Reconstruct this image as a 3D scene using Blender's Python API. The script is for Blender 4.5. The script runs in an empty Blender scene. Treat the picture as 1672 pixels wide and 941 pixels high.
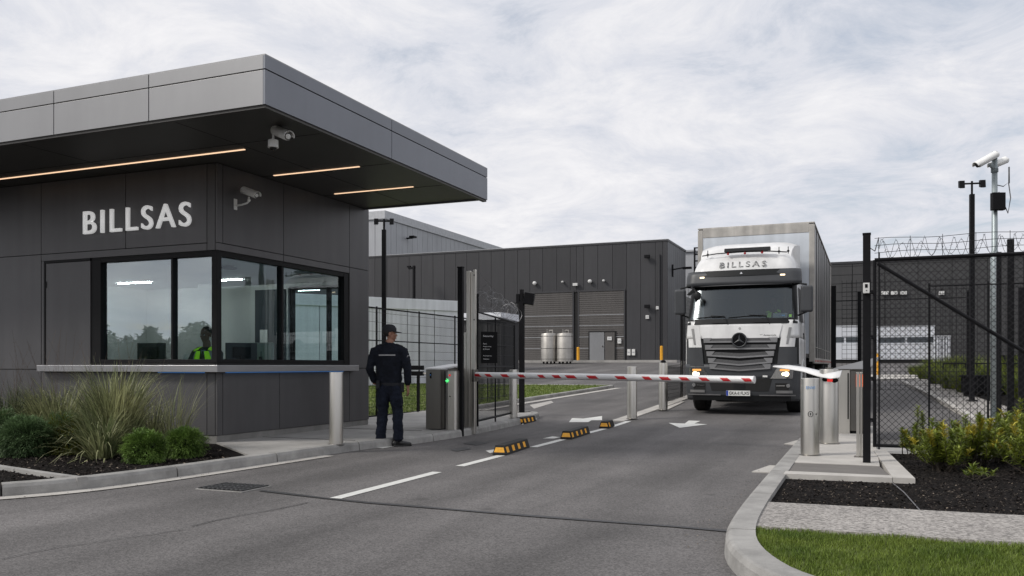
import bpy, bmesh, math, random
from mathutils import Vector, Matrix, Euler, noise
R = math.radians
PI = math.pi
S = bpy.context.scene
COL = S.collection
rnd = random.Random(11)

# ------------------------------------------------------------------ ground height and view helpers
CAM_H = 1.2
TH = R(22.672)
CT, ST = math.cos(TH), math.sin(TH)

def gz(y):
    """the site falls gently towards the gate: height of the ground at y"""
    t = (y - 16.0) / 42.0
    if t <= 0: return 0.0
    return 1.5 * min(t, 1.0) ** 1.2

def surv(px, py, dz=0.0):
    """a surveyed point of the photograph (1672 px wide) brought down onto the ground"""
    kx = (px - 836.0) / 1398.0; kz = (597.0 - py) / 1398.0
    b = 3.0
    for _ in range(4000):
        y = b * (kx * ST + CT)
        if CAM_H + kz * b <= gz(y) + dz: break
        b += 0.03
    return Vector((b * (kx * CT - ST), b * (kx * ST + CT), gz(b * (kx * ST + CT)) + dz))

# ------------------------------------------------------------------ materials
MATS = {}
def mat(name, col, rough=0.6, metal=0.0, var=0.12, vs=3.0, bump=0.0, bs=60.0, spec=0.5, col2=None,
        stretch=(1, 1, 1), island=0.0, emit=None, es=1.0, rvar=0.0, detail=5.0, coat=0.0, streak=0.0):
    m = bpy.data.materials.new(name); m.use_nodes = True; MATS[name] = m
    nt = m.node_tree; N = nt.nodes; L = nt.links
    p = N['Principled BSDF']
    p.inputs['Roughness'].default_value = rough; p.inputs['Metallic'].default_value = metal
    p.inputs['Specular IOR Level'].default_value = spec
    if coat: p.inputs['Coat Weight'].default_value = coat; p.inputs['Coat Roughness'].default_value = .08
    geo = N.new('ShaderNodeNewGeometry')
    mp = N.new('ShaderNodeMapping'); mp.inputs['Scale'].default_value = stretch
    L.new(geo.outputs['Position'], mp.inputs['Vector'])
    ns = N.new('ShaderNodeTexNoise'); ns.inputs['Scale'].default_value = vs; ns.inputs['Detail'].default_value = detail
    ns.inputs['Roughness'].default_value = 0.65
    L.new(mp.outputs['Vector'], ns.inputs['Vector'])
    a = [c * (1 - var) for c in col]; b = [min(1, c * (1 + var)) for c in (col2 or col)]
    rp = N.new('ShaderNodeValToRGB'); rp.color_ramp.elements[0].position = .32; rp.color_ramp.elements[1].position = .68
    rp.color_ramp.elements[0].color = (*a, 1); rp.color_ramp.elements[1].color = (*b, 1)
    L.new(ns.outputs['Fac'], rp.inputs['Fac'])
    out = rp.outputs['Color']
    if island:
        mx = N.new('ShaderNodeMix'); mx.data_type = 'RGBA'; mx.blend_type = 'MULTIPLY'; mx.inputs['Factor'].default_value = 1
        mr = N.new('ShaderNodeMapRange'); mr.inputs['To Min'].default_value = 1 - island; mr.inputs['To Max'].default_value = 1 + island
        L.new(geo.outputs['Random Per Island'], mr.inputs['Value']); L.new(out, mx.inputs['A']); L.new(mr.outputs['Result'], mx.inputs['B'])
        out = mx.outputs['Result']
    if streak:
        n3 = N.new('ShaderNodeTexNoise'); n3.inputs['Scale'].default_value = 1.0; n3.inputs['Detail'].default_value = 6
        m3 = N.new('ShaderNodeMapping'); m3.inputs['Scale'].default_value = (5, 5, .4)
        L.new(geo.outputs['Position'], m3.inputs['Vector']); L.new(m3.outputs['Vector'], n3.inputs['Vector'])
        mr3 = N.new('ShaderNodeMapRange'); mr3.inputs['From Min'].default_value = .3; mr3.inputs['From Max'].default_value = .7
        mr3.inputs['To Min'].default_value = 1 - streak; mr3.inputs['To Max'].default_value = 1 + streak * .4
        mx3 = N.new('ShaderNodeMix'); mx3.data_type = 'RGBA'; mx3.blend_type = 'MULTIPLY'; mx3.inputs['Factor'].default_value = 1
        L.new(n3.outputs['Fac'], mr3.inputs['Value']); L.new(out, mx3.inputs['A']); L.new(mr3.outputs['Result'], mx3.inputs['B'])
        out = mx3.outputs['Result']
    L.new(out, p.inputs['Base Color'])
    if rvar:
        mr2 = N.new('ShaderNodeMapRange'); mr2.inputs['To Min'].default_value = max(.02, rough - rvar); mr2.inputs['To Max'].default_value = rough + rvar
        L.new(ns.outputs['Fac'], mr2.inputs['Value']); L.new(mr2.outputs['Result'], p.inputs['Roughness'])
    if bump:
        n2 = N.new('ShaderNodeTexNoise'); n2.inputs['Scale'].default_value = bs; n2.inputs['Detail'].default_value = 4
        L.new(mp.outputs['Vector'], n2.inputs['Vector'])
        bp = N.new('ShaderNodeBump'); bp.inputs['Strength'].default_value = bump; bp.inputs['Distance'].default_value = .01
        L.new(n2.outputs['Fac'], bp.inputs['Height']); L.new(bp.outputs['Normal'], p.inputs['Normal'])
    if emit:
        p.inputs['Emission Color'].default_value = (*emit, 1); p.inputs['Emission Strength'].default_value = es
    return m

def speckle(name, base, dark, light, scale, rough=.9, bump=.5, patch=.12, pscale=.5):
    """aggregate surface: fine grains over broad worn patches"""
    m = mat(name, base, rough, 0, patch, pscale, 0, detail=8)
    nt = m.node_tree; N = nt.nodes; L = nt.links; p = N['Principled BSDF']
    src = p.inputs['Base Color'].links[0].from_socket
    geo = [n for n in N if n.type == 'NEW_GEOMETRY'][0]
    vo = N.new('ShaderNodeTexVoronoi'); vo.inputs['Scale'].default_value = scale
    L.new(geo.outputs['Position'], vo.inputs['Vector'])
    rp = N.new('ShaderNodeValToRGB'); e = rp.color_ramp.elements
    e[0].position = .0; e[0].color = (dark, dark, dark, 1); e[1].position = 1; e[1].color = (light, light, light, 1)
    sp = N.new('ShaderNodeSeparateColor'); L.new(vo.outputs['Color'], sp.inputs['Color']); L.new(sp.outputs['Red'], rp.inputs['Fac'])
    mx = N.new('ShaderNodeMix'); mx.data_type = 'RGBA'; mx.blend_type = 'MULTIPLY'; mx.inputs['Factor'].default_value = 1
    L.new(src, mx.inputs['A']); L.new(rp.outputs['Color'], mx.inputs['B'])
    # large soft stains
    n4 = N.new('ShaderNodeTexNoise'); n4.inputs['Scale'].default_value = 1.0; n4.inputs['Detail'].default_value = 7
    n4.inputs['Distortion'].default_value = .8
    m4 = N.new('ShaderNodeMapping'); m4.inputs['Scale'].default_value = (1.5, .22, 1)
    L.new(geo.outputs['Position'], m4.inputs['Vector']); L.new(m4.outputs['Vector'], n4.inputs['Vector'])
    r4 = N.new('ShaderNodeMapRange'); r4.inputs['From Min'].default_value = .3; r4.inputs['From Max'].default_value = .7
    r4.inputs['To Min'].default_value = 1 - patch; r4.inputs['To Max'].default_value = 1 + patch * .6
    L.new(n4.outputs['Fac'], r4.inputs['Value'])
    mx4 = N.new('ShaderNodeMix'); mx4.data_type = 'RGBA'; mx4.blend_type = 'MULTIPLY'; mx4.inputs['Factor'].default_value = 1
    L.new(mx.outputs['Result'], mx4.inputs['A']); L.new(r4.outputs['Result'], mx4.inputs['B'])
    L.new(mx4.outputs['Result'], p.inputs['Base Color'])
    bp = N.new('ShaderNodeBump'); bp.inputs['Strength'].default_value = bump; bp.inputs['Distance'].default_value = .004
    L.new(vo.outputs['Distance'], bp.inputs['Height']); L.new(bp.outputs['Normal'], p.inputs['Normal'])
    return m

def glass(name, tint, refl, rough=.0):
    m = bpy.data.materials.new(name); m.use_nodes = True; MATS[name] = m
    nt = m.node_tree; N = nt.nodes; L = nt.links
    N.remove(N['Principled BSDF']); out = N['Material Output']
    tr = N.new('ShaderNodeBsdfTransparent'); tr.inputs['Color'].default_value = (*[c ** .5 for c in tint], 1)
    gl = N.new('ShaderNodeBsdfGlossy'); gl.inputs['Roughness'].default_value = rough; gl.inputs['Color'].default_value = (.86, .95, 1, 1)
    fr = N.new('ShaderNodeFresnel'); fr.inputs['IOR'].default_value = 1.5
    ad = N.new('ShaderNodeMath'); ad.operation = 'ADD'; ad.inputs[1].default_value = refl; ad.use_clamp = True
    bf = N.new('ShaderNodeMath'); bf.operation = 'SUBTRACT'; bf.inputs[0].default_value = 1.0
    gb_ = N.new('ShaderNodeNewGeometry'); L.new(gb_.outputs['Backfacing'], bf.inputs[1])
    ml = N.new('ShaderNodeMath'); ml.operation = 'MULTIPLY'; L.new(fr.outputs['Fac'], ad.inputs[0]); L.new(ad.outputs[0], ml.inputs[0]); L.new(bf.outputs[0], ml.inputs[1])
    # a faint waviness of the pane
    geo = N.new('ShaderNodeNewGeometry'); ns = N.new('ShaderNodeTexNoise'); ns.inputs['Scale'].default_value = 1.3
    L.new(geo.outputs['Position'], ns.inputs['Vector'])
    bp = N.new('ShaderNodeBump'); bp.inputs['Strength'].default_value = .05; bp.inputs['Distance'].default_value = .02
    L.new(ns.outputs['Fac'], bp.inputs['Height']); L.new(bp.outputs['Normal'], gl.inputs['Normal'])
    mx = N.new('ShaderNodeMixShader'); L.new(ml.outputs[0], mx.inputs['Fac']); L.new(tr.outputs[0], mx.inputs[1]); L.new(gl.outputs[0], mx.inputs[2])
    L.new(mx.outputs[0], out.inputs['Surface'])
    return m

def leafmat(name, c1, c2, island=.35, rough=.55, trans=.25):
    m = mat(name, c1, rough, 0, .1, 2.2, 0, col2=c2, island=island, spec=.35)
    nt = m.node_tree; N = nt.nodes; L = nt.links; p = N['Principled BSDF']
    src = p.inputs['Base Color'].links[0].from_socket
    t = N.new('ShaderNodeBsdfTranslucent'); L.new(src, t.inputs['Color'])
    mx = N.new('ShaderNodeMixShader'); mx.inputs['Fac'].default_value = trans
    L.new(p.outputs[0], mx.inputs[1]); L.new(t.outputs[0], mx.inputs[2]); L.new(mx.outputs[0], N['Material Output'].inputs['Surface'])
    return m

M = MATS
speckle('asphalt', (.120, .1135, .1115), .62, 1.45, 95, .88, .5, .24, .35)
def wheel_tracks(m):
    nt = m.node_tree; N = nt.nodes; L = nt.links; p = N['Principled BSDF']; src = p.inputs['Base Color'].links[0].from_socket
    g_ = N.new('ShaderNodeNewGeometry'); sp = N.new('ShaderNodeSeparateXYZ'); L.new(g_.outputs['Position'], sp.inputs[0])
    def mm(op, a, b):
        n = N.new('ShaderNodeMath'); n.operation = op
        for i, q in enumerate((a, b)):
            if isinstance(q, (int, float)): n.inputs[i].default_value = q
            elif q is not None: L.new(q, n.inputs[i])
        return n.outputs[0]
    c_ = mm('COSINE', mm('MULTIPLY', mm('ADD', sp.outputs['X'], 1.9), 2 * PI / 1.75), None)
    c_ = mm('MAXIMUM', c_, 0.0)
    ns = N.new('ShaderNodeTexNoise'); ns.inputs['Scale'].default_value = 1.0; ns.inputs['Detail'].default_value = 8; ns.inputs['Roughness'].default_value = .7
    mp = N.new('ShaderNodeMapping'); mp.inputs['Scale'].default_value = (2.2, .35, 1); L.new(g_.outputs['Position'], mp.inputs[0]); L.new(mp.outputs[0], ns.inputs['Vector'])
    f = mm('SUBTRACT', 1.0, mm('MULTIPLY', mm('MULTIPLY', c_, ns.outputs['Fac']), .34))
    # small oil drips
    vo = N.new('ShaderNodeTexVoronoi'); vo.inputs['Scale'].default_value = 1.15; L.new(g_.outputs['Position'], vo.inputs['Vector'])
    n2 = N.new('ShaderNodeTexNoise'); n2.inputs['Scale'].default_value = 14; L.new(g_.outputs['Position'], n2.inputs['Vector'])
    dd_ = mm('ADD', vo.outputs['Distance'], mm('MULTIPLY', n2.outputs['Fac'], .10))
    mr = N.new('ShaderNodeMapRange'); mr.inputs['From Min'].default_value = .08; mr.inputs['From Max'].default_value = .16; mr.inputs['To Min'].default_value = .72; mr.inputs['To Max'].default_value = 1; L.new(dd_, mr.inputs['Value'])
    f = mm('MULTIPLY', f, mr.outputs['Result'])
    mx = N.new('ShaderNodeMix'); mx.data_type = 'RGBA'; mx.blend_type = 'MULTIPLY'; mx.inputs['Factor'].default_value = 1
    L.new(src, mx.inputs['A']); L.new(f, mx.inputs['B']); L.new(mx.outputs['Result'], p.inputs['Base Color'])
wheel_tracks(MATS['asphalt'])
speckle('tar', (.045, .045, .047), .7, 1.2, 80, .6, .2)
speckle('aggregate', (.34, .32, .30), .45, 1.35, 60, .95, .8, .1, 1.2)
mat('concrete', (.33, .32, .305), .88, 0, .14, 1.6, .35, 120, col2=(.37, .36, .345), detail=9)
mat('kerbconc', (.30, .293, .28), .88, 0, .28, 3.2, .4, 90, detail=9)
mat('palestrip', (.46, .44, .41), .85, 0, .14, 3, .2, 100, detail=9)
mat('browncon', (.15, .14, .13), .9, 0, .15, 3, .3, 120)
mat('paint', (.66, .66, .63), .7, 0, .12, 14, .2, 120, detail=9)
mat('mulch', (.012, .0105, .010), .95, 0, .5, 30, 1.0, 90, spec=.08)
mat('mulchchip', (.019, .016, .0145), .9, 0, .4, 5, 0, island=.9, spec=.12)
mat('soil', (.06, .07, .035), .95, 0, .3, .2, 0)
mat('turf', (.13, .17, .05), .95, 0, .3, 6, 1.0, 140, col2=(.17, .20, .06))
leafmat('grassblade', (.075, .13, .018), (.17, .22, .04), .5)
mat('panel', (.100, .098, .102), .42, .25, .08, 1.2, .03, 900, rvar=.06, island=.08, streak=.11)
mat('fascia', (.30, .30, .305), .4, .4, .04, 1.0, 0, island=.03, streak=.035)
mat('fascia_shaded', (.185, .195, .22), .4, .4, .04, 1.0, 0, island=.03, streak=.035)  # same fascia on the east face, its shade painted in as a darker blue-grey
mat('soffit', (.065, .062, .058), .5, .1, .1, 1.0)
mat('gap', (.01, .01, .01), .8)
mat('plinth', (.22, .215, .205), .9, 0, .2, 3, .3, 80)
mat('blackframe', (.008, .008, .009), .55, 0, spec=.2)
mat('ledge', (.36, .36, .37), .32, .6, .08, 2, .05, 300, stretch=(1, 1, 12))
mat('letter', (.93, .93, .93), .45, emit=(1, 1, 1), es=.34)  # slight glow added to keep the letters bright under the roof overhang
mat('blackmetal', (.010, .010, .0115), .5, 0, .2, 3, rvar=.05, spec=.1)
mat('wire', (.018, .018, .020), .6, 0, spec=.2)
mat('grateiron', (.07, .07, .072), .6, .3, .2, 8)
mat('wirelight', (.22, .22, .23), .4, .8)
mat('steel', (.62, .60, .56), .36, 1.0, .05, 1.2, stretch=(3, 3, .3), rvar=.03)
mat('steeldark', (.22, .21, .195), .36, 1.0, .06, 1.2, stretch=(3, 3, .3), rvar=.03)
mat('whiteplastic', (.62, .62, .61), .4, 0, .08, 4)
mat('camwhite', (.86, .86, .84), .4, 0, .1, 6)
mat('lens', (.005, .005, .006), .1)
mat('glow_strip', (1, .8, .6), .5, emit=(1.0, .66, .42), es=1.15)
mat('glow_white', (1, 1, .95), .5, emit=(1.0, .93, .82), es=1.6)
mat('glow_blue', (.05, .15, .4), .5, emit=(.05, .22, .6), es=.35)
mat('glow_green', (.05, .6, .1), .5, emit=(.1, 1, .25), es=1.2)
mat('glow_red', (.6, .02, .02), .4, emit=(1, .05, .04), es=.55)
mat('glow_orange', (.6, .1, .02), .4, emit=(1, .18, .05), es=.8)
mat('headlamp', (.9, .85, .7), .3, emit=(1.0, .76, .45), es=2.6)
mat('lampamber', (.8, .4, .1), .3, emit=(1.0, .4, .1), es=.6)
mat('wallinside', (.62, .63, .62), .8, 0, .04, 1)
mat('ceilinside', (.55, .56, .57), .8, 0, .04, 1)
mat('doordark', (.045, .055, .065), .6)
mat('floorinside', (.12, .12, .12), .6)
mat('paper', (.75, .75, .73), .8, 0, .05, 30)
mat('monitor', (.012, .012, .013), .45)
mat('chairfab', (.28, .30, .27), .8)
mat('deskwood', (.22, .20, .18), .5)
glass('boothglass', (.60, .76, .79), .27)
glass('boothglass_side', (.66, .82, .86), .05)
mat('glow_room', (1, .95, .9), .5, emit=(1.0, .95, .88), es=120)
glass('rearglass', (.85, .9, .9), .02)
glass('truckglass', (.20, .25, .27), .05, .16)
mat('warehouse', (.044, .044, .048), .5, .25, .07, .3, island=.10, streak=.12)
mat('warehouse_lit', (.085, .088, .096), .5, .4, .07, .3, island=.08, streak=.12)  # same cladding on the end wall, with the light painted in as a paler tone
mat('warehouse_far', (.05, .05, .052), .6, .1, .08, .3, streak=.15)
mat('greyclad', (.36, .37, .39), .55, .2, .05, .3, island=.04, streak=.08)
mat('greytrim', (.42, .43, .45), .5, .2)
mat('roller', (.088, .082, .079), .6, .1, .08, .5, streak=.12)
mat('doorgrey', (.20, .205, .215), .6, 0, .08, 1)
mat('containerw', (.74, .76, .80), .6, .1, .05, 1, island=.06, streak=.12)
mat('cabinwhite', (.56, .58, .62), .6, 0, .05, 1, island=.05)
mat('tank', (.46, .44, .41), .5, .7, .15, 2, .1, 30, streak=.15)
mat('yellow', (.75, .36, .02), .55, 0, .1, 6)
mat('orangeref', (.80, .40, .03), .35, 0, .15, 20, emit=(1, .35, .02), es=.06)
mat('rubber', (.012, .012, .012), .75, 0, .2, 20, .2, 80)
mat('stripered', (.50, .015, .02), .5, 0, .15, 10)
mat('armwhite', (.74, .74, .74), .4, 0, .05, 5, streak=.05)
mat('truckwhite', (.72, .72, .715), .34, 0, .07, 2.5, coat=.35, streak=.12)
mat('truckgrey', (.046, .049, .054), .45, 0, .12, 2)
mat('trucktrim', (.012, .013, .014), .5, 0, .1, 2, spec=.25)
mat('slat', (.26, .26, .265), .35, .5, .1, 4)
mat('meshgrille', (.10, .10, .103), .5, .4, .3, 60)
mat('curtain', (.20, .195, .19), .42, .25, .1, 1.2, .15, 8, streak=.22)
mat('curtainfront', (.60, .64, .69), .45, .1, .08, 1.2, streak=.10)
mat('trailerframe', (.44, .42, .39), .5, .3, .15, 3, streak=.25)
mat('tyre', (.014, .014, .014), .85, 0, .3, 10, .3, 60)
mat('rim', (.25, .25, .25), .4, .8)
mat('logogrey', (.28, .28, .28), .4, .5)
mat('chrome', (.7, .7, .7), .15, 1)
mat('platewhite', (.72, .72, .70), .5)
mat('plateblue', (.01, .05, .4), .5)
mat('ink', (.015, .015, .015), .6)
mat('inkwhite', (.7, .7, .7), .6)
mat('labelblue', (.10, .30, .62), .5)
mat('signboard', (.006, .006, .0065), .7, spec=.15)
mat('navy', (.0065, .0085, .0145), .9, 0, .35, 9, .5, 90, spec=.25)
mat('navytrouser', (.008, .011, .021), .9, 0, .35, 9, .5, 90, spec=.25)
mat('capnavy', (.006, .007, .011), .8, 0, .15, 9)
mat('bootblack', (.006, .006, .006), .4)
mat('reflect', (.28, .28, .29), .5)
mat('skinmid', (.26, .13, .085), .55, 0, .08, 12)
mat('skindark', (.19, .10, .07), .5, 0, .08, 12)
mat('hair', (.010, .008, .007), .7)
mat('eyewhite', (.6, .6, .58), .3)
mat('hivis', (.42, .85, .04), .7, 0, .08, 6, emit=(.4, .9, .03), es=.22)  # faint glow added to the cloth to brighten the dimly lit wearers
mat('shirtblue', (.14, .18, .26), .8)
mat('cable', (.12, .12, .12), .5)
mat('polegrey', (.30, .34, .35), .45, .5, .1, 3)
mat('bark', (.05, .04, .03), .9)
leafmat('grassclump', (.10, .14, .055), (.40, .40, .22), .6)
leafmat('grassdark', (.045, .07, .035), (.11, .14, .065), .45)
leafmat('seedhead', (.09, .06, .045), (.14, .10, .07), .3)
leafmat('bushround', (.065, .13, .022), (.16, .25, .055), .5)
leafmat('bushdark', (.065, .115, .045), (.15, .23, .10), .5)
leafmat('bushyellow', (.10, .12, .015), (.20, .19, .025), .4)
leafmat('shrubleaf', (.085, .135, .020), (.27, .31, .05), .5, .4)
leafmat('shrubyellow', (.28, .27, .03), (.45, .38, .05), .4)
leafmat('hedgeleaf', (.07, .11, .015), (.19, .22, .03), .5)
leafmat('treeleaf', (.012, .022, .010), (.025, .04, .018), .4)

# ------------------------------------------------------------------ objects
def tag(o, label=None, cat=None, group=None, kind=None):
    if label: o['label'] = label
    if cat: o['category'] = cat
    if group: o['group'] = group
    if kind: o['kind'] = kind
    return o

def thing(name, label, cat, loc=(0, 0, 0), rz=0.0, group=None):
    o = bpy.data.objects.new(name, None); COL.objects.link(o)
    o.location = loc; o.rotation_euler = (0, 0, rz); o.empty_display_size = .2
    return tag(o, label, cat, group)

def dup(root, loc, rz=0.0, label=None, group=None, scale=None):
    r = root.copy(); COL.objects.link(r); r.location = loc; r.rotation_euler = (0, 0, rz)
    if scale: r.scale = scale
    if label: r['label'] = label
    if group: r['group'] = group
    for ch in list(root.children):
        c = ch.copy(); COL.objects.link(c); c.parent = r
        for g in list(ch.children):
            d = g.copy(); COL.objects.link(d); d.parent = c
    return r

class MB:
    def __init__(s): s.v = []; s.f = []
    def add(s, vs, fs):
        n = len(s.v); s.v += [tuple(v) for v in vs]; s.f += [tuple(i + n for i in f) for f in fs]; return s
    def box(s, x0, x1, y0, y1, z0, z1):
        if x0 > x1: x0, x1 = x1, x0
        if y0 > y1: y0, y1 = y1, y0
        if z0 > z1: z0, z1 = z1, z0
        return s.add([(x0, y0, z0), (x1, y0, z0), (x1, y1, z0), (x0, y1, z0), (x0, y0, z1), (x1, y0, z1), (x1, y1, z1), (x0, y1, z1)],
                     [(0, 3, 2, 1), (4, 5, 6, 7), (0, 1, 5, 4), (1, 2, 6, 5), (2, 3, 7, 6), (3, 0, 4, 7)])
    def prism(s, poly, z0, z1):
        """poly (x,y) counter-clockwise; z may be a function of y offset"""
        n = len(poly)
        f0 = (lambda y: z0) if not callable(z0) else z0
        f1 = (lambda y: z1) if not callable(z1) else z1
        vs = [(x, y, f0(y)) for x, y in poly] + [(x, y, f1(y)) for x, y in poly]
        return s.add(vs, [tuple(reversed(range(n))), tuple(range(n, 2 * n))] + [(i, (i + 1) % n, n + (i + 1) % n, n + i) for i in range(n)])
    def ext(s, poly, axis, a0, a1):
        """2-D outline extruded along an axis"""
        n = len(poly)
        def mk(p, a):
            return {'x': (a, p[0], p[1]), 'y': (p[0], a, p[1]), 'z': (p[0], p[1], a)}[axis]
        return s.add([mk(p, a0) for p in poly] + [mk(p, a1) for p in poly],
                     [tuple(reversed(range(n))), tuple(range(n, 2 * n))] + [(i, (i + 1) % n, n + (i + 1) % n, n + i) for i in range(n)])
    def tube(s, pts, r, n=8, cap=True, closed=False):
        pts = [Vector(p) for p in pts]; k = len(pts)
        rs = r if isinstance(r, (list, tuple)) else [r] * k
        up = Vector((0, 0, 1)); vs = []; prev = None
        for i, p in enumerate(pts):
            d = (pts[min(i + 1, k - 1)] - pts[max(i - 1, 0)])
            if d.length < 1e-9: d = Vector((0, 0, 1))
            d.normalize()
            if prev is None:
                a = d.cross(up if abs(d.z) < .95 else Vector((1, 0, 0))).normalized()
            else:
                a = (prev - d * prev.dot(d)); a = a.normalized() if a.length > 1e-6 else d.orthogonal().normalized()
            prev = a; b = d.cross(a)
            for j in range(n):
                t = 2 * PI * j / n
                vs.append(p + (a * math.cos(t) + b * math.sin(t)) * rs[i])
        fs = []
        for i in range(k - 1):
            for j in range(n):
                fs.append((i * n + j, i * n + (j + 1) % n, (i + 1) * n + (j + 1) % n, (i + 1) * n + j))
        if cap: fs += [tuple(reversed(range(n))), tuple(range((k - 1) * n, k * n))]
        return s.add(vs, fs)
    def cyl(s, p0, p1, r, n=16, r1=None): return s.tube([p0, p1], [r, r if r1 is None else r1], n)
    def lathe(s, prof, c=(0, 0, 0), n=24):
        vs = [(c[0] + r * math.cos(2 * PI * j / n), c[1] + r * math.sin(2 * PI * j / n), c[2] + z) for r, z in prof for j in range(n)]
        fs = [(i * n + j, i * n + (j + 1) % n, (i + 1) * n + (j + 1) % n, (i + 1) * n + j) for i in range(len(prof) - 1) for j in range(n)]
        fs += [tuple(reversed(range(n))), tuple(range((len(prof) - 1) * n, len(prof) * n))]
        return s.add(vs, fs)
    def ell(s, c, r, nu=14, nv=9, rot=None):
        c = Vector(c); vs = []; fs = []
        for i in range(nv + 1):
            ph = -PI / 2 + PI * i / nv
            for j in range(nu):
                t = 2 * PI * j / nu
                v = Vector((r[0] * math.cos(ph) * math.cos(t), r[1] * math.cos(ph) * math.sin(t), r[2] * math.sin(ph)))
                if rot is not None: v = rot @ v
                vs.append(c + v)
        for i in range(nv):
            for j in range(nu):
                fs.append((i * nu + j, i * nu + (j + 1) % nu, (i + 1) * nu + (j + 1) % nu, (i + 1) * nu + j))
        return s.add(vs, fs)
    def limb(s, pts, rad, side=(1, 0, 0), n=14, dome=True):
        """elliptical loft along pts; rad = [(r_side, r_other)]"""
        pts = [Vector(p) for p in pts]; k = len(pts); side = Vector(side)
        secs = []
        for i, p in enumerate(pts):
            d = (pts[min(i + 1, k - 1)] - pts[max(i - 1, 0)]).normalized()
            a = (side - d * side.dot(d)); a = a.normalized() if a.length > 1e-5 else d.orthogonal().normalized()
            secs.append((p, a, d.cross(a), rad[i], d))
        if dome:
            p, a, b, r, d = secs[0]; m = min(r); secs = [(p - d * m * .6, a, b, (r[0] * .55, r[1] * .55), d)] + secs
            p, a, b, r, d = secs[-1]; m = min(r); secs = secs + [(p + d * m * .6, a, b, (r[0] * .55, r[1] * .55), d)]
        vs = [p + a * r[0] * math.cos(2 * PI * j / n) + b * r[1] * math.sin(2 * PI * j / n) for p, a, b, r, d in secs for j in range(n)]
        k = len(secs)
        fs = [(i * n + j, i * n + (j + 1) % n, (i + 1) * n + (j + 1) % n, (i + 1) * n + j) for i in range(k - 1) for j in range(n)]
        fs += [tuple(reversed(range(n))), tuple(range((k - 1) * n, k * n))]
        return s.add(vs, fs)
    def xf(s, mtx):
        s.v = [tuple(mtx @ Vector(v)) for v in s.v]; return s
    def build(s, name, m, parent=None, smooth=False, bevel=0.0, local=False, origin=None, label=None, seg=2, remesh=0.0, smo=0):
        me = bpy.data.meshes.new(name)
        off = Vector((0, 0, 0))
        if parent is not None and not local:
            q = parent
            while q is not None: off += Vector(q.location); q = q.parent
        if origin is not None: off = Vector(origin)
        me.from_pydata([(v[0] - off.x, v[1] - off.y, v[2] - off.z) for v in s.v], [], s.f)
        me.validate(); me.update()
        if not isinstance(m, (list, tuple)): m = [m]
        for k in m: me.materials.append(MATS[k] if isinstance(k, str) else k)
        bm = bmesh.new(); bm.from_mesh(me); bmesh.ops.recalc_face_normals(bm, faces=bm.faces); bm.to_mesh(me); bm.free()
        o = bpy.data.objects.new(name, me); COL.objects.link(o)
        if parent is not None: o.parent = parent
        if origin is not None: o.location = origin
        if label: o['label'] = label
        if remesh:
            rm = o.modifiers.new('r', 'REMESH'); rm.mode = 'VOXEL'; rm.voxel_size = remesh; rm.use_smooth_shade = True
            if smo:
                sm = o.modifiers.new('s', 'SMOOTH'); sm.factor = .5; sm.iterations = smo
            dg = bpy.context.evaluated_depsgraph_get()
            nm = bpy.data.meshes.new_from_object(o.evaluated_get(dg)); o.modifiers.clear(); o.data = nm; nm.name = name
            if not len(nm.materials):
                for k in m: nm.materials.append(MATS[k])
            smooth = True
        if smooth:
            for p in o.data.polygons: p.use_smooth = True
        if bevel:
            b = o.modifiers.new('b', 'BEVEL'); b.width = bevel; b.segments = seg; b.limit_method = 'ANGLE'; b.angle_limit = R(35)
        return o

def smooth_by_angle(o, ang=35):
    for p in o.data.polygons: p.use_smooth = True
    try: o.data.set_sharp_from_angle(angle=R(ang))
    except Exception: pass
    return o

def text(name, s, size, m, parent=None, loc=(0, 0, 0), rot=(R(90), 0, 0), extrude=.01, width=None, height=None, bold=0.0, space=1.0, align='LEFT', local=False):
    """lettering from the built-in font, turned into a mesh, scaled to the wanted width and cap height"""
    cu = bpy.data.curves.new(name, 'FONT'); cu.body = s; cu.size = size; cu.extrude = 0; cu.offset = bold; cu.space_character = space
    cu.resolution_u = 6
    t = bpy.data.objects.new('tmp', cu); COL.objects.link(t)
    dg = bpy.context.evaluated_depsgraph_get(); dg.update()
    me = bpy.data.meshes.new_from_object(t.evaluated_get(dg)); bpy.data.objects.remove(t)
    xs = [v.co.x for v in me.vertices]; ys = [v.co.y for v in me.vertices]
    sx = width / (max(xs) - min(xs)) if width else 1; sy = height / (max(ys) - min(ys)) if height else (sx if width else 1)
    x0 = min(xs); y0 = min(ys)
    for v in me.vertices: v.co.x = (v.co.x - x0) * sx; v.co.y = (v.co.y - y0) * sy
    bm = bmesh.new(); bm.from_mesh(me)
    if extrude:
        r = bmesh.ops.extrude_face_region(bm, geom=bm.faces[:])
        bmesh.ops.translate(bm, verts=[g for g in r['geom'] if isinstance(g, bmesh.types.BMVert)], vec=(0, 0, extrude))
        bmesh.ops.recalc_face_normals(bm, faces=bm.faces)
    mt = Matrix.Translation(Vector(loc)) @ Euler(rot).to_matrix().to_4x4()
    off = Vector((0, 0, 0))
    if parent is not None and not local:
        q = parent
        while q is not None: off += Vector(q.location); q = q.parent
    bm.transform(Matrix.Translation(-off) @ mt); bm.to_mesh(me); bm.free()
    me.name = name; me.materials.clear(); me.materials.append(MATS[m])
    o = bpy.data.objects.new(name, me); COL.objects.link(o)
    if parent is not None: o.parent = parent
    return o

def structure(o): o['kind'] = 'structure'; return o

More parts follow.
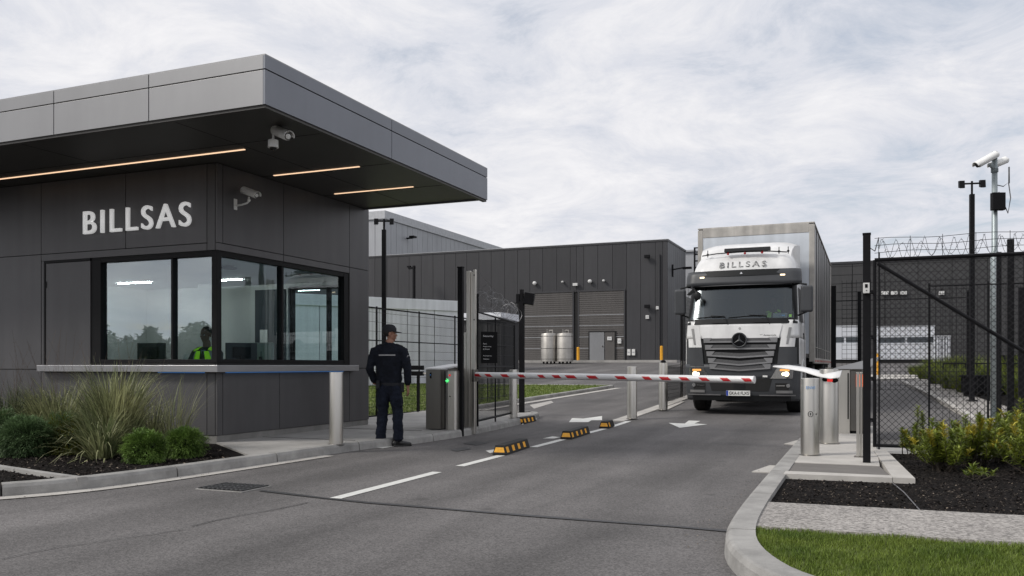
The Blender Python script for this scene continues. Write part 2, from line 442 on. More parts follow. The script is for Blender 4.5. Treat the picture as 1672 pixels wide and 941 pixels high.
# ------------------------------------------------------------------ camera, sky, sun
cam = bpy.data.cameras.new('camera'); co = bpy.data.objects.new('camera', cam); COL.objects.link(co)
co.location = (0, 0, CAM_H); co.rotation_euler = (R(90), 0, TH)
cam.sensor_width = 36; cam.lens = 36 * 1398 / 1672; cam.shift_y = (597 - 470.5) / 1672; cam.clip_end = 3000; cam.clip_start = .05
S.camera = co
S.view_settings.view_transform = 'Standard'; S.view_settings.look = 'None'; S.view_settings.exposure = 0
try:
    S.cycles.use_denoising = True; S.cycles.max_bounces = 6; S.cycles.transparent_max_bounces = 16; S.cycles.sample_clamp_indirect = 4
    S.cycles.caustics_reflective = False; S.cycles.caustics_refractive = False
except Exception: pass

SUN_EL, SUN_AZ = R(40), R(229)     # azimuth measured clockwise from +Y: behind the camera and to its left
w = bpy.data.worlds.new('World'); S.world = w; w.use_nodes = True
nt = w.node_tree; N = nt.nodes; L = nt.links; N.clear()
out = N.new('ShaderNodeOutputWorld')
sky = N.new('ShaderNodeTexSky'); sky.sky_type = 'NISHITA'; sky.sun_disc = False
sky.sun_elevation = SUN_EL; sky.sun_rotation = SUN_AZ; sky.air_density = 1.2; sky.dust_density = 2.0
bg1 = N.new('ShaderNodeBackground'); bg1.inputs['Strength'].default_value = .11; L.new(sky.outputs[0], bg1.inputs['Color'])
tc = N.new('ShaderNodeTexCoord'); sx = N.new('ShaderNodeSeparateXYZ'); L.new(tc.outputs['Generated'], sx.inputs[0])
def mth(op, a, b=None, clamp=False):
    n = N.new('ShaderNodeMath'); n.operation = op; n.use_clamp = clamp
    for i, q in enumerate((a, b)):
        if q is None: continue
        if isinstance(q, (int, float)): n.inputs[i].default_value = q
        else: L.new(q, n.inputs[i])
    return n.outputs[0]
zz = mth('ADD', mth('MAXIMUM', sx.outputs['Z'], 0.0), .16)
cx = mth('DIVIDE', sx.outputs['X'], zz); cy = mth('DIVIDE', sx.outputs['Y'], zz)
cb = N.new('ShaderNodeCombineXYZ'); L.new(cx, cb.inputs[0]); L.new(cy, cb.inputs[1])
def wn(scale, detail, rough, dist=0.0, off=(0, 0, 0)):
    mp = N.new('ShaderNodeMapping'); mp.inputs['Location'].default_value = off; L.new(cb.outputs[0], mp.inputs['Vector'])
    n = N.new('ShaderNodeTexNoise'); n.inputs['Scale'].default_value = scale; n.inputs['Detail'].default_value = detail
    n.inputs['Roughness'].default_value = rough; n.inputs['Distortion'].default_value = dist; L.new(mp.outputs[0], n.inputs['Vector'])
    return n.outputs['Fac']
big = wn(.75, 9, .56, .35, (3.1, 1.7, 0)); fine = wn(2.8, 12, .68, .5, (0, 5, 0)); vast = wn(.22, 3, .5, 0, (8, 2, 0))
mixv = mth('ADD', mth('ADD', mth('MULTIPLY', big, .42), mth('MULTIPLY', fine, .46)), mth('MULTIPLY', vast, .32))
cr = N.new('ShaderNodeValToRGB'); L.new(mixv, cr.inputs['Fac'])
e = cr.color_ramp.elements
e[0].position = .43; e[0].color = (.52, .57, .665, 1)
e[1].position = .71; e[1].color = (.86, .85, .86, 1)
for pos, c in ((.51, (.61, .635, .70, 1)), (.57, (.655, .67, .725, 1)), (.63, (.755, .755, .785, 1))):
    q = e.new(pos); q.color = c
bg2 = N.new('ShaderNodeBackground'); bg2.inputs['Strength'].default_value = 1.12; L.new(cr.outputs[0], bg2.inputs['Color'])
# thin cover lets a little of the blue through where the cloud noise is low
cov = N.new('ShaderNodeMapRange'); cov.inputs['From Min'].default_value = .44; cov.inputs['From Max'].default_value = .56
cov.inputs['To Min'].default_value = .55; cov.inputs['To Max'].default_value = 1.0; L.new(mixv, cov.inputs['Value'])
ms = N.new('ShaderNodeMixShader'); L.new(cov.outputs[0], ms.inputs['Fac']); L.new(bg1.outputs[0], ms.inputs[1]); L.new(bg2.outputs[0], ms.inputs[2])
L.new(ms.outputs[0], out.inputs['Surface'])
sun = bpy.data.lights.new('sun', 'SUN'); sun.energy = 2.3; sun.angle = R(14); sun.color = (1, .955, .89)
so = bpy.data.objects.new('sun', sun); COL.objects.link(so)
d = Vector((math.sin(SUN_AZ) * math.cos(SUN_EL), math.cos(SUN_AZ) * math.cos(SUN_EL), math.sin(SUN_EL)))
so.rotation_euler = d.to_track_quat('Z', 'Y').to_euler(); so.location = (0, -5, 30)
# ================================================================== THE SETTING
def sheet(name, x0, x1, y0, y1, off, m, step=1.0, xs=None):
    xs = xs or [x0, x1]
    ys = []; y = y0
    while y < y1 - 1e-6: ys.append(y); y += step
    ys.append(y1)
    mb = MB(); nx = len(xs)
    vs = [(x, y, gz(y) + off) for y in ys for x in xs]
    fs = [(j * nx + i, j * nx + i + 1, (j + 1) * nx + i + 1, (j + 1) * nx + i) for j in range(len(ys) - 1) for i in range(nx - 1)]
    mb.add(vs, fs)
    return structure(mb.build(name, m))

def clip_y(poly, y, keep_above):
    out = []
    for i in range(len(poly)):
        a, b = poly[i], poly[(i + 1) % len(poly)]
        ia = (a[1] >= y) == keep_above or a[1] == y; ib = (b[1] >= y) == keep_above or b[1] == y
        if ia: out.append(a)
        if ia != ib and a[1] != b[1]:
            t = (y - a[1]) / (b[1] - a[1]); out.append((a[0] + (b[0] - a[0]) * t, y))
    return out

def drape(mb, poly, off, step=1.0, thick=0.0):
    """convex outline laid over the ground, cut into strips along y so that it follows the fall"""
    y0 = min(p[1] for p in poly); y1 = max(p[1] for p in poly)
    y = y0
    while y < y1 - 1e-6:
        yn = min(y1, y + (step if y >= 15.5 else 40)) if y >= 15.5 else min(y1, 16.0 if y < 16 else y + step)
        pc = clip_y(poly, y, True); pc = clip_y(pc, yn, False)
        if len(pc) >= 3:
            n = len(pc)
            top = [(a, b, gz(b) + off) for a, b in pc]
            if thick:
                bot = [(a, b, gz(b) + off - thick) for a, b in pc]
                mb.add(top + bot, [tuple(range(n))] + [(i, (i + 1) % n, n + (i + 1) % n, n + i) for i in range(n)])
            else: mb.add(top, [tuple(range(n))])
        y = yn

sheet('ground', -1500, 1500, -1500, 1500, -.03, 'soil', 1.0, None).data
# (rebuilt below with sensible steps)
for o in [o for o in COL.objects if o.name == 'ground']: bpy.data.objects.remove(o)
ys = [-1500, -200, 0, 16] + [16 + i * 2 for i in range(1, 22)] + [200, 1500]
mb = MB(); mb.add([(x, y, gz(y) - .04) for y in ys for x in (-1500, 0, 1500)],
                  [(j * 3 + i, j * 3 + i + 1, j * 3 + 4 + i, j * 3 + 3 + i) for j in range(len(ys) - 1) for i in range(2)])
structure(mb.build('ground', 'soil'))
ys = [-40, 0, 8, 16] + [16 + i for i in range(1, 43)] + [90]
mb = MB(); mb.add([(x, y, gz(y)) for y in ys for x in (-70, 0, 60)],
                  [(j * 3 + i, j * 3 + i + 1, j * 3 + 4 + i, j * 3 + 3 + i) for j in range(len(ys) - 1) for i in range(2)])
structure(mb.build('road', 'asphalt'))

KH = .12   # kerb height
def offset_path(path, d):
    """points moved to the left of the direction of travel by d"""
    out = []
    for i, p in enumerate(path):
        a = Vector(path[max(i - 1, 0)]); b = Vector(path[min(i + 1, len(path) - 1)]); t = (b - a).normalized()
        out.append((p[0] - t.y * d, p[1] + t.x * d))
    return out
def resample(path, step):
    out = [tuple(path[0])]; acc = 0
    for i in range(len(path) - 1):
        a, b = Vector(path[i]), Vector(path[i + 1]); L_ = (b - a).length; n = max(1, round(L_ / step))
        for k in range(1, n + 1): out.append(tuple(a + (b - a) * k / n))
    return out
def smooth_path(path, it=2):
    for _ in range(it):
        q = [path[0]]
        for i in range(len(path) - 1):
            a, b = Vector(path[i]), Vector(path[i + 1]); q += [tuple(a * .75 + b * .25), tuple(a * .25 + b * .75)]
        q.append(path[-1]); path = q
    return path
def kerb(name, path, width, side, m='kerbconc', h=KH, joint=1.5, zf=gz):
    """kerbstones along a path; side +1: body lies left of the path; battered face, rounded nose, open joints"""
    mb = MB(); path = resample(path, .35)
    prof = [(-.0, -.05), (.012, h - .035), (.03, h - .006), (.05, h), (width, h), (width, -.05)]
    acc = 0; seg = [path[0]]
    segs = []
    for i in range(1, len(path)):
        acc += (Vector(path[i]) - Vector(path[i - 1])).length; seg.append(path[i])
        if acc >= joint or i == len(path) - 1: segs.append(seg); seg = [path[i]]; acc = 0
    for si, seg in enumerate(segs):
        if len(seg) < 2: continue
        n = len(prof); vs = []
        rows = []
        for i, p in enumerate(seg):
            gi = path.index(p); a = Vector(path[max(gi - 1, 0)]); b = Vector(path[min(gi + 1, len(path) - 1)]); t = (b - a).normalized()
            q = Vector(p)
            if i == 0 and si: q = q + t * .009
            if i == len(seg) - 1 and si < len(segs) - 1: q = q - t * .009
            nx, ny = -t.y * side, t.x * side
            for d_, z_ in prof: vs.append((q.x + nx * d_, q.y + ny * d_, zf(q.y) + z_))
        fs = [(i * n + j, i * n + (j + 1) % n, (i + 1) * n + (j + 1) % n, (i + 1) * n + j) for i in range(len(seg) - 1) for j in range(n)]
        fs += [tuple(range(n)), tuple(range((len(seg) - 1) * n, len(seg) * n))]
        mb.add(vs, fs)
    return structure(mb.build(name, m))
def strip_along(name, path, d0, d1, off, m):
    a = offset_path(path, d0); b = offset_path(path, d1); n = len(path)
    mb = MB(); mb.add([(x, y, gz(y) + off) for x, y in a] + [(x, y, gz(y) + off) for x, y in b], [(i, i + 1, n + i + 1, n + i) for i in range(n - 1)])
    return structure(mb.build(name, m))

# --- left kerb, gutter, pavement and planting bed
LK = smooth_path([(-13, 1.6), (-9.6, 3.0), (-8.1, 4.3), (-7.3, 5.35), (-6.98, 5.95), (-6.84, 6.9), (-6.77, 8.2), (-6.72, 9.4), (-6.66, 10.5),
                  (-6.42, 11.4), (-6.33, 12.4), (-6.35, 13.9), (-6.5, 15.6), (-6.66, 17.2), (-6.75, 17.8), (-6.98, 18.15), (-7.4, 18.3), (-9.7, 18.0)], 2)
kerb('kerb', LK, .15, +1)
gut = [p for p in LK if p[1] < 9.75 and p[0] > -13.1]
strip_along('gutter', gut, 0.0, -.19, .008, 'palestrip')
inner = offset_path(LK, .15)
pav = [p for p in inner if p[1] > 8.25]
poly = [(-8.58, 9.62)] + pav + [(-9.72, 18.0), (-9.72, 13.6), (-8.6, 13.6)]
def tri_poly(mb, poly, zf, zb=None):
    """any simple outline, triangulated"""
    bm = bmesh.new(); vs = [bm.verts.new((x, y, zf(y))) for x, y in poly]
    f = bm.faces.new(vs); bmesh.ops.triangulate(bm, faces=[f]); bm.verts.index_update()
    mb.add([v.co[:] for v in bm.verts], [[v.index for v in f.verts] for f in bm.faces]); bm.free()
mb = MB(); tri_poly(mb, poly, lambda y: gz(y) + KH - .012)
sk = [(-8.58, 9.62), pav[0]]; mb.add([(x, y, z) for x, y in sk for z in (0, KH - .012)], [(0, 1, 3, 2)])
structure(mb.build('pavement', 'concrete'))
for i, yj in enumerate((10.6, 12.6)):
    mb = MB(); mb.box(-8.56, -6.9, yj, yj + .012, KH - .013, KH - .008); structure(mb.build('pavement_joint', 'gap'))
bed = [p for p in inner if p[1] <= 8.25] + [pav[0]]
poly = bed + [(-8.58, 9.62), (-8.58, 9.9), (-16, 9.9), (-16, 1.8)]
mb = MB(); tri_poly(mb, poly, lambda y: .085)
structure(mb.build('planting_bed', 'mulch'))
# concrete edging that cuts the bed in two
ed = [(-6.99, 6.1), (-7.6, 6.22), (-8.8, 6.5), (-11, 7.05), (-15.5, 8.15)]
kerb('bed_edging', list(reversed(ed)), .13, -1, 'kerbconc', .125, 2.2, lambda y: 0)

# --- right kerb, slab, beds, aggregate path and lawn
RK = smooth_path([(-.98, 34), (-1.0, 22), (-1.0, 14), (-.97, 9), (-.95, 6.6), (-.89, 5.65), (-.74, 5.05), (-.46, 4.52), (.1, 4.15), (1.5, 3.9), (9, 3.6)], 2)
kerb('kerb', RK, .20, +1)
mb = MB(); mb.prism([(-.79, 8.9), (.20, 8.97), (.20, 9.16), (-.79, 9.14)], -.02, .125); mb.prism([(.205, 8.97), (.40, 8.98), (.19, 11.9), (.04, 11.9)], -.02, .127)
structure(mb.build('slab_edging', 'palestrip'))
mb = MB(); mb.prism([(-.79, 9.14), (.20, 9.16), (.10, 10.05), (-.79, 10.05)], -.02, .112); structure(mb.build('slab_ramp', 'browncon'))
mb = MB(); drape(mb, [(-.79, 10.05), (.10, 10.05), (.05, 16.5), (-.79, 16.5)], .118, 1.0, .1); structure(mb.build('slab', 'palestrip'))
mb = MB()
for p in ([(-1.22, 9.9), (-1.0, 9.9), (-1.0, 10.6), (-1.1, 10.6)], [(-1.2, 13.6), (-1.0, 13.5), (-1.0, 14.4), (-1.05, 14.4)]): mb.prism(p, .0, .012)
structure(mb.build('gutter', 'palestrip'))
mb = MB(); mb.prism([(-.77, 7.12), (9, 7.55), (9, 12.05), (.19, 11.98), (.41, 8.97), (-.77, 8.89)], -.01, .075); structure(mb.build('planting_bed', 'mulch'))
mb = MB(); mb.prism([(-.75, 6.03), (9, 6.3), (9, 7.55), (-.77, 7.12)], -.01, .108); structure(mb.build('path', 'aggregate'))
lawn_r = offset_path([p for p in RK if p[1] < 6.03], .2)
poly = [(-.75, 6.03)] + lawn_r + [(9, 6.3)]
mb = MB(); tri_poly(mb, poly, lambda y: .085)
structure(mb.build('lawn', 'turf'))
mb = MB(); mb.tube([(.2, 8.95, .08), (.28, 8.3, .082), (.36, 7.3, .082)], .006, 4); structure(mb.build('bed_joint', 'wirelight'))

# --- inside the compound: lawn beyond the gate, median strip, paths
lw = [surv(*p, .1) for p in ((606, 684), (694, 674), (740, 668), (781, 663), (840, 654), (900, 645), (960, 636), (1003, 629.5))]
edge = [(p.x, p.y) for p in lw]
tip = edge[-1]
kerb('kerb', edge, .16, +1, 'kerbconc', .11, 2.5)
far = [(p.x, p.y) for p in (surv(1000, 625.5, .1), surv(900, 622.5, .1), surv(700, 621, .1), surv(560, 621, .1))]
poly = offset_path(edge, .16) + far + [(-26, edge[0][1]), ]
mb = MB()
xl = -34.0
eo = offset_path(edge, .16)
for i in range(len(eo) - 1):
    mb.add([(eo[i][0], eo[i][1], gz(eo[i][1]) + .09), (eo[i + 1][0], eo[i + 1][1], gz(eo[i + 1][1]) + .09), (xl, eo[i + 1][1], gz(eo[i + 1][1]) + .09), (xl, eo[i][1], gz(eo[i][1]) + .09)], [(0, 1, 2, 3)])
mb.add([(eo[0][0], 13.7, .08), (eo[0][0], eo[0][1], gz(eo[0][1]) + .09), (xl, eo[0][1], gz(eo[0][1]) + .09), (xl, 13.7, .08)], [(0, 1, 2, 3)])
structure(mb.build('lawn', 'turf'))
strip_along('gutter', edge, 0, -.3, .012, 'palestrip')
mb = MB(); drape(mb, [(eo[-1][0], eo[-1][1]), (eo[-1][0] + .05, eo[-1][1] + .35), (xl, eo[-1][1] + .35), (xl, eo[-1][1])], .10, 1, .1)
structure(mb.build('kerb', 'kerbconc'))
# yard apron in front of the warehouse
mb = MB(); mb.box(-45, -11.6, 55.6, 58.02, 1.3, 1.56); structure(mb.build('yard_apron', 'concrete'))
# median strip (flush concrete) carrying the bollards
mb = MB(); drape(mb, [(-5.02, 17.4), (-4.74, 17.4), (-4.95, 31), (-5.3, 31)], .02, 1, .02)
drape(mb, [(-4.74, 20.4), (-4.55, 20.8), (-4.7, 23.6), (-4.8, 23.6)], .018, 1, .02)
structure(mb.build('median', 'palestrip'))
# right-hand service road edge: footpath that runs to the left into the distance
def gp(*a): return [(p.x, p.y) for p in (surv(*q) for q in a)]
pa = gp((1462, 621), (1500, 617), (1524, 617))
P1 = [surv(x, y, .08) for x, y in ((1470, 622), (1508, 640), (1545, 660), (1580, 680), (1622, 706))]
P2 = [surv(x, y, .08) for x, y in ((1524, 618), (1556, 633), (1605, 651), (1672, 671), (1760, 700))]
mb = MB()
n = len(P1)
mb.add([p[:] for p in P1] + [p[:] for p in P2], [(i, i + 1, n + i + 1, n + i) for i in range(n - 1)])
structure(mb.build('path', 'aggregate'))
kerb('kerb', [(p.x, p.y) for p in P1], .14, +1, 'palestrip', .10, 3)
mb = MB()
Q = [surv(x, y, .1) for x, y in ((1524, 618), (1556, 633), (1605, 651), (1672, 671), (1760, 700), (2100, 690), (2100, 612), (1524, 612))]
tri_poly(mb, [(p.x, p.y) for p in Q], lambda y: gz(y) + .09)
structure(mb.build('planting_bed', 'mulch'))
Q = [surv(x, y, .0) for x, y in ((1340, 622), (1524, 619), (1524, 613), (1340, 613))]
mb = MB(); tri_poly(mb, [(p.x, p.y) for p in Q], lambda y: gz(y) + .03)
structure(mb.build('path', 'palestrip'))
# pavement between the gate and the service road
mb = MB(); mb.prism([(.05, 12.1), (1.0, 12.1), (1.0, 13.0), (.05, 13.4)], 0, .05); structure(mb.build('pavement', 'concrete'))

# --- painted markings
def lane_x(y): return -4.44 - .0205 * (y - 6.5) if y < 18 else -4.68 - .07 * (y - 18)
mk = MB()
for a, b in ((6.5, 8.55), (9.15, 10.45), (11.7, 13.1), (14.35, 15.6), (16.1, 17.5)):
    drape(mk, [(lane_x(a) - .06, a), (lane_x(a) + .06, a), (lane_x(b) + .06, b), (lane_x(b) - .06, b)], .005)
structure(mk.build('lane_marking', 'paint'))
def pxmark(name, pts, off=.006, m='paint'):
    mb = MB(); tri_poly(mb, gp(*pts), lambda y: gz(y) + off); return structure(mb.build(name, m))
pxmark('arrow_marking', [(928.9, 690), (934, 683.4), (952, 684.2), (983, 680), (983, 686.8), (965.8, 687.0), (960.5, 690)])
pxmark('arrow_marking', [(1091.7, 691.2), (1109.7, 699.3), (1155.4, 693.6), (1134, 692.3), (1143.7, 688), (1124.6, 687.4), (1118, 692.3)])
pxmark('lane_marking', [(613, 732), (625, 733), (703, 720.5), (694, 719)])
pxmark('lane_marking', [(800, 741), (793, 737), (806, 735), (820, 736)])
pxmark('lane_marking', [(886, 717), (902, 713.5), (915, 714.5), (905, 717)])
pxmark('lane_marking', [(865, 662), (900, 655), (904, 658), (872, 668)], .006, 'palestrip')
mb = MB()
for a, b in (((700, 715), (722, 706)), ((852, 694), (872, 685)), ((813, 697), (828, 688))):
    A = surv(*a); B = surv(*b); dd = (B - A).normalized(); nn = Vector((-dd.y, dd.x, 0)) * .07
    mb.tube([A, A + (B - A) * .7, B], [.01, .05, .07], 8)
structure(mb.build('kerb_ramp', 'palestrip'))
# tar seam, cracks
def seam(pts, w_, m='tar', off=.007):
    P = [surv(*p) for p in pts]; mb = MB(); V = []
    for i, p in enumerate(P):
        t = (P[min(i + 1, len(P) - 1)] - P[max(i - 1, 0)]).normalized(); nn = Vector((-t.y, t.x, 0))
        ww = w_ * (1 + .25 * math.sin(i * 2.3)); V += [p + nn * ww, p - nn * ww]
    mb.add([(v.x, v.y, gz(v.y) + off) for v in V], [(2 * i, 2 * i + 2, 2 * i + 3, 2 * i + 1) for i in range(len(P) - 1)])
    return structure(mb.build('road_seam', m))
seam([(425, 802), (470, 808), (530, 815), (600, 822), (680, 829), (760, 835), (880, 845), (1000, 854), (1100, 861), (1206, 870)], .032)
seam([(312, 862), (350, 852), (400, 842), (450, 833), (503, 822)], .006)
seam([(0, 915), (90, 897), (180, 884), (300, 866)], .004)
seam([(1100, 702), (1180, 703), (1300, 705)], .008)
for pts in ([(755, 725), (775, 721), (800, 723), (778, 728)], [(735, 735), (760, 731), (770, 734), (745, 738)]):
    pxmark('road_patch', pts, .006, 'tar')

# drain grate with its concrete surround
dg_ = thing('drain_grate', 'dark slotted iron drain grate set flush in the asphalt beside the left kerb', 'drain', (-5.78, 6.7, 0))
mb = MB(); mb.box(-6.02, -5.46, 6.46, 6.90, .001, .009); mb.build('surround', 'kerbconc', dg_)
mb = MB(); mb.box(-6.0, -5.48, 6.48, 6.88, .008, .013); mb.build('pit', 'gap', dg_)
mb = MB()
for i in range(10): mb.box(-6.0 + i * .0555, -6.0 + i * .0555 + .02, 6.48, 6.88, .012, .022)
for i in range(4): mb.box(-6.0, -5.48, 6.51 + i * .11, 6.53 + i * .11, .011, .020)
mb.build('grate', 'grateiron', dg_)

# ================================================================== GUARD BOOTH
BX, BY, BN, BW = -8.55, 9.6, 13.6, -15.5       # east face, south face, north face, west end
booth = thing('guard_booth', 'dark grey panelled gatehouse with overhanging flat roof and wraparound glass', 'guard booth', (-11, 11.6, 0))
# structural shell: dark backing behind the joints, with the window openings left free
mb = MB()
t = .22
WZ0, WZ1 = 1.24, 2.82
mb.box(BW, BX - .02, BY + .02, BY + t, .16, WZ0); mb.box(BW, BX - .02, BY + .02, BY + t, WZ1, 4.1); mb.box(BW, -10.98, BY + .02, BY + t, WZ0, WZ1)
mb.box(BX - t, BX - .02, BY + t, BN - .02, .16, WZ0); mb.box(BX - t, BX - .02, BY + t, BN - .02, WZ1, 4.1); mb.box(BX - t, BX - .02, 12.92, BN - .02, WZ0, WZ1)
mb.build('wall_core', 'gap', booth)
# cladding panels, 12 mm open joints
def clad(mb, plane, a0, a1, z0, z1, g=.006):
    if plane == 'S': mb.box(a0 + g, a1 - g, BY, BY + .03, z0 + g, z1 - g)
    else: mb.box(BX - .03, BX, a0 + g, a1 - g, z0 + g, z1 - g)
mb = MB()
for a, b in ((-15.5, -12.06), (-12.06, -10.28), (-10.28, -8.73)): clad(mb, 'S', a, b, 2.95, 4.08)
clad(mb, 'S', -15.5, -12.06, 1.14, 2.95); clad(mb, 'S', -15.5, -12.06, .2, 1.14)
clad(mb, 'S', -12.06, -8.73, 2.84, 2.95)
clad(mb, 'S', -12.06, -10.3, .2, 1.1); clad(mb, 'S', -10.3, -8.73, .2, 1.1)
clad(mb, 'S', -8.73, BX - .031, 2.84, 4.08); clad(mb, 'S', -8.73, BX - .031, .2, 1.1)
mb.build('wall_panel', 'panel', booth)
mb = MB()
for a, b in ((9.72, 11.1), (11.1, 12.96), (12.96, 13.6)): clad(mb, 'E', a, b, 2.95, 4.08)
clad(mb, 'E', BY, 9.72, 2.95, 4.08); clad(mb, 'E', BY, 9.72, .2, 1.1)
clad(mb, 'E', BY, 11.1, 2.84, 2.95); clad(mb, 'E', 11.1, 12.96, 2.84, 2.95)
clad(mb, 'E', 9.72, 11.0, .2, 1.1); clad(mb, 'E', 11.0, 12.96, .2, 1.1); clad(mb, 'E', 12.96, 13.6, .2, 1.15); clad(mb, 'E', 12.96, 13.6, 1.15, 2.95)
mb.build('wall_panel', 'panel', booth)
mb = MB(); mb.box(BW, BX - .015, BY + .012, BN, -.02, .20); mb.build('plinth', 'plinth', booth)
mb = MB(); mb.box(BW, BX - .06, BN - .03, BN, .2, 1.0); mb.box(BW, -10.25, BN - .03, BN, 1.0, 4.1); mb.box(-10.25, BX - .06, BN - .03, BN, 2.7, 4.1)
mb.box(BW - .03, BW, BY, BN, .2, 4.1); mb.build('wall_panel', 'panel', booth)
# flush service door left of the window
dr = MB(); dr.box(-11.95, -11.0, BY - .004, BY + .03, 1.15, 2.80); dr = dr.build('service_door', 'panel', booth, bevel=.004)
fr = MB(); fr.box(-11.99, -11.955, BY - .010, BY + .03, 1.12, 2.84); fr.box(-11.955, -11.0, BY - .010, BY + .03, 2.805, 2.84); fr.box(-11.965, -11.94, BY - .02, BY - .003, 2.42, 2.52)
fr.build('door_frame', 'blackframe', dr)
clf = MB(); clf.box(-12.05, -12.0, BY, BY + .03, 1.12, 2.84); clf.build('wall_panel', 'panel', booth)
# windows: frames and panes
win = MB()
win.box(-10.985, -10.80, BY + .01, BY + .14, WZ0, WZ1)
win.box(-10.80, BX - .10, BY + .012, BY + .13, WZ0, WZ0 + .05); win.box(-10.80, BX - .10, BY + .012, BY + .13, WZ1 - .055, WZ1)
win.box(-9.42, -9.38, BY + .02, BY + .12, WZ0 + .05, WZ1 - .055)
win.box(BX - .10, BX - .004, BY + .004, BY + .10, WZ0, WZ1 + .02)
ws = win.build('window', 'blackframe', booth, bevel=.004)
pn = MB(); pn.box(-10.80, -9.42, BY + .07, BY + .078, WZ0 + .05, WZ1 - .055); pn.build('pane', 'boothglass', ws)
pn = MB(); pn.box(-9.38, BX - .10, BY + .07, BY + .078, WZ0 + .05, WZ1 - .055); pn.build('pane', 'boothglass', ws)
win = MB()
win.box(BX - .095, BX - .012, BY + .10, 12.80, WZ0, WZ0 + .05); win.box(BX - .095, BX - .012, BY + .10, 12.80, WZ1 - .055, WZ1)
win.box(BX - .12, BX - .02, 11.08, 11.13, WZ0 + .05, WZ1 - .055); win.box(BX - .14, BX - .006, 12.80, 12.925, WZ0, WZ1)
we = win.build('window', 'blackframe', booth, bevel=.004)
pn = MB(); pn.box(BX - .078, BX - .07, BY + .10, 11.08, WZ0 + .05, WZ1 - .055); pn.build('pane', 'boothglass_side', we)
pn = MB(); pn.box(BX - .078, BX - .07, 11.13, 12.80, WZ0 + .05, WZ1 - .055); pn.build('pane', 'boothglass_side', we)
# rear window
win = MB()
for a, b in ((-10.25, -10.19), (-9.42, -9.36), (-8.72, -8.62)): win.box(a, b, BN - .1, BN - .01, 1.0, 2.7)
win.box(-10.19, -9.42, BN - .1, BN - .01, 1.0, 1.06); win.box(-10.19, -9.42, BN - .1, BN - .01, 2.64, 2.7)
win.box(-9.36, -8.72, BN - .1, BN - .01, 1.0, 1.06); win.box(-9.36, -8.72, BN - .1, BN - .01, 2.64, 2.7)
wr = win.build('window', 'blackframe', booth)
pn = MB(); pn.box(-10.19, -9.42, BN - .06, BN - .052, 1.06, 2.64); pn.box(-9.36, -8.72, BN - .06, BN - .052, 1.06, 2.64); pn.build('pane', 'rearglass', wr)
# counter ledge round the corner
mb = MB(); mb.prism([(-12.0, BY - .13), (BX + .12, BY - .13), (BX + .12, 13.08), (BX + .001, 13.08), (BX + .001, BY - .001), (-12.0, BY - .001)], 1.105, 1.205)
mb.build('counter', 'ledge', booth, bevel=.006)
mb = MB(); mb.box(BX + .02, BX + .05, 9.75, 12.7, 1.092, 1.104); mb.box(-9.6, -8.75, BY - .05, BY - .02, 1.092, 1.104); mb.build('light_strip', 'glow_blue', booth)
# roof
RX, RY, RN, RZ0, RZ1, RW = -6.1, 7.6, 13.5, 4.06, 4.60, -16.5
mb = MB()
mb.box(RW, RX - .05, RY + .05, RN - .05, 4.13, 4.56)
mb.box(RW, RX - .07, RY + .07, RN - .07, 4.10, 4.13)
roof = mb.build('roof', 'gap', booth)
SF = MB(); SF.box(RW, RX - .10, RY + .10, RN - .06, 4.085, 4.10); SF.box(RX - .09, RX - .02, RY + .02, RN, 4.03, 4.06); SF.box(RW, RX - .09, RY + .02, RY + .09, 4.03, 4.06)
SF.build('soffit', 'soffit', roof)
fz = 4.445
mb = MB(); g = .006
xs = [RW, -12.4, -10.86, -9.33, -7.78, RX]
for i in range(len(xs) - 1):
    a, b = xs[i] + g, xs[i + 1] - (g if i < len(xs) - 2 else .03)
    mb.box(a, b, RY, RY + .04, 4.06, fz - g); mb.box(a, b, RY, RY + .04, fz + g, RZ1)
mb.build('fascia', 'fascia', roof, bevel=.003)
mb = MB()
ysf = [RY, 10.29, RN]
for i in range(2):
    a, b = ysf[i] + (g if i else 0), ysf[i + 1] - (g if i == 0 else 0)
    mb.box(RX - .029, RX, a, b, 4.06, fz - g); mb.box(RX - .029, RX, a, b, fz + g, RZ1)
mb.box(RW, RX - .03, RN - .04, RN, 4.06, RZ1)
mb.build('fascia', 'fascia_shaded', roof, bevel=.003)
mb = MB(); mb.box(RW, RX, RY, RN, RZ1 - .002, RZ1 + .012); mb.build('roof_flashing', 'fascia', roof)
def soffit_pt(px, py, z=4.084):
    kx = (px - 836) / 1398.; b = (z - CAM_H) * 1398 / (597 - py); return b * (kx * CT - ST), b * (kx * ST + CT)
for (a, b) in (((-30, 297), (397, 243)), ((447, 286.5), (587, 272)), ((546, 316.5), (675, 305))):
    p = soffit_pt(*a); q = soffit_pt(*b); yy = (p[1] + q[1]) / 2
    mb = MB(); mb.box(p[0], q[0], yy - .016, yy + .016, 4.076, 4.084); mb.build('light_strip', 'glow_strip', roof)
# soffit joints
mb = MB()
for yy in (8.9, 10.6, 12.2): mb.box(RW, RX - .1, yy, yy + .01, 4.082, 4.086)
for xx in (-7.6, -10.2, -12.8): mb.box(xx, xx + .01, RY + .1, RN - .1, 4.0825, 4.0865)
mb.build('soffit_joint', 'gap', roof)
text('lettering', 'BILLSAS', .5, 'letter', booth, (-11.08, BY - .03, 3.20), (R(90), 0, 0), .04, width=2.10, height=.352, bold=.001, space=1.22)
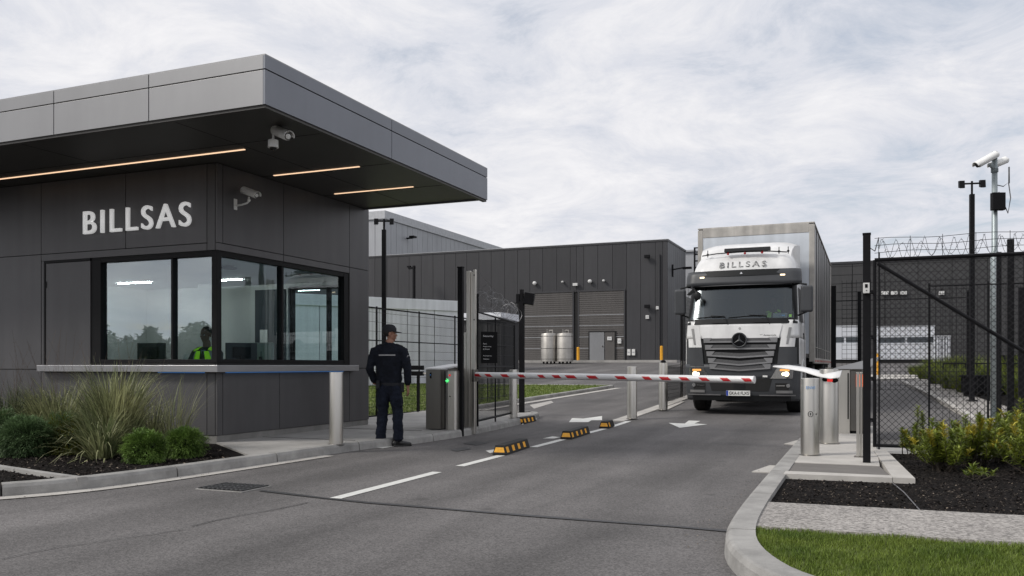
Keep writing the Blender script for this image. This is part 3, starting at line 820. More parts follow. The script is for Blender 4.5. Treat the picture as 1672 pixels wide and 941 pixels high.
# --- interior
it = MB(); it.box(-13.8, BX - .22, BY + .22, BN - .1, .40, .45); it.build('floor', 'floorinside', booth)
it = MB(); it.box(-13.8, BX - .22, BY + .22, BN - .1, 2.76, 2.80); it.build('ceiling', 'ceilinside', booth)
it = MB(); it.box(-13.85, -13.8, BY + .22, BN - .1, .45, 2.97); it.box(-13.8, -10.25, BN - .16, BN - .1, .45, 2.97)
it.box(-10.25, BX - .22, BN - .16, BN - .1, .45, 1.0); it.box(-10.25, BX - .22, BN - .16, BN - .1, 2.7, 2.97)
it.box(-11.95, -11.5, 12.9, 12.96, .45, 2.76)
it.build('inner_wall', 'wallinside', booth)
dd = MB(); dd.box(-11.0, -10.3, BN - .20, BN - .16, .45, 2.66); dd = dd.build('inner_door', 'doordark', booth)
for z in (1.25, 1.62):
    q = MB(); q.box(-10.88, -10.70, BN - .206, BN - .201, z, z + .27); q.build('notice', 'paper', dd)
for (a, b, c, d_) in ((-13.15, -12.35, 12.1, 12.1), (-10.95, -10.45, 12.35, 12.35)):
    q = MB(); q.box(a, b, c, d_ + .028, 2.745, 2.76); q.build('ceiling_light', 'glow_room', booth)
q = MB(); q.lathe([(.12, 0), (.12, .03), (.05, .05)], (-9.2, 10.6, 2.70), 16); q.build('smoke_detector', 'blackframe', booth)
def local_thing(name, label, cat, loc, group=None, rz=0): return thing(name, label, cat, loc, rz, group)
dk = local_thing('desk', 'dark counter desk running behind the booth windows', 'desk', (-9.7, 10.2, .45))
mb = MB(); mb.box(-12.2, -8.85, 9.88, 10.35, 1.12, 1.16); mb.box(-9.25, -8.85, 10.35, 13.2, 1.12, 1.16); mb.build('desk_top', 'deskwood', dk, bevel=.004)
mb = MB(); 
for a, b in ((-12.1, 10.2), (-10.5, 10.2), (-8.95, 9.95), (-9.1, 13.0)): mb = MB(); mb.box(a - .03, a + .03, b - .03, b + .03, .45, 1.12); mb.build('leg', 'blackframe', dk)
def monitor(loc, rz, label, w_=.50, h_=.30, tagc=True):
    m_ = local_thing('monitor', label, 'monitor', loc, 'desk monitors in the booth', rz)
    q = MB(); q.box(-w_ / 2, w_ / 2, -.015, .015, .09, .09 + h_); q.build('screen', 'monitor', m_, bevel=.006, local=True)
    q = MB(); q.box(-.14, .14, -.05, -.015, .16, .09 + h_ * .8); q.build('back_cover', 'blackframe', m_, local=True, bevel=.01)
    q = MB(); q.box(-.03, .03, -.06, -.02, .0, .2); q.box(-.12, .12, -.1, .08, 0, .012); q.build('stand', 'blackframe', m_, local=True)
    if tagc: q = MB(); q.box(-.03, .03, -.056, -.051, .1, .2); q.build('sticker', 'paper', m_, local=True)
    return m_
monitor((-10.30, 10.12, 1.16), R(8), 'black monitor seen from behind at the left booth window with a white tag')
monitor((-8.98, 10.62, 1.16), R(62), 'black monitor behind the corner window, to the right of the seated attendant', tagc=False)
ph = local_thing('desk_phone', 'small black radio handset standing on the desk by the corner window', 'radio', (-8.88, 10.95, 1.16))
q = MB(); q.box(-.05, .05, -.05, .05, 0, .1); q.build('base', 'monitor', ph, local=True, bevel=.01)
q = MB(); q.box(-.02, .02, -.02, .02, .1, .18); q.cyl((.01, 0, .18), (.01, 0, .26), .006, 6); q.build('handset', 'monitor', ph, local=True)
bt = local_thing('water_bottle', 'slim clear bottle on the booth desk left of the seated attendant', 'bottle', (-9.50, 10.0, 1.16))
q = MB(); q.lathe([(.032, 0), (.035, .02), (.035, .16), (.014, .2), (.014, .21)], n=14); q.build('bottle_body', 'rearglass', bt, local=True, smooth=True)
q = MB(); q.lathe([(.016, .21), (.016, .235)], n=12); q.build('cap', 'paper', bt, local=True)
oc = local_thing('office_chair', 'pale office chair with rounded back inside the booth', 'chair', (-9.05, 11.2, .45))
q = MB(); q.box(-.25, .25, -.06, .0, .55, 1.12); q.build('backrest', 'chairfab', oc, local=True, bevel=.05, seg=4)
q = MB(); q.box(-.25, .25, -.5, -.07, .42, .5); q.build('seat', 'chairfab', oc, local=True, bevel=.03)
q = MB(); q.cyl((0, -.27, .06), (0, -.27, .42), .03, 10); [q.tube([(0, -.27, .06), (.28 * math.cos(k * 1.257), -.27 + .28 * math.sin(k * 1.257), .03)], .02, 6) for k in range(5)]
q.build('pedestal', 'blackframe', oc, local=True)

# ================================================================== CAMERAS ON THE BOOTH
def bullet(root, yaw, pitch, loc=(0, 0, 0), L_=.34, r=.052, mname='camwhite'):
    """housing with hood, lens; points along local +Y turned by yaw, pitched down"""
    mt = Matrix.Translation(loc) @ Matrix.Rotation(yaw, 4, 'Z') @ Matrix.Rotation(-pitch, 4, 'X')
    q = MB(); q.limb([(0, -L_ * .5, 0), (0, L_ * .42, 0)], [(r, r * .92)] * 2, dome=True, n=18); q.xf(mt)
    h = q.build('housing', mname, root, local=True, smooth=True)
    q = MB(); 
    pts = [(r * 1.18 * math.cos(a), r * 1.15 * math.sin(a) + .006) for a in [R(-8 + i * 196 / 12) for i in range(13)]]
    inn = [(x * .9, z * .9) for x, z in reversed(pts)]
    q.ext(pts + inn, 'y', -L_ * .45, L_ * .58); q.xf(mt); q.build('sunshield', mname, h, local=True)
    q = MB(); q.cyl((0, L_ * .4, 0), (0, L_ * .50, 0), r * .72, 16); q.xf(mt); q.build('lens', 'lens', h, local=True)
    return h
c1 = soffit_pt(452, 207)
cam1 = thing('security_camera', 'white bullet camera slung from the soffit at the roof corner', 'security camera', (c1[0], c1[1], 4.08))
bullet(cam1, R(-115) + 0, R(22), (.10, -.04, -.10), .36, .058)
q = MB(); q.lathe([(.05, -.025), (.05, 0)], n=14); q.cyl((0, 0, 0), (0, 0, -.08), .016, 8); q.build('bracket', 'camwhite', cam1, local=True)
cam2 = thing('dome_camera', 'white drum shaped dome camera hanging below the soffit bullet camera', 'security camera', (c1[0] - .03, c1[1] - .03, 4.08))
q = MB(); q.cyl((0, 0, -.005), (0, 0, -.17), .014, 8); q.build('bracket', 'camwhite', cam2, local=True)
q = MB(); q.lathe([(.035, -.155), (.06, -.165), (.062, -.24), (.066, -.25), (.064, -.255)], n=20); q.build('housing', 'camwhite', cam2, local=True, smooth=False)
q = MB(); q.ell((0, 0, -.256), (.045, .045, .035)); q.build('lens_dome', 'lens', cam2, local=True, smooth=True)
kx = (384 - 836) / 1398.; b_ = BX / (kx * CT - ST); yy = b_ * (kx * ST + CT); zz_ = CAM_H + (597 - 334) / 1398. * b_
cam3 = thing('security_camera', 'white bullet camera on a wall bracket above the corner window', 'security camera', (BX, yy, zz_))
q = MB(); q.box(0, .012, -.035, .035, -.08, .08); q.build('wall_plate', 'camwhite', cam3, local=True, bevel=.02)
q = MB(); q.tube([(.01, 0, -.02), (.10, .02, -.01), (.19, .03, .01), (.22, .035, .04), (.22, .035, .10)], .014, 8); q.ell((.22, .035, .05), (.024, .024, .024)); q.build('bracket', 'camwhite', cam3, local=True, smooth=True)
bullet(cam3, R(-100), R(20), (.24, .03, .155), .32, .05)
# ================================================================== BOLLARDS
def bollard(label, loc, r=.1, h=1.0, dark=False, group='stainless steel bollards', knob=False):
    b = thing('steel_bollard', label, 'bollard', loc, R(20), group)
    q = MB(); q.lathe([(r, 0), (r, h - .012), (r * .985, h - .004), (r * .93, h)], n=40); o = q.build('post', 'steel', b, local=True); smooth_by_angle(o)
    q = MB(); q.lathe([(r + .02, 0), (r + .02, .006), (r + .004, .012)], n=32); q.build('base_ring', 'steeldark', b, local=True)
    if knob:
        q = MB(); q.lathe([(r * .55, h), (r * .6, h + .04), (r * .3, h + .07)], n=16); q.build('cap', 'blackmetal', b, local=True)
    return b
p = surv(549, 726, KH - .01); bollard('polished steel bollard on the pavement between the booth and the standing guard', p, .095, 1.0)
p = surv(1032, 684, .02); bollard('steel bollard on the median strip left of the truck, nearer of the two', p, .105, 1.12)
p = surv(1083, 670, .02); bollard('steel bollard with a dark cap on the median, right beside the truck', p, .105, 1.14, knob=True)
p = surv(838, 683, .11); bollard('steel bollard at the end of the mesh gate island by the black lamp post', p, .085, 1.0)

# ================================================================== LEFT TURNSTILE AND READER
cb_ = thing('turnstile_cabinet', 'brushed steel turnstile cabinet with sloping white lid left of the gate pillar', 'turnstile', (-6.83, 13.3, KH - .01))
q = MB(); q.box(-6.98, -6.72, 12.9, 12.93, .12, 1.13); q.box(-6.98, -6.955, 12.93, 13.9, .12, 1.13); q.box(-6.72, -6.70, 12.902, 13.05, .12, 1.12)
q.build('front_panel', 'steeldark', cb_, bevel=.004)
q = MB(); q.box(-6.95, -6.72, 12.95, 13.88, .112, 1.10); q.build('body', 'blackmetal', cb_)
q = MB(); q.ext([(12.88, 1.13), (13.9, 1.20), (13.9, 1.23), (12.88, 1.155)], 'x', -7.0, -6.68); q.build('lid', 'armwhite', cb_, bevel=.004)
q = MB(); q.ext([(13.2, 1.0), (13.9, .82), (13.9, 1.19), (13.2, 1.14)], 'x', -6.719, -6.70); q.build('side_wing', 'steeldark', cb_)
q = MB(); q.box(-6.90, -6.87, 12.893, 12.902, .98, 1.08); q.build('reader', 'blackmetal', cb_)
q = MB(); q.box(-6.895, -6.882, 12.889, 12.894, 1.03, 1.05); q.build('indicator', 'glow_blue', cb_)
rd = thing('reader_post', 'narrow steel card reader post with green and red lights at the lane entrance', 'card reader', (-6.5, 12.95, KH - .01))
pr = [(-6.60 + .05 - .05 * math.cos(a), 12.93 - .06 * math.sin(a)) for a in [R(i * 15) for i in range(7)]]
q = MB(); q.prism([(-6.61, 13.05), (-6.61, 12.91), (-6.585, 12.875), (-6.54, 12.86), (-6.42, 12.86), (-6.39, 12.88), (-6.39, 13.05)], .11, 1.105); q.build('post', 'steel', rd, bevel=.004)
q = MB(); q.box(-6.615, -6.385, 12.855, 13.055, 1.106, 1.12); q.build('top', 'steeldark', rd, bevel=.003)
q = MB(); q.cyl((-6.50, 12.861, .68), (-6.50, 12.852, .68), .012, 10); q.build('keyhole', 'blackmetal', rd)
q = MB(); q.box(-6.52, -6.49, 12.853, 12.859, 1.02, 1.05); q.build('stop_light', 'glow_red', rd)
# green arrow
q = MB(); q.ext([(-6.575, .93), (-6.575, .955), (-6.545, .955), (-6.56, .985), (-6.52, .945), (-6.56, .905), (-6.545, .93)], 'y', 12.842, 12.852); q.build('go_arrow', 'glow_green', rd)

# ================================================================== MAIN GATE POST, PILLAR, BOOM BARRIER
gp1 = thing('gate_post', 'tall black square gate post standing behind the turnstile cabinet', 'gate post', (-6.27, 13.05, 0))
q = MB(); q.box(-6.43, -6.34, 13.0, 13.07, .0, 2.85); q.build('post', 'blackmetal', gp1, bevel=.005)
q = MB(); q.box(-6.435, -6.335, 12.995, 13.075, 2.85, 2.87); q.build('cap', 'blackmetal', gp1)
gp2 = thing('barrier_pillar', 'tall pale steel channel pillar that carries the boom barrier', 'barrier', (-6.4, 13.7, 0))
q = MB(); q.box(-6.53, -6.46, 13.55, 13.62, .0, 2.86); q.box(-6.458, -6.41, 13.58, 13.64, 0, 2.84); q.build('channel', 'steel', gp2, bevel=.004)
q = MB(); q.box(-6.405, -6.36, 13.56, 13.62, .0, 2.88); q.build('channel', 'steel', gp2, bevel=.004)
q = MB(); q.box(-6.60, -6.535, 13.545, 13.59, .10, 1.78); q.build('cover_plate', 'steel', gp2, bevel=.004)
q = MB()
for z in (2.0, 2.78): q.cyl((-6.382, 13.561, z), (-6.382, 13.555, z), .012, 10)
q.build('bolt', 'blackmetal', gp2)
q = MB(); q.box(-6.36, -6.30, 13.40, 13.56, .92, 1.13); q.build('hinge_box', 'steeldark', gp2, bevel=.01)
q = MB(); q.box(-6.365, -6.31, 13.42, 13.48, .01, 1.15); q.build('stanchion', 'steel', gp2, bevel=.006)
arm = thing('boom_barrier', 'white boom barrier arm with red flashes lowered across both lanes', 'barrier', (-6.3, 13.48, 1.04))
A0 = Vector((-6.30, 13.47, 1.035)); A1 = Vector((-1.50, 12.38, 1.0))
q = MB(); q.limb([A0, A1], [(.052, .058)] * 2, side=(0, 0, 1), dome=False, n=24); arm_o = q.build('pole', 'armwhite', arm); smooth_by_angle(arm_o)
dA = (A1 - A0); LA = dA.length; dA.normalize(); nA = Vector((dA.y, -dA.x, 0))   # towards the camera
if nA.y > 0: nA = -nA
def arm_pt(s_, h_, out=.0015):
    """point on the rounded face of the arm: s along it, h height from its axis"""
    d2 = math.sqrt(max(0, 1 - (h_ / .052) ** 2)) * .058 + out
    return A0 + dA * s_ + nA * d2 + Vector((0, 0, h_))
pxs = [782, 801, 827, 855, 887, 912, 935, 970, 1017, 1059, 1088, 1120, 1152, 1186, 1222]
arng = random.Random(4)
for px in pxs:
    # where the flash sits on the arm
    kx = (px - 836) / 1398.; best = min((abs((A0 + dA * (k * LA / 400)).to_2d().dot(Vector((CT, ST))) - kx * (A0 + dA * (k * LA / 400)).to_2d().dot(Vector((-ST, CT)))), k) for k in range(401))[1]
    s0 = best * LA / 400; L_ = arng.uniform(.13, .22); 
    q = MB(); nn = 6; top = .022; bot = -.027; vs = []
    for j in range(nn + 1):
        h_ = bot + (top - bot) * j / nn
        sh = (j / nn - .5) * -.06
        vs += [arm_pt(s0 - L_ * .42 + sh, h_), arm_pt(min(LA, s0 + L_ * .42 + sh), h_)]
    q.add(vs, [(2 * j, 2 * j + 1, 2 * j + 3, 2 * j + 2) for j in range(nn)]); q.build('red_flash', 'stripered', arm)
q = MB(); q.limb([A1 - dA * .01, A1 + dA * .012], [(.054, .060)] * 2, side=(0, 0, 1), dome=False, n=24); q.build('end_cap', 'armwhite', arm)

# ================================================================== MESH
def wires(mb, o, u, v, lu, lv, su, sv, r):
    """welded mesh of thin square wires: origin, unit axes, lengths, spacings"""
    u = Vector(u); v = Vector(v); o = Vector(o); w_ = u.cross(v)
    def bar(a, b):
        d_ = (b - a).normalized(); s_ = d_.cross(w_) * r; t_ = w_ * r
        mb.add([a - s_, a + t_, a + s_, a - t_, b - s_, b + t_, b + s_, b - t_], [(0, 1, 5, 4), (1, 2, 6, 5), (2, 3, 7, 6), (3, 0, 4, 7)])
    k = 0.0
    while k <= lu + 1e-6: bar(o + u * k, o + u * k + v * lv); k += su
    k = 0.0
    while k <= lv + 1e-6: bar(o + v * k + w_ * r, o + v * k + u * lu + w_ * r); k += sv
def chain(mb, o, u, lu, lv, s_, r):
    """chain link: two families of diagonals"""
    u = Vector(u); v = Vector((0, 0, 1)); o = Vector(o); w_ = u.cross(v)
    def bar(a, b):
        d_ = (b - a).normalized(); p_ = d_.cross(w_) * r; t_ = w_ * r
        mb.add([a - p_, a + t_, a + p_, a - t_, b - p_, b + t_, b + p_, b - t_], [(0, 1, 5, 4), (1, 2, 6, 5), (2, 3, 7, 6), (3, 0, 4, 7)])
    n = int((lu + lv) / s_)
    for i in range(1, n):
        c = i * s_
        x0, z0 = (c, 0) if c <= lu else (lu, c - lu); x1, z1 = (0, c) if c <= lv else (c - lv, lv)
        bar(o + u * x0 + v * z0, o + u * x1 + v * z1)
        bar(o + u * (lu - x0) + v * z0 + w_ * r * 1.5, o + u * (lu - x1) + v * z1 + w_ * r * 1.5)
def coil(mb, a, b, rad, pitch, r, wob=.0, seed=1, n=12, segs=3):
    a = Vector(a); b = Vector(b); L_ = (b - a).length; d_ = (b - a).normalized(); v = Vector((0, 0, 1)); s_ = d_.cross(v).normalized()
    pts = []; k = int(L_ / pitch * n); rg = random.Random(seed)
    for i in range(k + 1):
        t_ = 2 * PI * i / n; rr = rad * (1 + wob * math.sin(i * .37))
        pts.append(a + d_ * (L_ * i / k) + (s_ * math.cos(t_) + v * math.sin(t_)) * rr)
    mb.tube(pts, r, segs, cap=False)
    # barbs
    for i in range(0, k, 3):
        p = pts[i]; q_ = Vector((rg.uniform(-1, 1), rg.uniform(-1, 1), rg.uniform(-1, 1))).normalized() * .022
        mb.tube([p - q_, p + q_], r * .8, 3, cap=False)

# --- inner gate leaf of mesh folded along the island, with razor coils and the direction board
g3 = thing('mesh_gate', 'dark welded mesh gate leaf standing along the island behind the barrier pillar', 'gate', (-6.6, 15.2, 0))
a = Vector((-6.42, 13.78, .12)); b = Vector((-6.9, 16.7, .12)); u = (b - a).normalized(); LL = (b - a).length
q = MB(); wires(q, a + Vector((0, 0, .08)), u, (0, 0, 1), LL, 1.95, .055, .2, .004); q.build('mesh', 'wire', g3)
q = MB(); q.tube([a, a + Vector((0, 0, 2.35))], .022, 6); q.tube([a + u * LL * .96, b + Vector((0, 0, 1.92)) - u * LL * .04], .024, 6)
q.tube([a + u * LL * .43, a + u * LL * .43 + Vector((0, 0, 2.0))], .016, 6)
q.tube([a + Vector((0, 0, .1)), b + Vector((0, 0, .1))], .018, 6); q.tube([a + Vector((0, 0, 2.03)), b + Vector((0, 0, 1.98))], .016, 6); q.tube([a + Vector((0, 0, 1.06)), b + Vector((0, 0, 1.04))], .014, 6)
q.build('frame', 'blackmetal', g3)
q = MB(); coil(q, a + Vector((0, 0, 2.30)), b + Vector((0, 0, 2.12)), .15, .22, .003, .1, 3); coil(q, a + Vector((.02, .3, 2.42)), b + Vector((.02, 0, 2.22)), .10, .30, .0025, .2, 5)
q.tube([a + Vector((0, 0, 2.75)), b + Vector((0, 0, 2.2))], .004, 4); q.build('razor_wire', 'wirelight', g3)
# board
bd = thing('direction_board', 'black notice board with small white lines of text fixed on the mesh gate', 'sign', (-6.47, 14.1, 1.1))
a2 = a + u * .06 + Vector((.045, 0, 0)); uu = Vector((u.x, u.y, 0))
BWd = .62
q = MB()
c0 = a2 + Vector((0, 0, 1.13)); c1_ = a2 + uu * BWd + Vector((0, 0, 1.13)); hgt = .58; thk = Vector((.02, .003, 0))
# faces the lane: built as a thin slab, angled to the lane
fw = Vector((math.cos(R(8)), math.sin(R(8)), 0))
o_ = a2 + Vector((.02, -.02, 1.12)); fx = (Vector((CT, ST, 0)) * .9 + uu * .35).normalized(); fn = Vector((fx.y, -fx.x, 0))
W_ = .30
q.add([o_, o_ + fx * W_, o_ + fx * W_ + Vector((0, 0, .56)), o_ + Vector((0, 0, .56)), o_ - fn * .02, o_ + fx * W_ - fn * .02, o_ + fx * W_ + Vector((0, 0, .56)) - fn * .02, o_ - fn * .02 + Vector((0, 0, .56))],
      [(0, 1, 2, 3), (7, 6, 5, 4), (0, 4, 5, 1), (1, 5, 6, 2), (2, 6, 7, 3), (3, 7, 4, 0)])
q.build('board', 'signboard', bd)
rzb = math.atan2(fx.y, fx.x)
for s_, z, wd, hh in (('Security', .46, .19, .040), ('Park', .335, .07, .022), ('Reporting', .285, .15, .022), ('& Drivers', .24, .12, .022), ('Reception', .12, .16, .020), ('Visitors', .065, .11, .020)):
    text('lettering', s_, .1, 'inkwhite', bd, tuple(o_ + fx * .035 + Vector((0, 0, z)) + fn * .003), (R(90), 0, rzb), .001, width=wd, height=hh)

# --- black lamp post with floodlight box by the island nose
p = surv(852, 674, .1)
lp = thing('floodlight_post', 'black square post with a tilted black box floodlight near the kerb nose', 'lamp post', p)
H_ = CAM_H + (597 - 473) / 1398. * p.xy.dot(Vector((-ST, CT))) - p.z
q = MB(); q.box(-.05, .05, -.05, .05, 0, H_ - .28); q.box(-.035, .035, -.035, .035, H_ - .28, H_); q.build('post', 'blackmetal', lp, local=True)
q = MB(); q.box(-.09, .09, -.09, .09, 0, .015); q.build('base_plate', 'blackmetal', lp, local=True)
q = MB(); q.box(.05, .28, -.10, .10, H_ - .33, H_ - .07); q.xf(Matrix.Translation((.1, 0, H_ - .2)) @ Matrix.Rotation(R(10), 4, 'Y') @ Matrix.Translation((-.1, 0, -(H_ - .2)))); q.xf(Matrix.Rotation(R(15), 4, 'Z'))
q.build('lamp_head', 'blackmetal', lp, local=True, bevel=.01)
q = MB(); q.box(-.12, -.05, -.05, .05, H_ - .32, H_ - .1); q.tube([(-.2, 0, H_ - .3), (0, 0, H_ - .3)], .012, 6); q.build('junction_box', 'blackmetal', lp, local=True)

# --- wheel stops
def wheel_stop(label, loc, L_, rz, tilt=0):
    s_ = thing('wheel_stop', label, 'wheel stop', loc, rz, 'black and yellow rubber lane separators')
    q = MB(); w1, w0, h_ = .065, .10, .13
    q.add([(-w0, 0, 0), (w0, 0, 0), (w1, .03, h_), (-w1, .03, h_), (-w0, L_, 0), (w0, L_, 0), (w1, L_ - .03, h_), (-w1, L_ - .03, h_)],
          [(0, 1, 2, 3), (5, 4, 7, 6), (1, 5, 6, 2), (4, 0, 3, 7), (3, 2, 6, 7), (0, 4, 5, 1)])
    q.build('body', 'rubber', s_, local=True, bevel=.008)
    def face(u0, u1, v0, v1, sgn, name='reflector', m='orangeref'):
        def P(uu, vv): x = (w0 + (w1 - w0) * vv) * sgn; return (x + .003 * sgn, uu, vv * h_)
        q = MB(); q.add([P(u0 + .01, v0), P(u1 - .01, v0), P(u1 - .02, v1), P(u0, v1)], [(0, 1, 2, 3)]); q.build(name, m, s_, local=True)
    k = max(1, int(L_ / .28))
    for i in range(k):
        a_ = .05 + i * (L_ - .1) / k
        face(a_, a_ + .13, .22, .8, 1); face(a_, a_ + .13, .22, .8, -1)
    def e(x, z, yy): return (x, yy, z)
    q = MB(); f_ = lambda v: .03 * v - .003
    q.add([(-.075, f_(.3), .035), (.075, f_(.3), .035), (.055, f_(.78), .10), (-.055, f_(.78), .10)], [(0, 1, 2, 3)]); q.build('reflector', 'orangeref', s_, local=True)
    return s_
for (n0, n1, lab) in (((815, 744), (855, 731), 'black and yellow rubber lane separator nearest the camera on the dashed line'),
                      ((924, 718), (955, 708), 'black and yellow rubber lane separator, middle one on the dashed line'),
                      ((986, 700), (989, 696.5), 'short black and yellow lane separator, farthest on the dashed line'),
                      ((848, 693), (869, 687.5), 'black and yellow rubber separator lying against the left island kerb')):
    A = surv(*n0); B = surv(*n1); L_ = max(.3, (B - A).length); L_ = min(L_, 1.35)
    ang = math.atan2(B.y - A.y, B.x - A.x) - PI / 2
    if 'short' in lab: ang = R(4)
    wheel_stop(lab, (A.x, A.y, gz(A.y) + .004), L_, ang)

# ================================================================== SITE FENCES, LEFT
f1 = thing('mesh_fence', 'grey welded mesh fence along the lawn behind the guard', 'fence', (-9.62, 18, 0))
q = MB(); wires(q, (-9.62, 15.0, .12), (0, 1, 0), (0, 0, 1), 7.6, 2.3, .055, .2, .0036); q.build('mesh', 'wire', f1)
q = MB()
for yy in (15.6, 17.45, 19.3, 21.3): q.box(-9.64, -9.61, yy, yy + .025, .0, 2.45)
q.box(-9.63, -9.61, 15, 22.6, 2.40, 2.43); q.box(-9.63, -9.61, 15, 22.6, 1.72, 1.74); q.box(-9.63, -9.61, 15, 22.6, 1.02, 1.04); q.box(-9.63, -9.61, 15, 22.6, .12, .15)
q.build('frame', 'blackmetal', f1)
f1b = thing('control_box', 'small black control box mounted on the fence beside the guard', 'box', (-9.5, 17.6, 1.2))
q = MB(); q.box(-9.58, -9.30, 17.0, 17.12, 1.10, 1.20); q.box(-9.58, -9.30, 17.0, 17.12, .97, 1.07); q.build('case', 'blackmetal', f1b, bevel=.01)
q = MB(); q.tube([(-9.30, 17.05, 1.02), (-8.95, 17.1, 1.02)], .02, 8); q.build('latch_bar', 'steel', f1b)
q = MB(); q.box(-9.45, -9.42, 17.03, 17.09, .15, .97); q.build('stand', 'blackmetal', f1b)
f2 = thing('mesh_fence', 'brownish tall mesh fence on the median left of the truck', 'fence', (-5.2, 28, gz(28)))
q = MB(); wires(q, (-5.12, 25.2, gz(25) + .05), (-.03, 1, 0), (0, 0, 1), 9.5, 3.0, .09, .12, .005); q.build('mesh', 'wire', f2)
q = MB(); 
for yy in (25.2, 28.3, 31.4, 34.6): q.box(-5.15 - (yy - 25.2) * .03, -5.09 - (yy - 25.2) * .03, yy, yy + .06, gz(yy), gz(25) + 3.1)
q.build('post', 'blackmetal', f2)
f3 = thing('low_fence', 'low mesh barrier panel running from the capped bollard toward the truck', 'fence', (-5.1, 24, gz(24)))
q = MB(); wires(q, (-5.05, 22.6, gz(23) + .05), (-.02, 1, 0), (0, 0, 1), 2.6, .95, .06, .1, .004); q.build('mesh', 'wire', f3)
q = MB(); q.tube([(-5.05, 22.6, gz(23) + 1.0), (-5.1, 25.2, gz(23) + 1.05)], .015, 6); q.tube([(-5.1, 25.15, gz(25)), (-5.1, 25.15, gz(25) + 1.1)], .02, 6); q.build('rail', 'steeldark', f3)

def twin_lamp(label, p, top_px, r, lit=.2, m='blackmetal', rz=0.0, headw=.2, sc=1.0):
    b = p.xy.dot(Vector((-ST, CT))); H_ = CAM_H + (597 - top_px) / 1398. * b - p.z
    t_ = thing('light_pole', label, 'light pole', p, rz, None)
    q = MB(); q.box(-r, r, -r, r, 0, H_ - .55 * sc); q.cyl((0, 0, H_ - .56 * sc), (0, 0, H_), r * .5, 8); q.build('pole', m, t_, local=True)
    q = MB(); q.box(-r * 2, r * 2, -r * 2, r * 2, 0, .03); q.build('base_plate', m, t_, local=True)
    q = MB(); q.tube([(-.32 * sc, 0, H_ - .10 * sc), (.32 * sc, 0, H_ - .10 * sc)], r * .45, 6); q.build('crossarm', m, t_, local=True)
    for s_ in (-1, 1):
        q = MB(); q.add([(s_ * .28 * sc - .1 * sc, -.12 * sc, H_ - .30 * sc), (s_ * .28 * sc + .1 * sc, -.12 * sc, H_ - .30 * sc), (s_ * .28 * sc + .1 * sc, .1 * sc, H_ - .24 * sc), (s_ * .28 * sc - .1 * sc, .1 * sc, H_ - .24 * sc),
               (s_ * .28 * sc - .1 * sc, -.08 * sc, H_ + .02 * sc), (s_ * .28 * sc + .1 * sc, -.08 * sc, H_ + .02 * sc), (s_ * .28 * sc + .1 * sc, .12 * sc, H_ + .04 * sc), (s_ * .28 * sc - .1 * sc, .12 * sc, H_ + .04 * sc)],
              [(0, 3, 2, 1), (4, 5, 6, 7), (0, 1, 5, 4), (1, 2, 6, 5), (2, 3, 7, 6), (3, 0, 4, 7)]); q.xf(Matrix.Translation((s_ * .12 * sc, 0, 0))); h_ = q.build('lamp_head', m, t_, local=True)
        q = MB(); x_ = s_ * .40 * sc; q.add([(x_ - .08 * sc, -.11 * sc, H_ - .306 * sc), (x_ + .08 * sc, -.11 * sc, H_ - .306 * sc), (x_ + .08 * sc, .08 * sc, H_ - .252 * sc), (x_ - .08 * sc, .08 * sc, H_ - .252 * sc)], [(0, 3, 2, 1)]); q.build('lamp_glass', 'whiteplastic', h_, local=True)
    return t_
p = surv(627, 680, .1); twin_lamp('slim black light pole with two pale lamp heads rising behind the guard', p, 358, .045, sc=.42, m='blackmetal', rz=TH)
p = surv(1587, 655, .1); twin_lamp('tall black light pole with two box lamps beyond the right gate', p, 296, .052, rz=TH - .2, sc=.60)

# ================================================================== RIGHT ISLAND: bollards, turnstile, gate
b1 = bollard('thick steel bollard with a blue label, front one on the right concrete island', (-.665, 10.93, .118), .108, .93, group='thick steel posts on the right island')
text('label_text', 'ENVI', .06, 'labelblue', b1, (-.05, -.1105, .80), (R(90), 0, 0), .002, width=.10, height=.034, local=True)
q = MB(); q.tube([(.0 + .028 * math.cos(t_), -.1095, .50 + .032 * math.sin(t_)) for t_ in [2 * PI * i / 20 for i in range(21)]], .0035, 5); q.box(-.006, .006, -.112, -.108, .485, .515); q.build('lock', 'blackmetal', b1, local=True)
q = MB(); q.cyl((.065, -.084, .5), (.067, -.09, .5), .008, 8); q.build('screw', 'blackmetal', b1, local=True)
b1.rotation_euler = (0, 0, TH * .3)
b2 = bollard('thick steel post with a red signal light, second on the right concrete island', (-.52, 12.66, .118), .125, 1.03, group='thick steel posts on the right island')
b2.rotation_euler = (0, 0, TH * .3)
q = MB(); q.box(-.035, .035, -.145, -.118, .86, .945); q.build('signal_light', 'glow_red', b2, local=True)
q = MB(); q.ell((-.055, -.118, .89), (.045, .02, .03)); q.ell((.06, -.115, .88), (.05, .02, .035)); q.build('signal_bracket', 'blackmetal', b2, local=True, smooth=True)
# curved translucent wing lying over the posts
wg = thing('barrier_wing', 'curved milky plastic wing lid resting on top of the second steel post', 'barrier wing', (-.55, 12.5, 1.15))
q = MB()
def cp(px, py, b): 
    kx = (px - 836) / 1398.; return Vector((b * (kx * CT - ST), b * (kx * ST + CT), CAM_H + (597 - py) / 1398. * b))
U = [cp(1262, 598, 13.0), cp(1285, 597, 12.8), cp(1310, 600, 12.4), cp(1335, 606, 12.0), cp(1355, 609, 11.75), cp(1374, 606, 11.6)]
Lw = [cp(1262, 599, 13.0), cp(1285, 602, 12.6), cp(1310, 606, 12.1), cp(1335, 614, 11.75), cp(1355, 618, 11.6), cp(1371, 616, 11.5)]
Up = [v + Vector((0, .28, .01)) for v in U]
n = 6
q.add(U + Lw + Up, [(i, i + 1, n + i + 1, n + i) for i in range(5)] + [(2 * n + i, 2 * n + i + 1, i + 1, i) for i in range(5)])
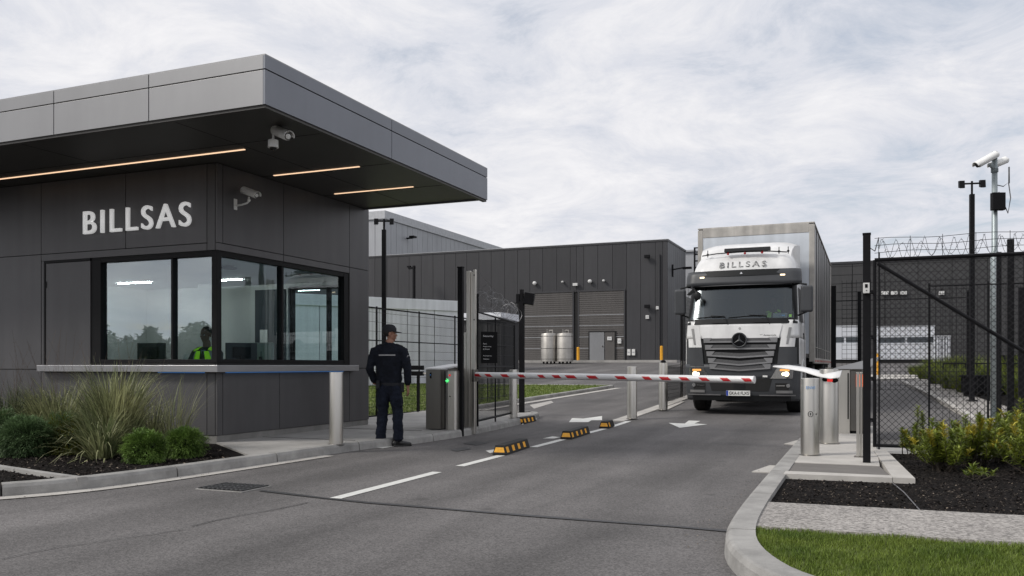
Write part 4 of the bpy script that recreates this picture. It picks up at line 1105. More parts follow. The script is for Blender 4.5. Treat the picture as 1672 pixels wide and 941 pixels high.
wgo = q.build('wing', 'armwhite', wg, smooth=True); sm = wgo.modifiers.new('s', 'SOLIDIFY'); sm.thickness = .012
q = MB(); q.cyl((-.52, 12.66, 1.146), (-.52, 12.66, 1.17), .05, 12); q.build('hinge', 'steeldark', wg)
# rear turnstile cabinet
tc2 = thing('turnstile_cabinet', 'steel turnstile cabinet with an orange lit display on the right island', 'turnstile', (-.35, 15.2, gz(15) + .118))
q = MB(); q.box(-.55, -.29, 14.6, 15.9, .118, 1.13); q.build('body', 'steel', tc2, bevel=.004)
q = MB(); q.prism([(-.285, 14.62), (-.13, 14.66), (-.02, 14.85), (-.02, 15.9), (-.285, 15.9)], .16, 1.13); q.build('display_column', 'steeldark', tc2, bevel=.01)
q = MB(); q.box(-.29, -.01, 14.65, 15.9, .118, .158); q.build('base', 'blackmetal', tc2)
q = MB(); q.box(-.325, -.305, 14.590, 14.602, .35, 1.08); q.build('slot', 'blackmetal', tc2)
q = MB(); q.box(-.20, -.04, -.004, .004, .86, 1.06); q.xf(Matrix.Translation((-.12, 14.655, 0)) @ Matrix.Rotation(R(18), 4, 'Z') @ Matrix.Translation((.12, 0, 0))); q.build('display', 'glow_orange', tc2)
q = MB(); q.add([(-.56, 14.58, 1.135), (-.02, 14.6, 1.135), (.22, 15.9, 1.36), (-.45, 15.9, 1.18)], [(0, 1, 2, 3)]); lid = q.build('lid', 'steeldark', tc2); s2 = lid.modifiers.new('s', 'SOLIDIFY'); s2.thickness = .01
# thin channel posts
cpst = thing('channel_post', 'pair of thin steel channel posts beside the black right gate post', 'post', (-.1, 10.95, .118))
q = MB(); q.box(-.145, -.11, 10.9, 10.96, .118, 1.12); q.box(-.105, -.08, 10.92, 10.99, .118, 1.12); q.box(-.075, -.05, 10.9, 10.97, .118, 1.15); q.build('post', 'steel', cpst, bevel=.003)
q = MB(); q.box(-.17, -.03, 10.87, 11.01, .118, .126); q.build('base_plate', 'steeldark', cpst)
# black gate post with white call box
gp4 = thing('gate_post', 'tall black square gate post with a small white call box, at the right island corner', 'gate post', (-.03, 10.34, .06))
q = MB(); q.box(-.07, .01, 10.30, 10.40, .05, 2.66); q.build('post', 'blackmetal', gp4, bevel=.004)
q = MB(); q.box(-.074, .014, 10.296, 10.404, 2.66, 2.675); q.build('cap', 'blackmetal', gp4)
cbx = thing('call_box', 'small white call box mounted on the black right gate post', 'call box', (-.03, 10.27, 2.0))
q = MB(); q.box(-.068, .000, 10.25, 10.298, 2.0, 2.115); q.build('case', 'whiteplastic', cbx, bevel=.004)
q = MB(); q.box(-.048, -.02, 10.247, 10.251, 2.06, 2.10); q.cyl((-.032, 10.2505, 2.03), (-.032, 10.245, 2.03), .006, 8); q.build('button', 'blackmetal', cbx)
# chain-link gate leaf
GL = 3.2
cg = thing('chain_link_gate', 'black chain link gate with diagonal brace and razor wire on top', 'gate', (.1, 12.35, .06))
ox, oy = .06, 12.35
zb, zt = .14, 2.60
q = MB(); q.tube([(ox, oy, zb - .08), (ox, oy, zt)], .022, 8); q.tube([(ox + .055, oy - .01, .07), (ox + .055, oy - .01, zt + .1)], .012, 6)
q.tube([(ox, oy, zt), (ox + GL, oy, zt)], .026, 8); q.tube([(ox, oy, zb), (ox + GL, oy, zb)], .022, 8); q.tube([(ox + GL, oy, .06), (ox + GL, oy, zt)], .022, 8)
q.build('frame', 'blackmetal', cg)
q = MB(); q.tube([(ox + .04, oy - .02, zt - .05), (ox + 2.25, oy - .02, 1.0)], .024, 8); q.build('brace', 'blackmetal', cg)
q = MB(); chain(q, (ox, oy, zb), (1, 0, 0), GL, zt - zb, .084, .0030); q.build('chain_link', 'wire', cg)
q = MB()
for z in (.45, 1.0, 1.55, 2.15):
    q = MB(); q.box(ox - .06, ox + .01, oy - .015, oy + .015, z, z + .05); q.tube([(ox - .06, oy - .3, z), (ox - .03, oy, z + .02)], .01, 5); q.build('hinge', 'blackmetal', cg)
q = MB()
for z in (zt + .10, zt + .19, zt + .28): q.tube([(ox + i * .2, oy, z + .012 * math.sin(i * 1.1 + z * 9)) for i in range(17)], .0035, 4)
for i in range(9): q.tube([(ox + .05 + i * .38, oy, zt), (ox + .05 + i * .38, oy, zt + .30)], .0035, 4)
q.tube([(ox - .09, oy - 1.9, 2.55), (ox, oy - .8, 2.62), (ox + .05, oy, zt + .29)], .006, 4)
coil(q, (ox + .05, oy, zt + .14), (ox + GL, oy, zt + .14), .12, .17, .003, .1, 7); coil(q, (ox + .05, oy + .05, zt + .13), (ox + GL, oy + .05, zt + .13), .10, .23, .0028, .2, 9)
q.build('razor_wire', 'wirelight', cg)
for o in cg.children:
    if o.name.startswith('razor'): o.data.materials[0] = MATS['wire']
# second mesh layer: fence continuing beyond, with posts
f5 = thing('mesh_fence', 'black mesh fence with tall posts standing just behind the chain link gate', 'fence', (2.4, 14.2, 0))
q = MB()
for px, py_top, y_, r_ in ((1650, 391, 13.6, .04), (1668, 470, 14.4, .04), (1631, 412, 16.5, .035)):
    kx = (px - 836) / 1398.; b = y_ / (kx * ST + CT); x = b * (kx * CT - ST); q = MB(); q.box(x - r_, x + r_, y_ - r_, y_ + r_, 0, CAM_H + (597 - py_top) / 1398. * b); q.build('post', 'blackmetal', f5)
q = MB(); wires(q, (.9, 15.6, .1), (1, 0, 0), (0, 0, 1), 3.6, 2.4, .10, .2, .003); q.build('mesh', 'wire', f5)
q = MB()
for x in (.9, 1.75, 4.5): q.tube([(x, 15.6, 0), (x, 15.6, 2.55)], .018, 6)
q.tube([(.9, 15.6, 2.5), (4.5, 15.6, 2.5)], .012, 5); q.build('rail', 'blackmetal', f5)
f6 = thing('mesh_fence', 'thin dark mesh fence seen between the truck and the right gate post', 'fence', (-.5, 27, gz(27)))
q = MB(); wires(q, (-.75, 27.0, gz(27) + .2), (1, 0, 0), (0, 0, 1), 3.3, 3.2, .13, .13, .005); q.build('mesh', 'wire', f6)
kx = (1361 - 836) / 1398.; b = 27.0 / (kx * ST + CT); x = b * (kx * CT - ST)
q = MB(); q.box(x - .07, x + .07, 26.95, 27.05, gz(27), 3.55); kx = (1403 - 836) / 1398.; b2_ = 27 / (kx * ST + CT); x2 = b2_ * (kx * CT - ST); q.box(x2 - .05, x2 + .05, 26.95, 27.05, gz(27), 3.35)
q.tube([(x, 27, 3.1), (2.6, 27, 3.1)], .015, 5); q.box(2.5, 2.6, 26.95, 27.05, gz(27), 3.3); q.build('post', 'blackmetal', f6)

# camera pole
p = surv(1624, 684, .1)
b = p.xy.dot(Vector((-ST, CT))); H_ = CAM_H + (597 - 248) / 1398. * b - p.z
cpole = thing('camera_pole', 'galvanised steel pole with a black equipment box and two cameras on top', 'pole', p, TH)
m_ = b / 1398.
q = MB(); q.tube([(0, 0, 0), (0, 0, H_ * .62), (0, 0, H_ * .63), (0, 0, H_)], [.075, .075, .055, .05], 16); q.build('pole', 'polegrey', cpole, local=True, smooth=True)
zbx = CAM_H + (597 - 331) / 1398. * b - p.z
q = MB(); q.box(-.12, .13, -.16, -.05, zbx - .17, zbx + .17); q.build('equipment_box', 'blackmetal', cpole, local=True, bevel=.012)
q = MB(); q.tube([(.05, 0, H_ - .65), (.16, -.02, H_ - .68), (.26, -.02, H_ - .6), (.30, -.02, H_ - .9), (.25, -.02, H_ - 1.2), (.06, -.04, zbx + .2)], .010, 6); q.tube([(.27, -.02, H_ - .3), (.27, -.02, H_ - .62)], .014, 6); q.build('cable', 'cable', cpole, local=True, smooth=True)
q = MB(); q.lathe([(.2, 0), (.2, .03), (.08, .04)], n=16); q.build('base_plate', 'polegrey', cpole, local=True)
for k, (lab, yaw, pit, off) in enumerate((('large white bullet camera at the pole top, angled down to the left', R(102), R(28), (-.20, -.09, -.18)), ('white bullet camera on the far right side of the pole top', R(100), R(22), (.14, .10, -.20)))):
    c_ = thing('security_camera', lab, 'security camera', p + Vector((0, 0, H_)), TH)
    bullet(c_, yaw, pit, off, .50 if k == 0 else .36, .066)
    q = MB(); q.tube([(0, 0, -.36), (off[0] * .7, off[1] * .8, -.26)], .03, 8); q.lathe([(.066, -.40), (.066, -.33)], n=12); q.build('bracket', 'polegrey', c_, local=True)
# ================================================================== TRUCK
TX, TY, TZ = -2.68, 19.6, gz(20.8)
truck = thing('delivery_truck', 'white articulated lorry with dark grille and grey box trailer waiting at the boom barrier', 'truck', (TX, TY, TZ))
# cab profile: z, half width, set-back of the front, corner radius
PROF = [(.28, 1.22, .08, .30), (.50, 1.25, .02, .30), (1.00, 1.26, 0.0, .30), (1.70, 1.255, .02, .28), (1.95, 1.24, .05, .28), (2.12, 1.225, .09, .24),
        (2.92, 1.175, .36, .24), (3.20, 1.165, .42, .26), (3.37, 1.13, .48, .30), (3.52, 1.09, .57, .34), (3.64, 1.03, .70, .38), (3.72, .96, .88, .40)]
def prof(z):
    if z <= PROF[0][0]: return PROF[0][1:]
    for a, b in zip(PROF, PROF[1:]):
        if z <= b[0]:
            t_ = (z - a[0]) / (b[0] - a[0]); return tuple(a[i] + (b[i] - a[i]) * t_ for i in (1, 2, 3))
    return PROF[-1][1:]
BULGE = .07; DEP = 2.25
def fy(x, z, off=0.0):
    """front surface of the cab at x"""
    w_, y0, r = prof(z); ax = abs(x)
    y = y0 + BULGE * (min(ax, w_ - r) / (w_ - r)) ** 2
    if ax > w_ - r:
        q_ = min(1, (ax - (w_ - r)) / r); y += r * (1 - math.sqrt(max(0, 1 - q_ * q_)))
    return y - off
def section(z, off=0.0):
    w_, y0, r = prof(z); w_ += off; pts = [(-w_, DEP)]
    for k in range(1, 5): pts.append((-w_, DEP + (y0 + BULGE + r - DEP) * k / 5))
    for k in range(0, 8):
        a = R(k * 90 / 8); pts.append((-w_ + r * (1 - math.cos(a)), y0 - off + BULGE + r * (1 - math.sin(a))))
    for k in range(0, 13):
        x = (-(w_ - r)) + 2 * (w_ - r) * k / 12; pts.append((x, y0 - off + BULGE * (x / (w_ - r)) ** 2))
    return pts + [(-x, y) for x, y in reversed(pts[:13])]
SEC_N = len(section(1.0))
def band(name, z0, z1, m, i0=0, i1=None, off=0.0, step=.08, parent=None, thick=0.0, label=None):
    i1 = SEC_N - 1 if i1 is None else i1
    n = max(1, int((z1 - z0) / step)); q = MB(); vs = []; k = i1 - i0 + 1
    for j in range(n + 1):
        z = z0 + (z1 - z0) * j / n; vs += [(x, y, z) for x, y in section(z, off)[i0:i1 + 1]]
    q.add(vs, [(j * k + i, j * k + i + 1, (j + 1) * k + i + 1, (j + 1) * k + i) for j in range(n) for i in range(k - 1)])
    o = q.build(name, m, parent or truck, local=True, label=label); smooth_by_angle(o, 40)
    if thick: s_ = o.modifiers.new('s', 'SOLIDIFY'); s_.thickness = thick; s_.offset = -1
    return o
def fpatch(q, pts4, off, th=.02, nx=10, vee=0.0):
    """raised patch on the front: pts4 = (xl0,xr0,z0,xl1,xr1,z1)"""
    xl0, xr0, z0, xl1, xr1, z1 = pts4; V = []
    for o_ in (off, off - th):
        for j in (0, 1):
            for i in range(nx + 1):
                t_ = i / nx; x = (xl0 + (xr0 - xl0) * t_) if j == 0 else (xl1 + (xr1 - xl1) * t_)
                z = (z0, z1)[j]; zz = z - vee * (1 - min(1, abs(x) / .75)); V.append((x, fy(x, zz, o_), zz))
    n = nx + 1; F = []
    for i in range(nx):
        F += [(i, i + 1, n + i + 1, n + i), (2 * n + i + 1, 2 * n + i, 3 * n + i, 3 * n + i + 1), (i, 2 * n + i, 2 * n + i + 1, i + 1), (n + i, n + i + 1, 3 * n + i + 1, 3 * n + i)]
    F += [(0, n, 3 * n, 2 * n), (nx, 2 * n + nx, 3 * n + nx, n + nx)]
    q.add(V, F)
def fp(name, m, lst, off, th=.02, nx=10, vee=0.0, parent=None, smooth=False):
    q = MB()
    for p_ in lst: fpatch(q, p_, off, th, nx, vee)
    o = q.build(name, m, parent or truck, local=True, smooth=smooth)
    return smooth_by_angle(o, 30)
cab = band('cab', 1.70, 2.10, 'truckwhite', thick=.02)
band('cab_side', 2.10, 3.15, 'truckwhite', 0, 5, thick=.03); band('cab_side', 2.10, 3.15, 'truckwhite', SEC_N - 6, SEC_N - 1, thick=.03)
roof_c = band('cab_roof', 3.12, 3.72, 'truckwhite', thick=.02)
q = MB(); w_, y0, r = prof(3.72); sc_ = section(3.72); q.add([(x, y, 3.72) for x, y in sc_], [tuple(range(len(sc_)))]); q.build('roof_panel', 'truckwhite', truck, local=True)
band('cab_side', .95, 1.70, 'truckwhite', 0, 6, thick=.02); band('cab_side', .95, 1.70, 'truckwhite', SEC_N - 7, SEC_N - 1, thick=.02)
# dark lower front: bumper
bumper = band('bumper', .30, 1.12, 'truckgrey', 5, SEC_N - 6, off=.012, thick=.03)
band('grille_back', 1.02, 1.72, 'trucktrim', 4, SEC_N - 5, off=-.01)
fp('bumper_corner', 'truckgrey', [(-1.20, -.80, 1.08, -1.20, -.84, 1.49)], .02, .04, 8, parent=None); fp('bumper_corner', 'truckgrey', [(.80, 1.20, 1.08, .84, 1.20, 1.49)], .02, .04, 8)
# inner lining so the cab is not hollow white
q = MB(); q.box(-1.1, 1.1, .55, 1.9, 1.8, 1.9); q.box(-1.12, 1.12, 1.9, 1.95, 1.7, 3.3); q.box(-1.08, 1.08, .75, 1.9, 3.05, 3.10)
q.build('cab_interior', 'trucktrim', truck, local=True)
fp('dashboard', 'trucktrim', [(-1.10, 1.10, 2.02, -1.1, 1.1, 2.16)], -.12, .35, 10)
# windshield: black surround, glass
fp('windshield_frame', 'trucktrim', [(-1.17, 1.17, 2.02, -1.15, 1.15, 2.14)], .012, .04, 14)
fp('windshield_frame', 'trucktrim', [(-1.12, 1.12, 2.88, -1.11, 1.11, 2.98)], .004, .04, 14)
for s_ in (-1, 1): 
    a, b = sorted((s_ * 1.12, s_ * 1.215)); c_, d_ = sorted((s_ * 1.08, s_ * 1.165)); fp('windshield_pillar', 'trucktrim', [(a, b, 2.02, c_, d_, 2.98)], .010, .05, 5)
fp('windshield', 'truckglass', [(-1.14, 1.14, 2.13, -1.10, 1.10, 2.90)], .0, .008, 20)
# sun visor
vis = band('sun_visor', 2.92, 3.26, 'truckgrey', 6, SEC_N - 7, off=.12, thick=.02)
fp('visor_trim', 'trucktrim', [(-.88, .88, 3.12, -.88, .88, 3.255)], .135, .01, 10)
q = MB(); fpatch(q, (-1.05, 1.05, 3.235, -1.05, 1.05, 3.262), .12, .14, 12); fpatch(q, (-1.07, 1.07, 2.905, -1.07, 1.07, 2.925), .12, .13, 12); q.build('visor_lip', 'truckgrey', truck, local=True)
for s_ in (-1, 1):
    a, b = sorted((s_ * .84, s_ * .94)); fp('marker_light', 'headlamp', [(a, b, 3.10, a, b, 3.13)], .137, .01, 2)
q = MB(); q.add([(-.03, fy(0, 3.17, .155), 3.16), (.03, fy(0, 3.17, .155), 3.16), (0, fy(0, 3.17, .155), 3.21)], [(0, 1, 2)]); q.build('visor_emblem', 'chrome', truck, local=True)
# hood
hood = fp('hood', 'truckwhite', [(-.83, .83, 1.70, -.90, .90, 1.98)], .022, .03, 12)
fp('hood_edge', 'truckwhite', [(-.90, .90, 1.98, -.88, .88, 2.015)], .016, .03, 12)
for s_ in (-1, 1):
    # white cheek with a recessed air channel
    a, b = sorted((s_ * .85, s_ * 1.16)); c_, d_ = sorted((s_ * .92, s_ * 1.20)); fp('cheek_panel', 'truckwhite', [(a, b, 1.50, c_, d_, 2.00)], .014, .03, 8)
    a, b = sorted((s_ * .985, s_ * 1.03)); c_, d_ = sorted((s_ * 1.04, s_ * 1.10)); fp('air_channel', 'logogrey', [(a, b, 1.56, c_, d_, 1.93)], .017, .004, 4)
q = MB()
for i in range(4):
    a = PI / 4 + i * PI / 2; b_ = a + PI / 2; r_ = .028
    q.tube([(r_ * math.cos(i * PI / 2) * .8, fy(0, 1.92, .03), 1.92 + r_ * math.sin(i * PI / 2)), (r_ * math.cos((i + 1) * PI / 2) * .8, fy(0, 1.92, .03), 1.92 + r_ * math.sin((i + 1) * PI / 2))], .004, 5)
q.build('hood_emblem', 'logogrey', truck, local=True)
text('model_lettering', "M\u00b0 Antarcide", .1, 'ink', truck, (.42, fy(.55, 1.76, .026), 1.745), (R(90), 0, 0), .002, width=.36, height=.038, local=True)
# grille: slats, bending into a shallow V lower down
slats = [(1.66, .05, .00), (1.505, .05, .0), (1.36, .05, .05), (1.21, .05, .07), (1.08, .05, .06)]
for i, (z, h_, v) in enumerate(slats):
    xw = .80 - i * .035
    fp('grille_mesh', 'meshgrille', [(-xw + .10, xw - .10, z - .02, -xw + .04, xw - .04, z + h_)], .018, .012, 14, v)
    fp('grille_slat', 'slat', [(-xw, xw, z - .058, -xw, xw, z - .022)], .045, .05, 14, v)
    fp('grille_slat', 'slat', [(-xw, -xw + .10, z - h_, -xw - .01, -xw + .18, z + h_)], .030, .03, 4, v * .2)
    fp('grille_slat', 'slat', [(xw - .10, xw, z - h_, xw - .18, xw + .01, z + h_)], .030, .03, 4, v * .2)
# round emblem with three-pointed star
zc = 1.655; yc = fy(0, zc, .075)
em = MB(); em.cyl((0, yc + .05, zc), (0, yc - .002, zc), .148, 36); em = em.build('badge', 'lens', truck, local=True)
q = MB(); q.tube([(.155 * math.cos(2 * PI * i / 40), yc - .004, zc + .155 * math.sin(2 * PI * i / 40)) for i in range(41)], .016, 8, cap=False); q.build('badge_ring', 'truckgrey', em, local=True, smooth=True)
q = MB()
for k in range(3):
    a = PI / 2 + k * 2 * PI / 3; t_ = Vector((math.cos(a), 0, math.sin(a))); s2_ = Vector((-math.sin(a), 0, math.cos(a))); c0_ = Vector((0, yc - .012, zc))
    q.add([c0_ + t_ * .145, c0_ + s2_ * .022 - t_ * .0, c0_ + Vector((0, -.010, 0)), c0_ - s2_ * .022], [(0, 1, 2), (0, 2, 3)])
q.build('badge_star', 'truckgrey', em, local=True)
# bumper details
fp('bumper_recess', 'gap', [(-.62, .62, .52, -.70, .70, .80)], .018, .006, 10)
fp('bumper_recess', 'trucktrim', [(-.12, .12, .50, -.12, .12, .82)], .024, .01, 3)
fp('bumper_lip', 'trucktrim', [(-1.20, 1.20, .30, -1.20, 1.20, .42)], .03, .03, 16)
fp('bumper_lip', 'slat', [(-1.18, -.42, .415, -1.18, -.42, .44)], .045, .03, 8); fp('bumper_lip', 'slat', [(.42, 1.18, .415, .42, 1.18, .44)], .045, .03, 8)
fp('step_bar', 'truckgrey', [(-.70, .70, .86, -.74, .74, .95)], .035, .03, 10, .05)
for s_ in (-1, 1):
    def X(a, b): return sorted((s_ * a, s_ * b))
    a, b = X(.66, 1.12); c_, d_ = X(.80, 1.14)
    hl = fp('headlight', 'chrome', [(a, b, .80, c_, d_, 1.03)], .030, .02, 8)
    x = s_ * 1.0; q = MB(); q.cyl((x, fy(x, .9, .035), .90), (x, fy(x, .9, .05), .90), .055, 20); q.build('bulb', 'headlamp', hl, local=True)
    x = s_ * .93; q = MB(); q.cyl((x, fy(x, .9, .034), .90), (x, fy(x, .9, .045), .90), .035, 16); q.build('bulb', 'headlamp', hl, local=True)
    a, b = X(.86, 1.06); fp('indicator', 'lampamber', [(a, b, .965, a, b, 1.01)], .033, .008, 4, parent=hl)
    a, b = X(.64, .96); 
    a, b = X(.76, 1.14); fp('foglight_recess', 'gap', [(a, b, .54, a, b, .70)], .016, .004, 6)
    q = MB(); x = s_ * 1.03; q.cyl((x, fy(x, .65, .02), .645), (x, fy(x, .65, .035), .645), .042, 18); fo = q.build('foglight', 'chrome', truck, local=True)
    a, b = X(.78, .96); fp('daylight_strip', 'chrome', [(a, b, .632, a, b, .648)], .03, .01, 4)
    a, b = X(.78, 1.12); fp('foglight_trim', 'logogrey', [(a, b, .475, a, b, .535)], .032, .01, 6)
    a, b = X(.50, .60); fp('side_marker', 'platewhite', [(a, b, .83, a, b, .87)], .04, .006, 2) if s_ > 0 else None
# plate
pl = MB(); zc = .47; xo = -.03
pl.box(xo - .26, xo + .26, fy(0, zc, .055), fy(0, zc, .04), zc - .058, zc + .058); pl = pl.build('number_plate', 'platewhite', truck, local=True)
q = MB(); q.box(xo - .258, xo - .215, fy(0, zc, .0565), fy(0, zc, .05), zc - .055, zc + .055); q.build('plate_band', 'plateblue', pl, local=True)
text('plate_lettering', 'GKA-II FLXG', .1, 'ink', pl, (xo - .195, fy(0, zc, .0560), zc - .036), (R(90), 0, 0), .001, width=.435, height=.072, bold=.002, local=True)
# wipers
for x0, x1 in ((-1.03, -.28), (-.25, .62)):
    q = MB(); q.tube([(x1 + .02, fy(x1, 2.08, .035), 2.01), (x1 - .06, fy(x1, 2.18, .03), 2.20), ((x0 + x1) / 2, fy(0, 2.21, .03), 2.215)], .010, 6)
    q.tube([(x0, fy(x0, 2.17, .022), 2.17), (x1 - .12, fy(x1, 2.21, .022), 2.215)], .008, 6); q.build('wiper', 'trucktrim', truck, local=True)
for x0 in (-.62, .30):
    q = MB(); fpatch(q, (x0, x0 + .34, 2.045, x0 + .02, x0 + .32, 2.08), .04, .03, 4); q.build('grab_handle', 'trucktrim', truck, local=True)
for x in (-.12, .07):
    q = MB(); q.box(x - .025, x + .025, .28, .33, 2.10, 2.28); q.ell((x, .30, 2.31), (.02, .02, .03), 8, 6); q.build('dashboard_trinket', 'ink', truck, local=True)
fp('windshield_card', 'paper', [(.70, 1.0, 2.15, .70, 1.0, 2.25)], -.012, .004, 2)
text('card_lettering', 'BILLSAS', .1, 'labelblue', truck, (.75, fy(.85, 2.2, -.005), 2.185), (R(90), 0, 0), .001, width=.2, height=.026, local=True)
fp('windshield_sticker', 'hivis', [(1.03, 1.09, 2.16, 1.03, 1.09, 2.22)], -.012, .004, 2)
# roof lettering, air horns and light bar
text('roof_lettering', 'BILLSAS', .5, 'logogrey', truck, (-.52, fy(.3, 3.37, .025), 3.335), (R(62), 0, 0), .004, width=1.04, height=.15, bold=.004, space=1.35, local=True)
q = MB(); q.tube([(-.95, .70, 3.66), (-.6, .63, 3.69), (0, .60, 3.70), (.6, .63, 3.69), (.95, .70, 3.66)], .014, 6)
q.ext([(.52, 3.71), (.67, 3.71), (.69, 3.77), (.57, 3.79)], 'x', -.42, .60); q.build('light_bar', 'trucktrim', truck, local=True)
for x in (-.34, .04, .42):
    q = MB(); q.cyl((x, .60, 3.64), (x, .60, 3.72), .018, 8); q.ell((x, .57, 3.66), (.03, .03, .02), 8, 6); q.build('roof_light', 'stripered', truck, local=True)
for x in (-.82, .78, .98):
    q = MB(); q.cyl((x, .68, 3.62), (x, .68, 3.78), .010, 6); q.ell((x, .68, 3.68), (.03, .03, .03), 8, 6); q.build('antenna', 'trucktrim', truck, local=True)
# roof air deflector
q = MB(); V = []; rows = [(.85, 3.62, 1.02), (1.05, 3.84, 1.03), (1.4, 3.98, 1.06), (1.9, 4.06, 1.09), (2.35, 4.10, 1.12)]
nx = 16
for y_, z_, w_ in rows:
    for i in range(nx + 1):
        t_ = -1 + 2 * i / nx; zz = z_ - (.10 * abs(t_) ** 6); V.append((w_ * t_, y_, zz))
F = [(j * (nx + 1) + i, j * (nx + 1) + i + 1, (j + 1) * (nx + 1) + i + 1, (j + 1) * (nx + 1) + i) for j in range(len(rows) - 1) for i in range(nx)]
q.add(V, F)
for s_ in (-1, 1):
    side = [(s_ * w_, y_, z_ - .10) for y_, z_, w_ in rows]; low = [(s_ * max(w_, 1.0), y_, 2.6 if y_ > 1.2 else 3.3) for y_, z_, w_ in rows]
    n = len(rows); q.add(side + low, [(i, i + 1, n + i + 1, n + i) for i in range(n - 1)])
o = q.build('air_deflector', 'truckwhite', truck, local=True); smooth_by_angle(o, 45)
# side: door, window, handles, wheel arches, fairing
for s_ in (-1, 1):
    q = MB(); x = s_ * 1.245
    q.add([(x, .58, 2.08), (x, 1.55, 2.08), (s_ * 1.19, 1.55, 2.86), (s_ * 1.19, .80, 2.86)], [(0, 1, 2, 3)]); q.build('side_window', 'ink', truck, local=True)
    q = MB(); q.box(min(s_ * 1.24, s_ * 1.262), max(s_ * 1.24, s_ * 1.262), 1.40, 1.60, 1.80, 1.84); q.ell((s_ * 1.255, 1.5, 1.76), (.012, .08, .07), 10, 6); q.build('door_handle', 'trucktrim', truck, local=True)
    q = MB(); q.box(min(s_ * 1.256, s_ * 1.262), max(s_ * 1.256, s_ * 1.262), .60, .61, 1.2, 2.9); q.box(min(s_ * 1.256, s_ * 1.262), max(s_ * 1.256, s_ * 1.262), 1.72, 1.73, 1.2, 2.9); q.build('door_seam', 'ink', truck, local=True)
    # wheel arch ring
    q = MB(); arc = [(1.42 + .60 * math.cos(R(k)), .52 + .60 * math.sin(R(k))) for k in range(0, 181, 12)]; arc2 = [(1.42 + .70 * math.cos(R(k)), .52 + .72 * math.sin(R(k))) for k in range(180, -1, -12)]
    q.ext(arc + arc2, 'x', s_ * .95, s_ * 1.27); q.build('wheel_arch', 'truckwhite', truck, local=True)
    q = MB(); q.box(min(s_ * 1.0, s_ * 1.24), max(s_ * 1.0, s_ * 1.24), .42, .85, .32, 1.05); q.build('step_housing', 'truckgrey', truck, local=True, bevel=.02)
    # mirror: housing, arms
    xm = s_ * 1.40
    mr = MB(); mr.box(xm - .13, xm + .13, .30, .44, 2.27, 2.86); mr = mr.build('mirror', 'truckgrey', truck, local=True, bevel=.05, seg=4)
    q = MB(); q.tube([(s_ * 1.12, .50, 2.90), (s_ * 1.25, .38, 2.91), (xm, .37, 2.88)], .022, 6); q.tube([(s_ * 1.2, .45, 2.20), (s_ * 1.3, .38, 2.24), (xm, .37, 2.28)], .02, 6); q.build('mirror_arm', 'trucktrim', mr, local=True)
# close-proximity mirror at the left top corner
q = MB(); q.tube([(-1.16, .42, 2.90), (-1.05, .22, 2.84), (-.99, .14, 2.76)], .018, 6); q.ell((-.96, .12, 2.68), (.085, .05, .11), 12, 8); q.ext([(-1.22, 2.72), (-1.05, 2.88), (-1.02, 2.83), (-1.15, 2.70)], 'y', .20, .26); q.build('corner_mirror', 'trucktrim', truck, local=True)
# wheels
def wheel(parent, x, y, zc, r, wd, out):
    wl = MB(); wl.lathe([(r * .60, -wd / 2), (r * .93, -wd / 2), (r, -wd * .38), (r, wd * .38), (r * .93, wd / 2), (r * .60, wd / 2)], n=36)
    mt = Matrix.Translation((x, y, zc)) @ Matrix.Rotation(R(90), 4, 'Y'); wl.xf(mt); w_ = wl.build('wheel', 'tyre', parent, local=True); smooth_by_angle(w_)
    q = MB(); q.lathe([(r * .2, wd * .5 * out * .7), (r * .3, wd * .5 * out), (r * .55, wd * .3 * out), (r * .62, wd * .5 * out)], n=24); q.xf(mt); q.build('rim', 'rim', w_, local=True)
for s_ in (-1, 1): wheel(truck, s_ * 1.07, 1.42, .52, .52, .32, s_)
DRZ = gz(24) - TZ
for y_ in (4.6,):
    for s_ in (-1, 1): wheel(truck, s_ * 1.05, y_, .52 + DRZ, .52, .5, s_)
q = MB(); q.box(-.42, -.34, .6, 5.6, .7, .95); q.box(.34, .42, .6, 5.6, .7, .95); q.box(-.34, .34, 1.3, 1.5, .5, .7); q.box(-1.1, 1.1, .55, .7, .35, .6); q.box(-.8, .8, 1.3, 1.54, .45, .6)
q.box(-1.2, -.5, 2.4, 3.6, .45, 1.0); q.box(.5, 1.2, 2.4, 3.6, .45, 1.0); q.box(-1.0, 1.0, .7, 1.0, .95, 1.7); q.build('chassis', 'tyre', truck, local=True)
# trailer
TW, T0, T1, TB, TT = 1.42, 2.75, 12.7, 1.28, 4.64
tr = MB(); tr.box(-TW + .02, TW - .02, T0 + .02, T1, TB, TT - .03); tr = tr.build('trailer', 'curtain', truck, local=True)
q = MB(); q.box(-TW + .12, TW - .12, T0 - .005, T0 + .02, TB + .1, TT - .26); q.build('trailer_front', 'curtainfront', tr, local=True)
q = MB()
q.box(-TW - .01, -TW + .12, T0 - .02, T0 + .12, TB - .1, TT - .06); q.box(TW - .12, TW + .01, T0 - .02, T0 + .12, TB - .1, TT - .06)
q.box(-TW + .12, TW - .12, T0 - .015, T0 + .1, TT - .26, TT - .02); q.box(-TW - .012, TW + .012, T0 - .012, T1, TT - .035, TT)
for s_ in (-1, 1):
    a, b = sorted((s_ * TW, s_ * (TW - .05))); q.box(a, b, T0 + .12, T1, TB - .14, TB); q.box(a, b, T1 - .12, T1 + .01, TB, TT - .04)
    q.box(a, b, T0 + .12, T1, TB + .26, TB + .28)
q.build('trailer_frame', 'trailerframe', tr, local=True, bevel=.012)
q = MB()
for k in range(1, 9):
    y_ = T0 + .12 + (T1 - T0) * k / 9.0
    q.box(TW - .02, TW - .008, y_, y_ + .05, TB, TT - .05); q.box(-TW + .008, -TW + .02, y_, y_ + .05, TB, TT - .05)
q.build('curtain_strap', 'trucktrim', tr, local=True)
q = MB()
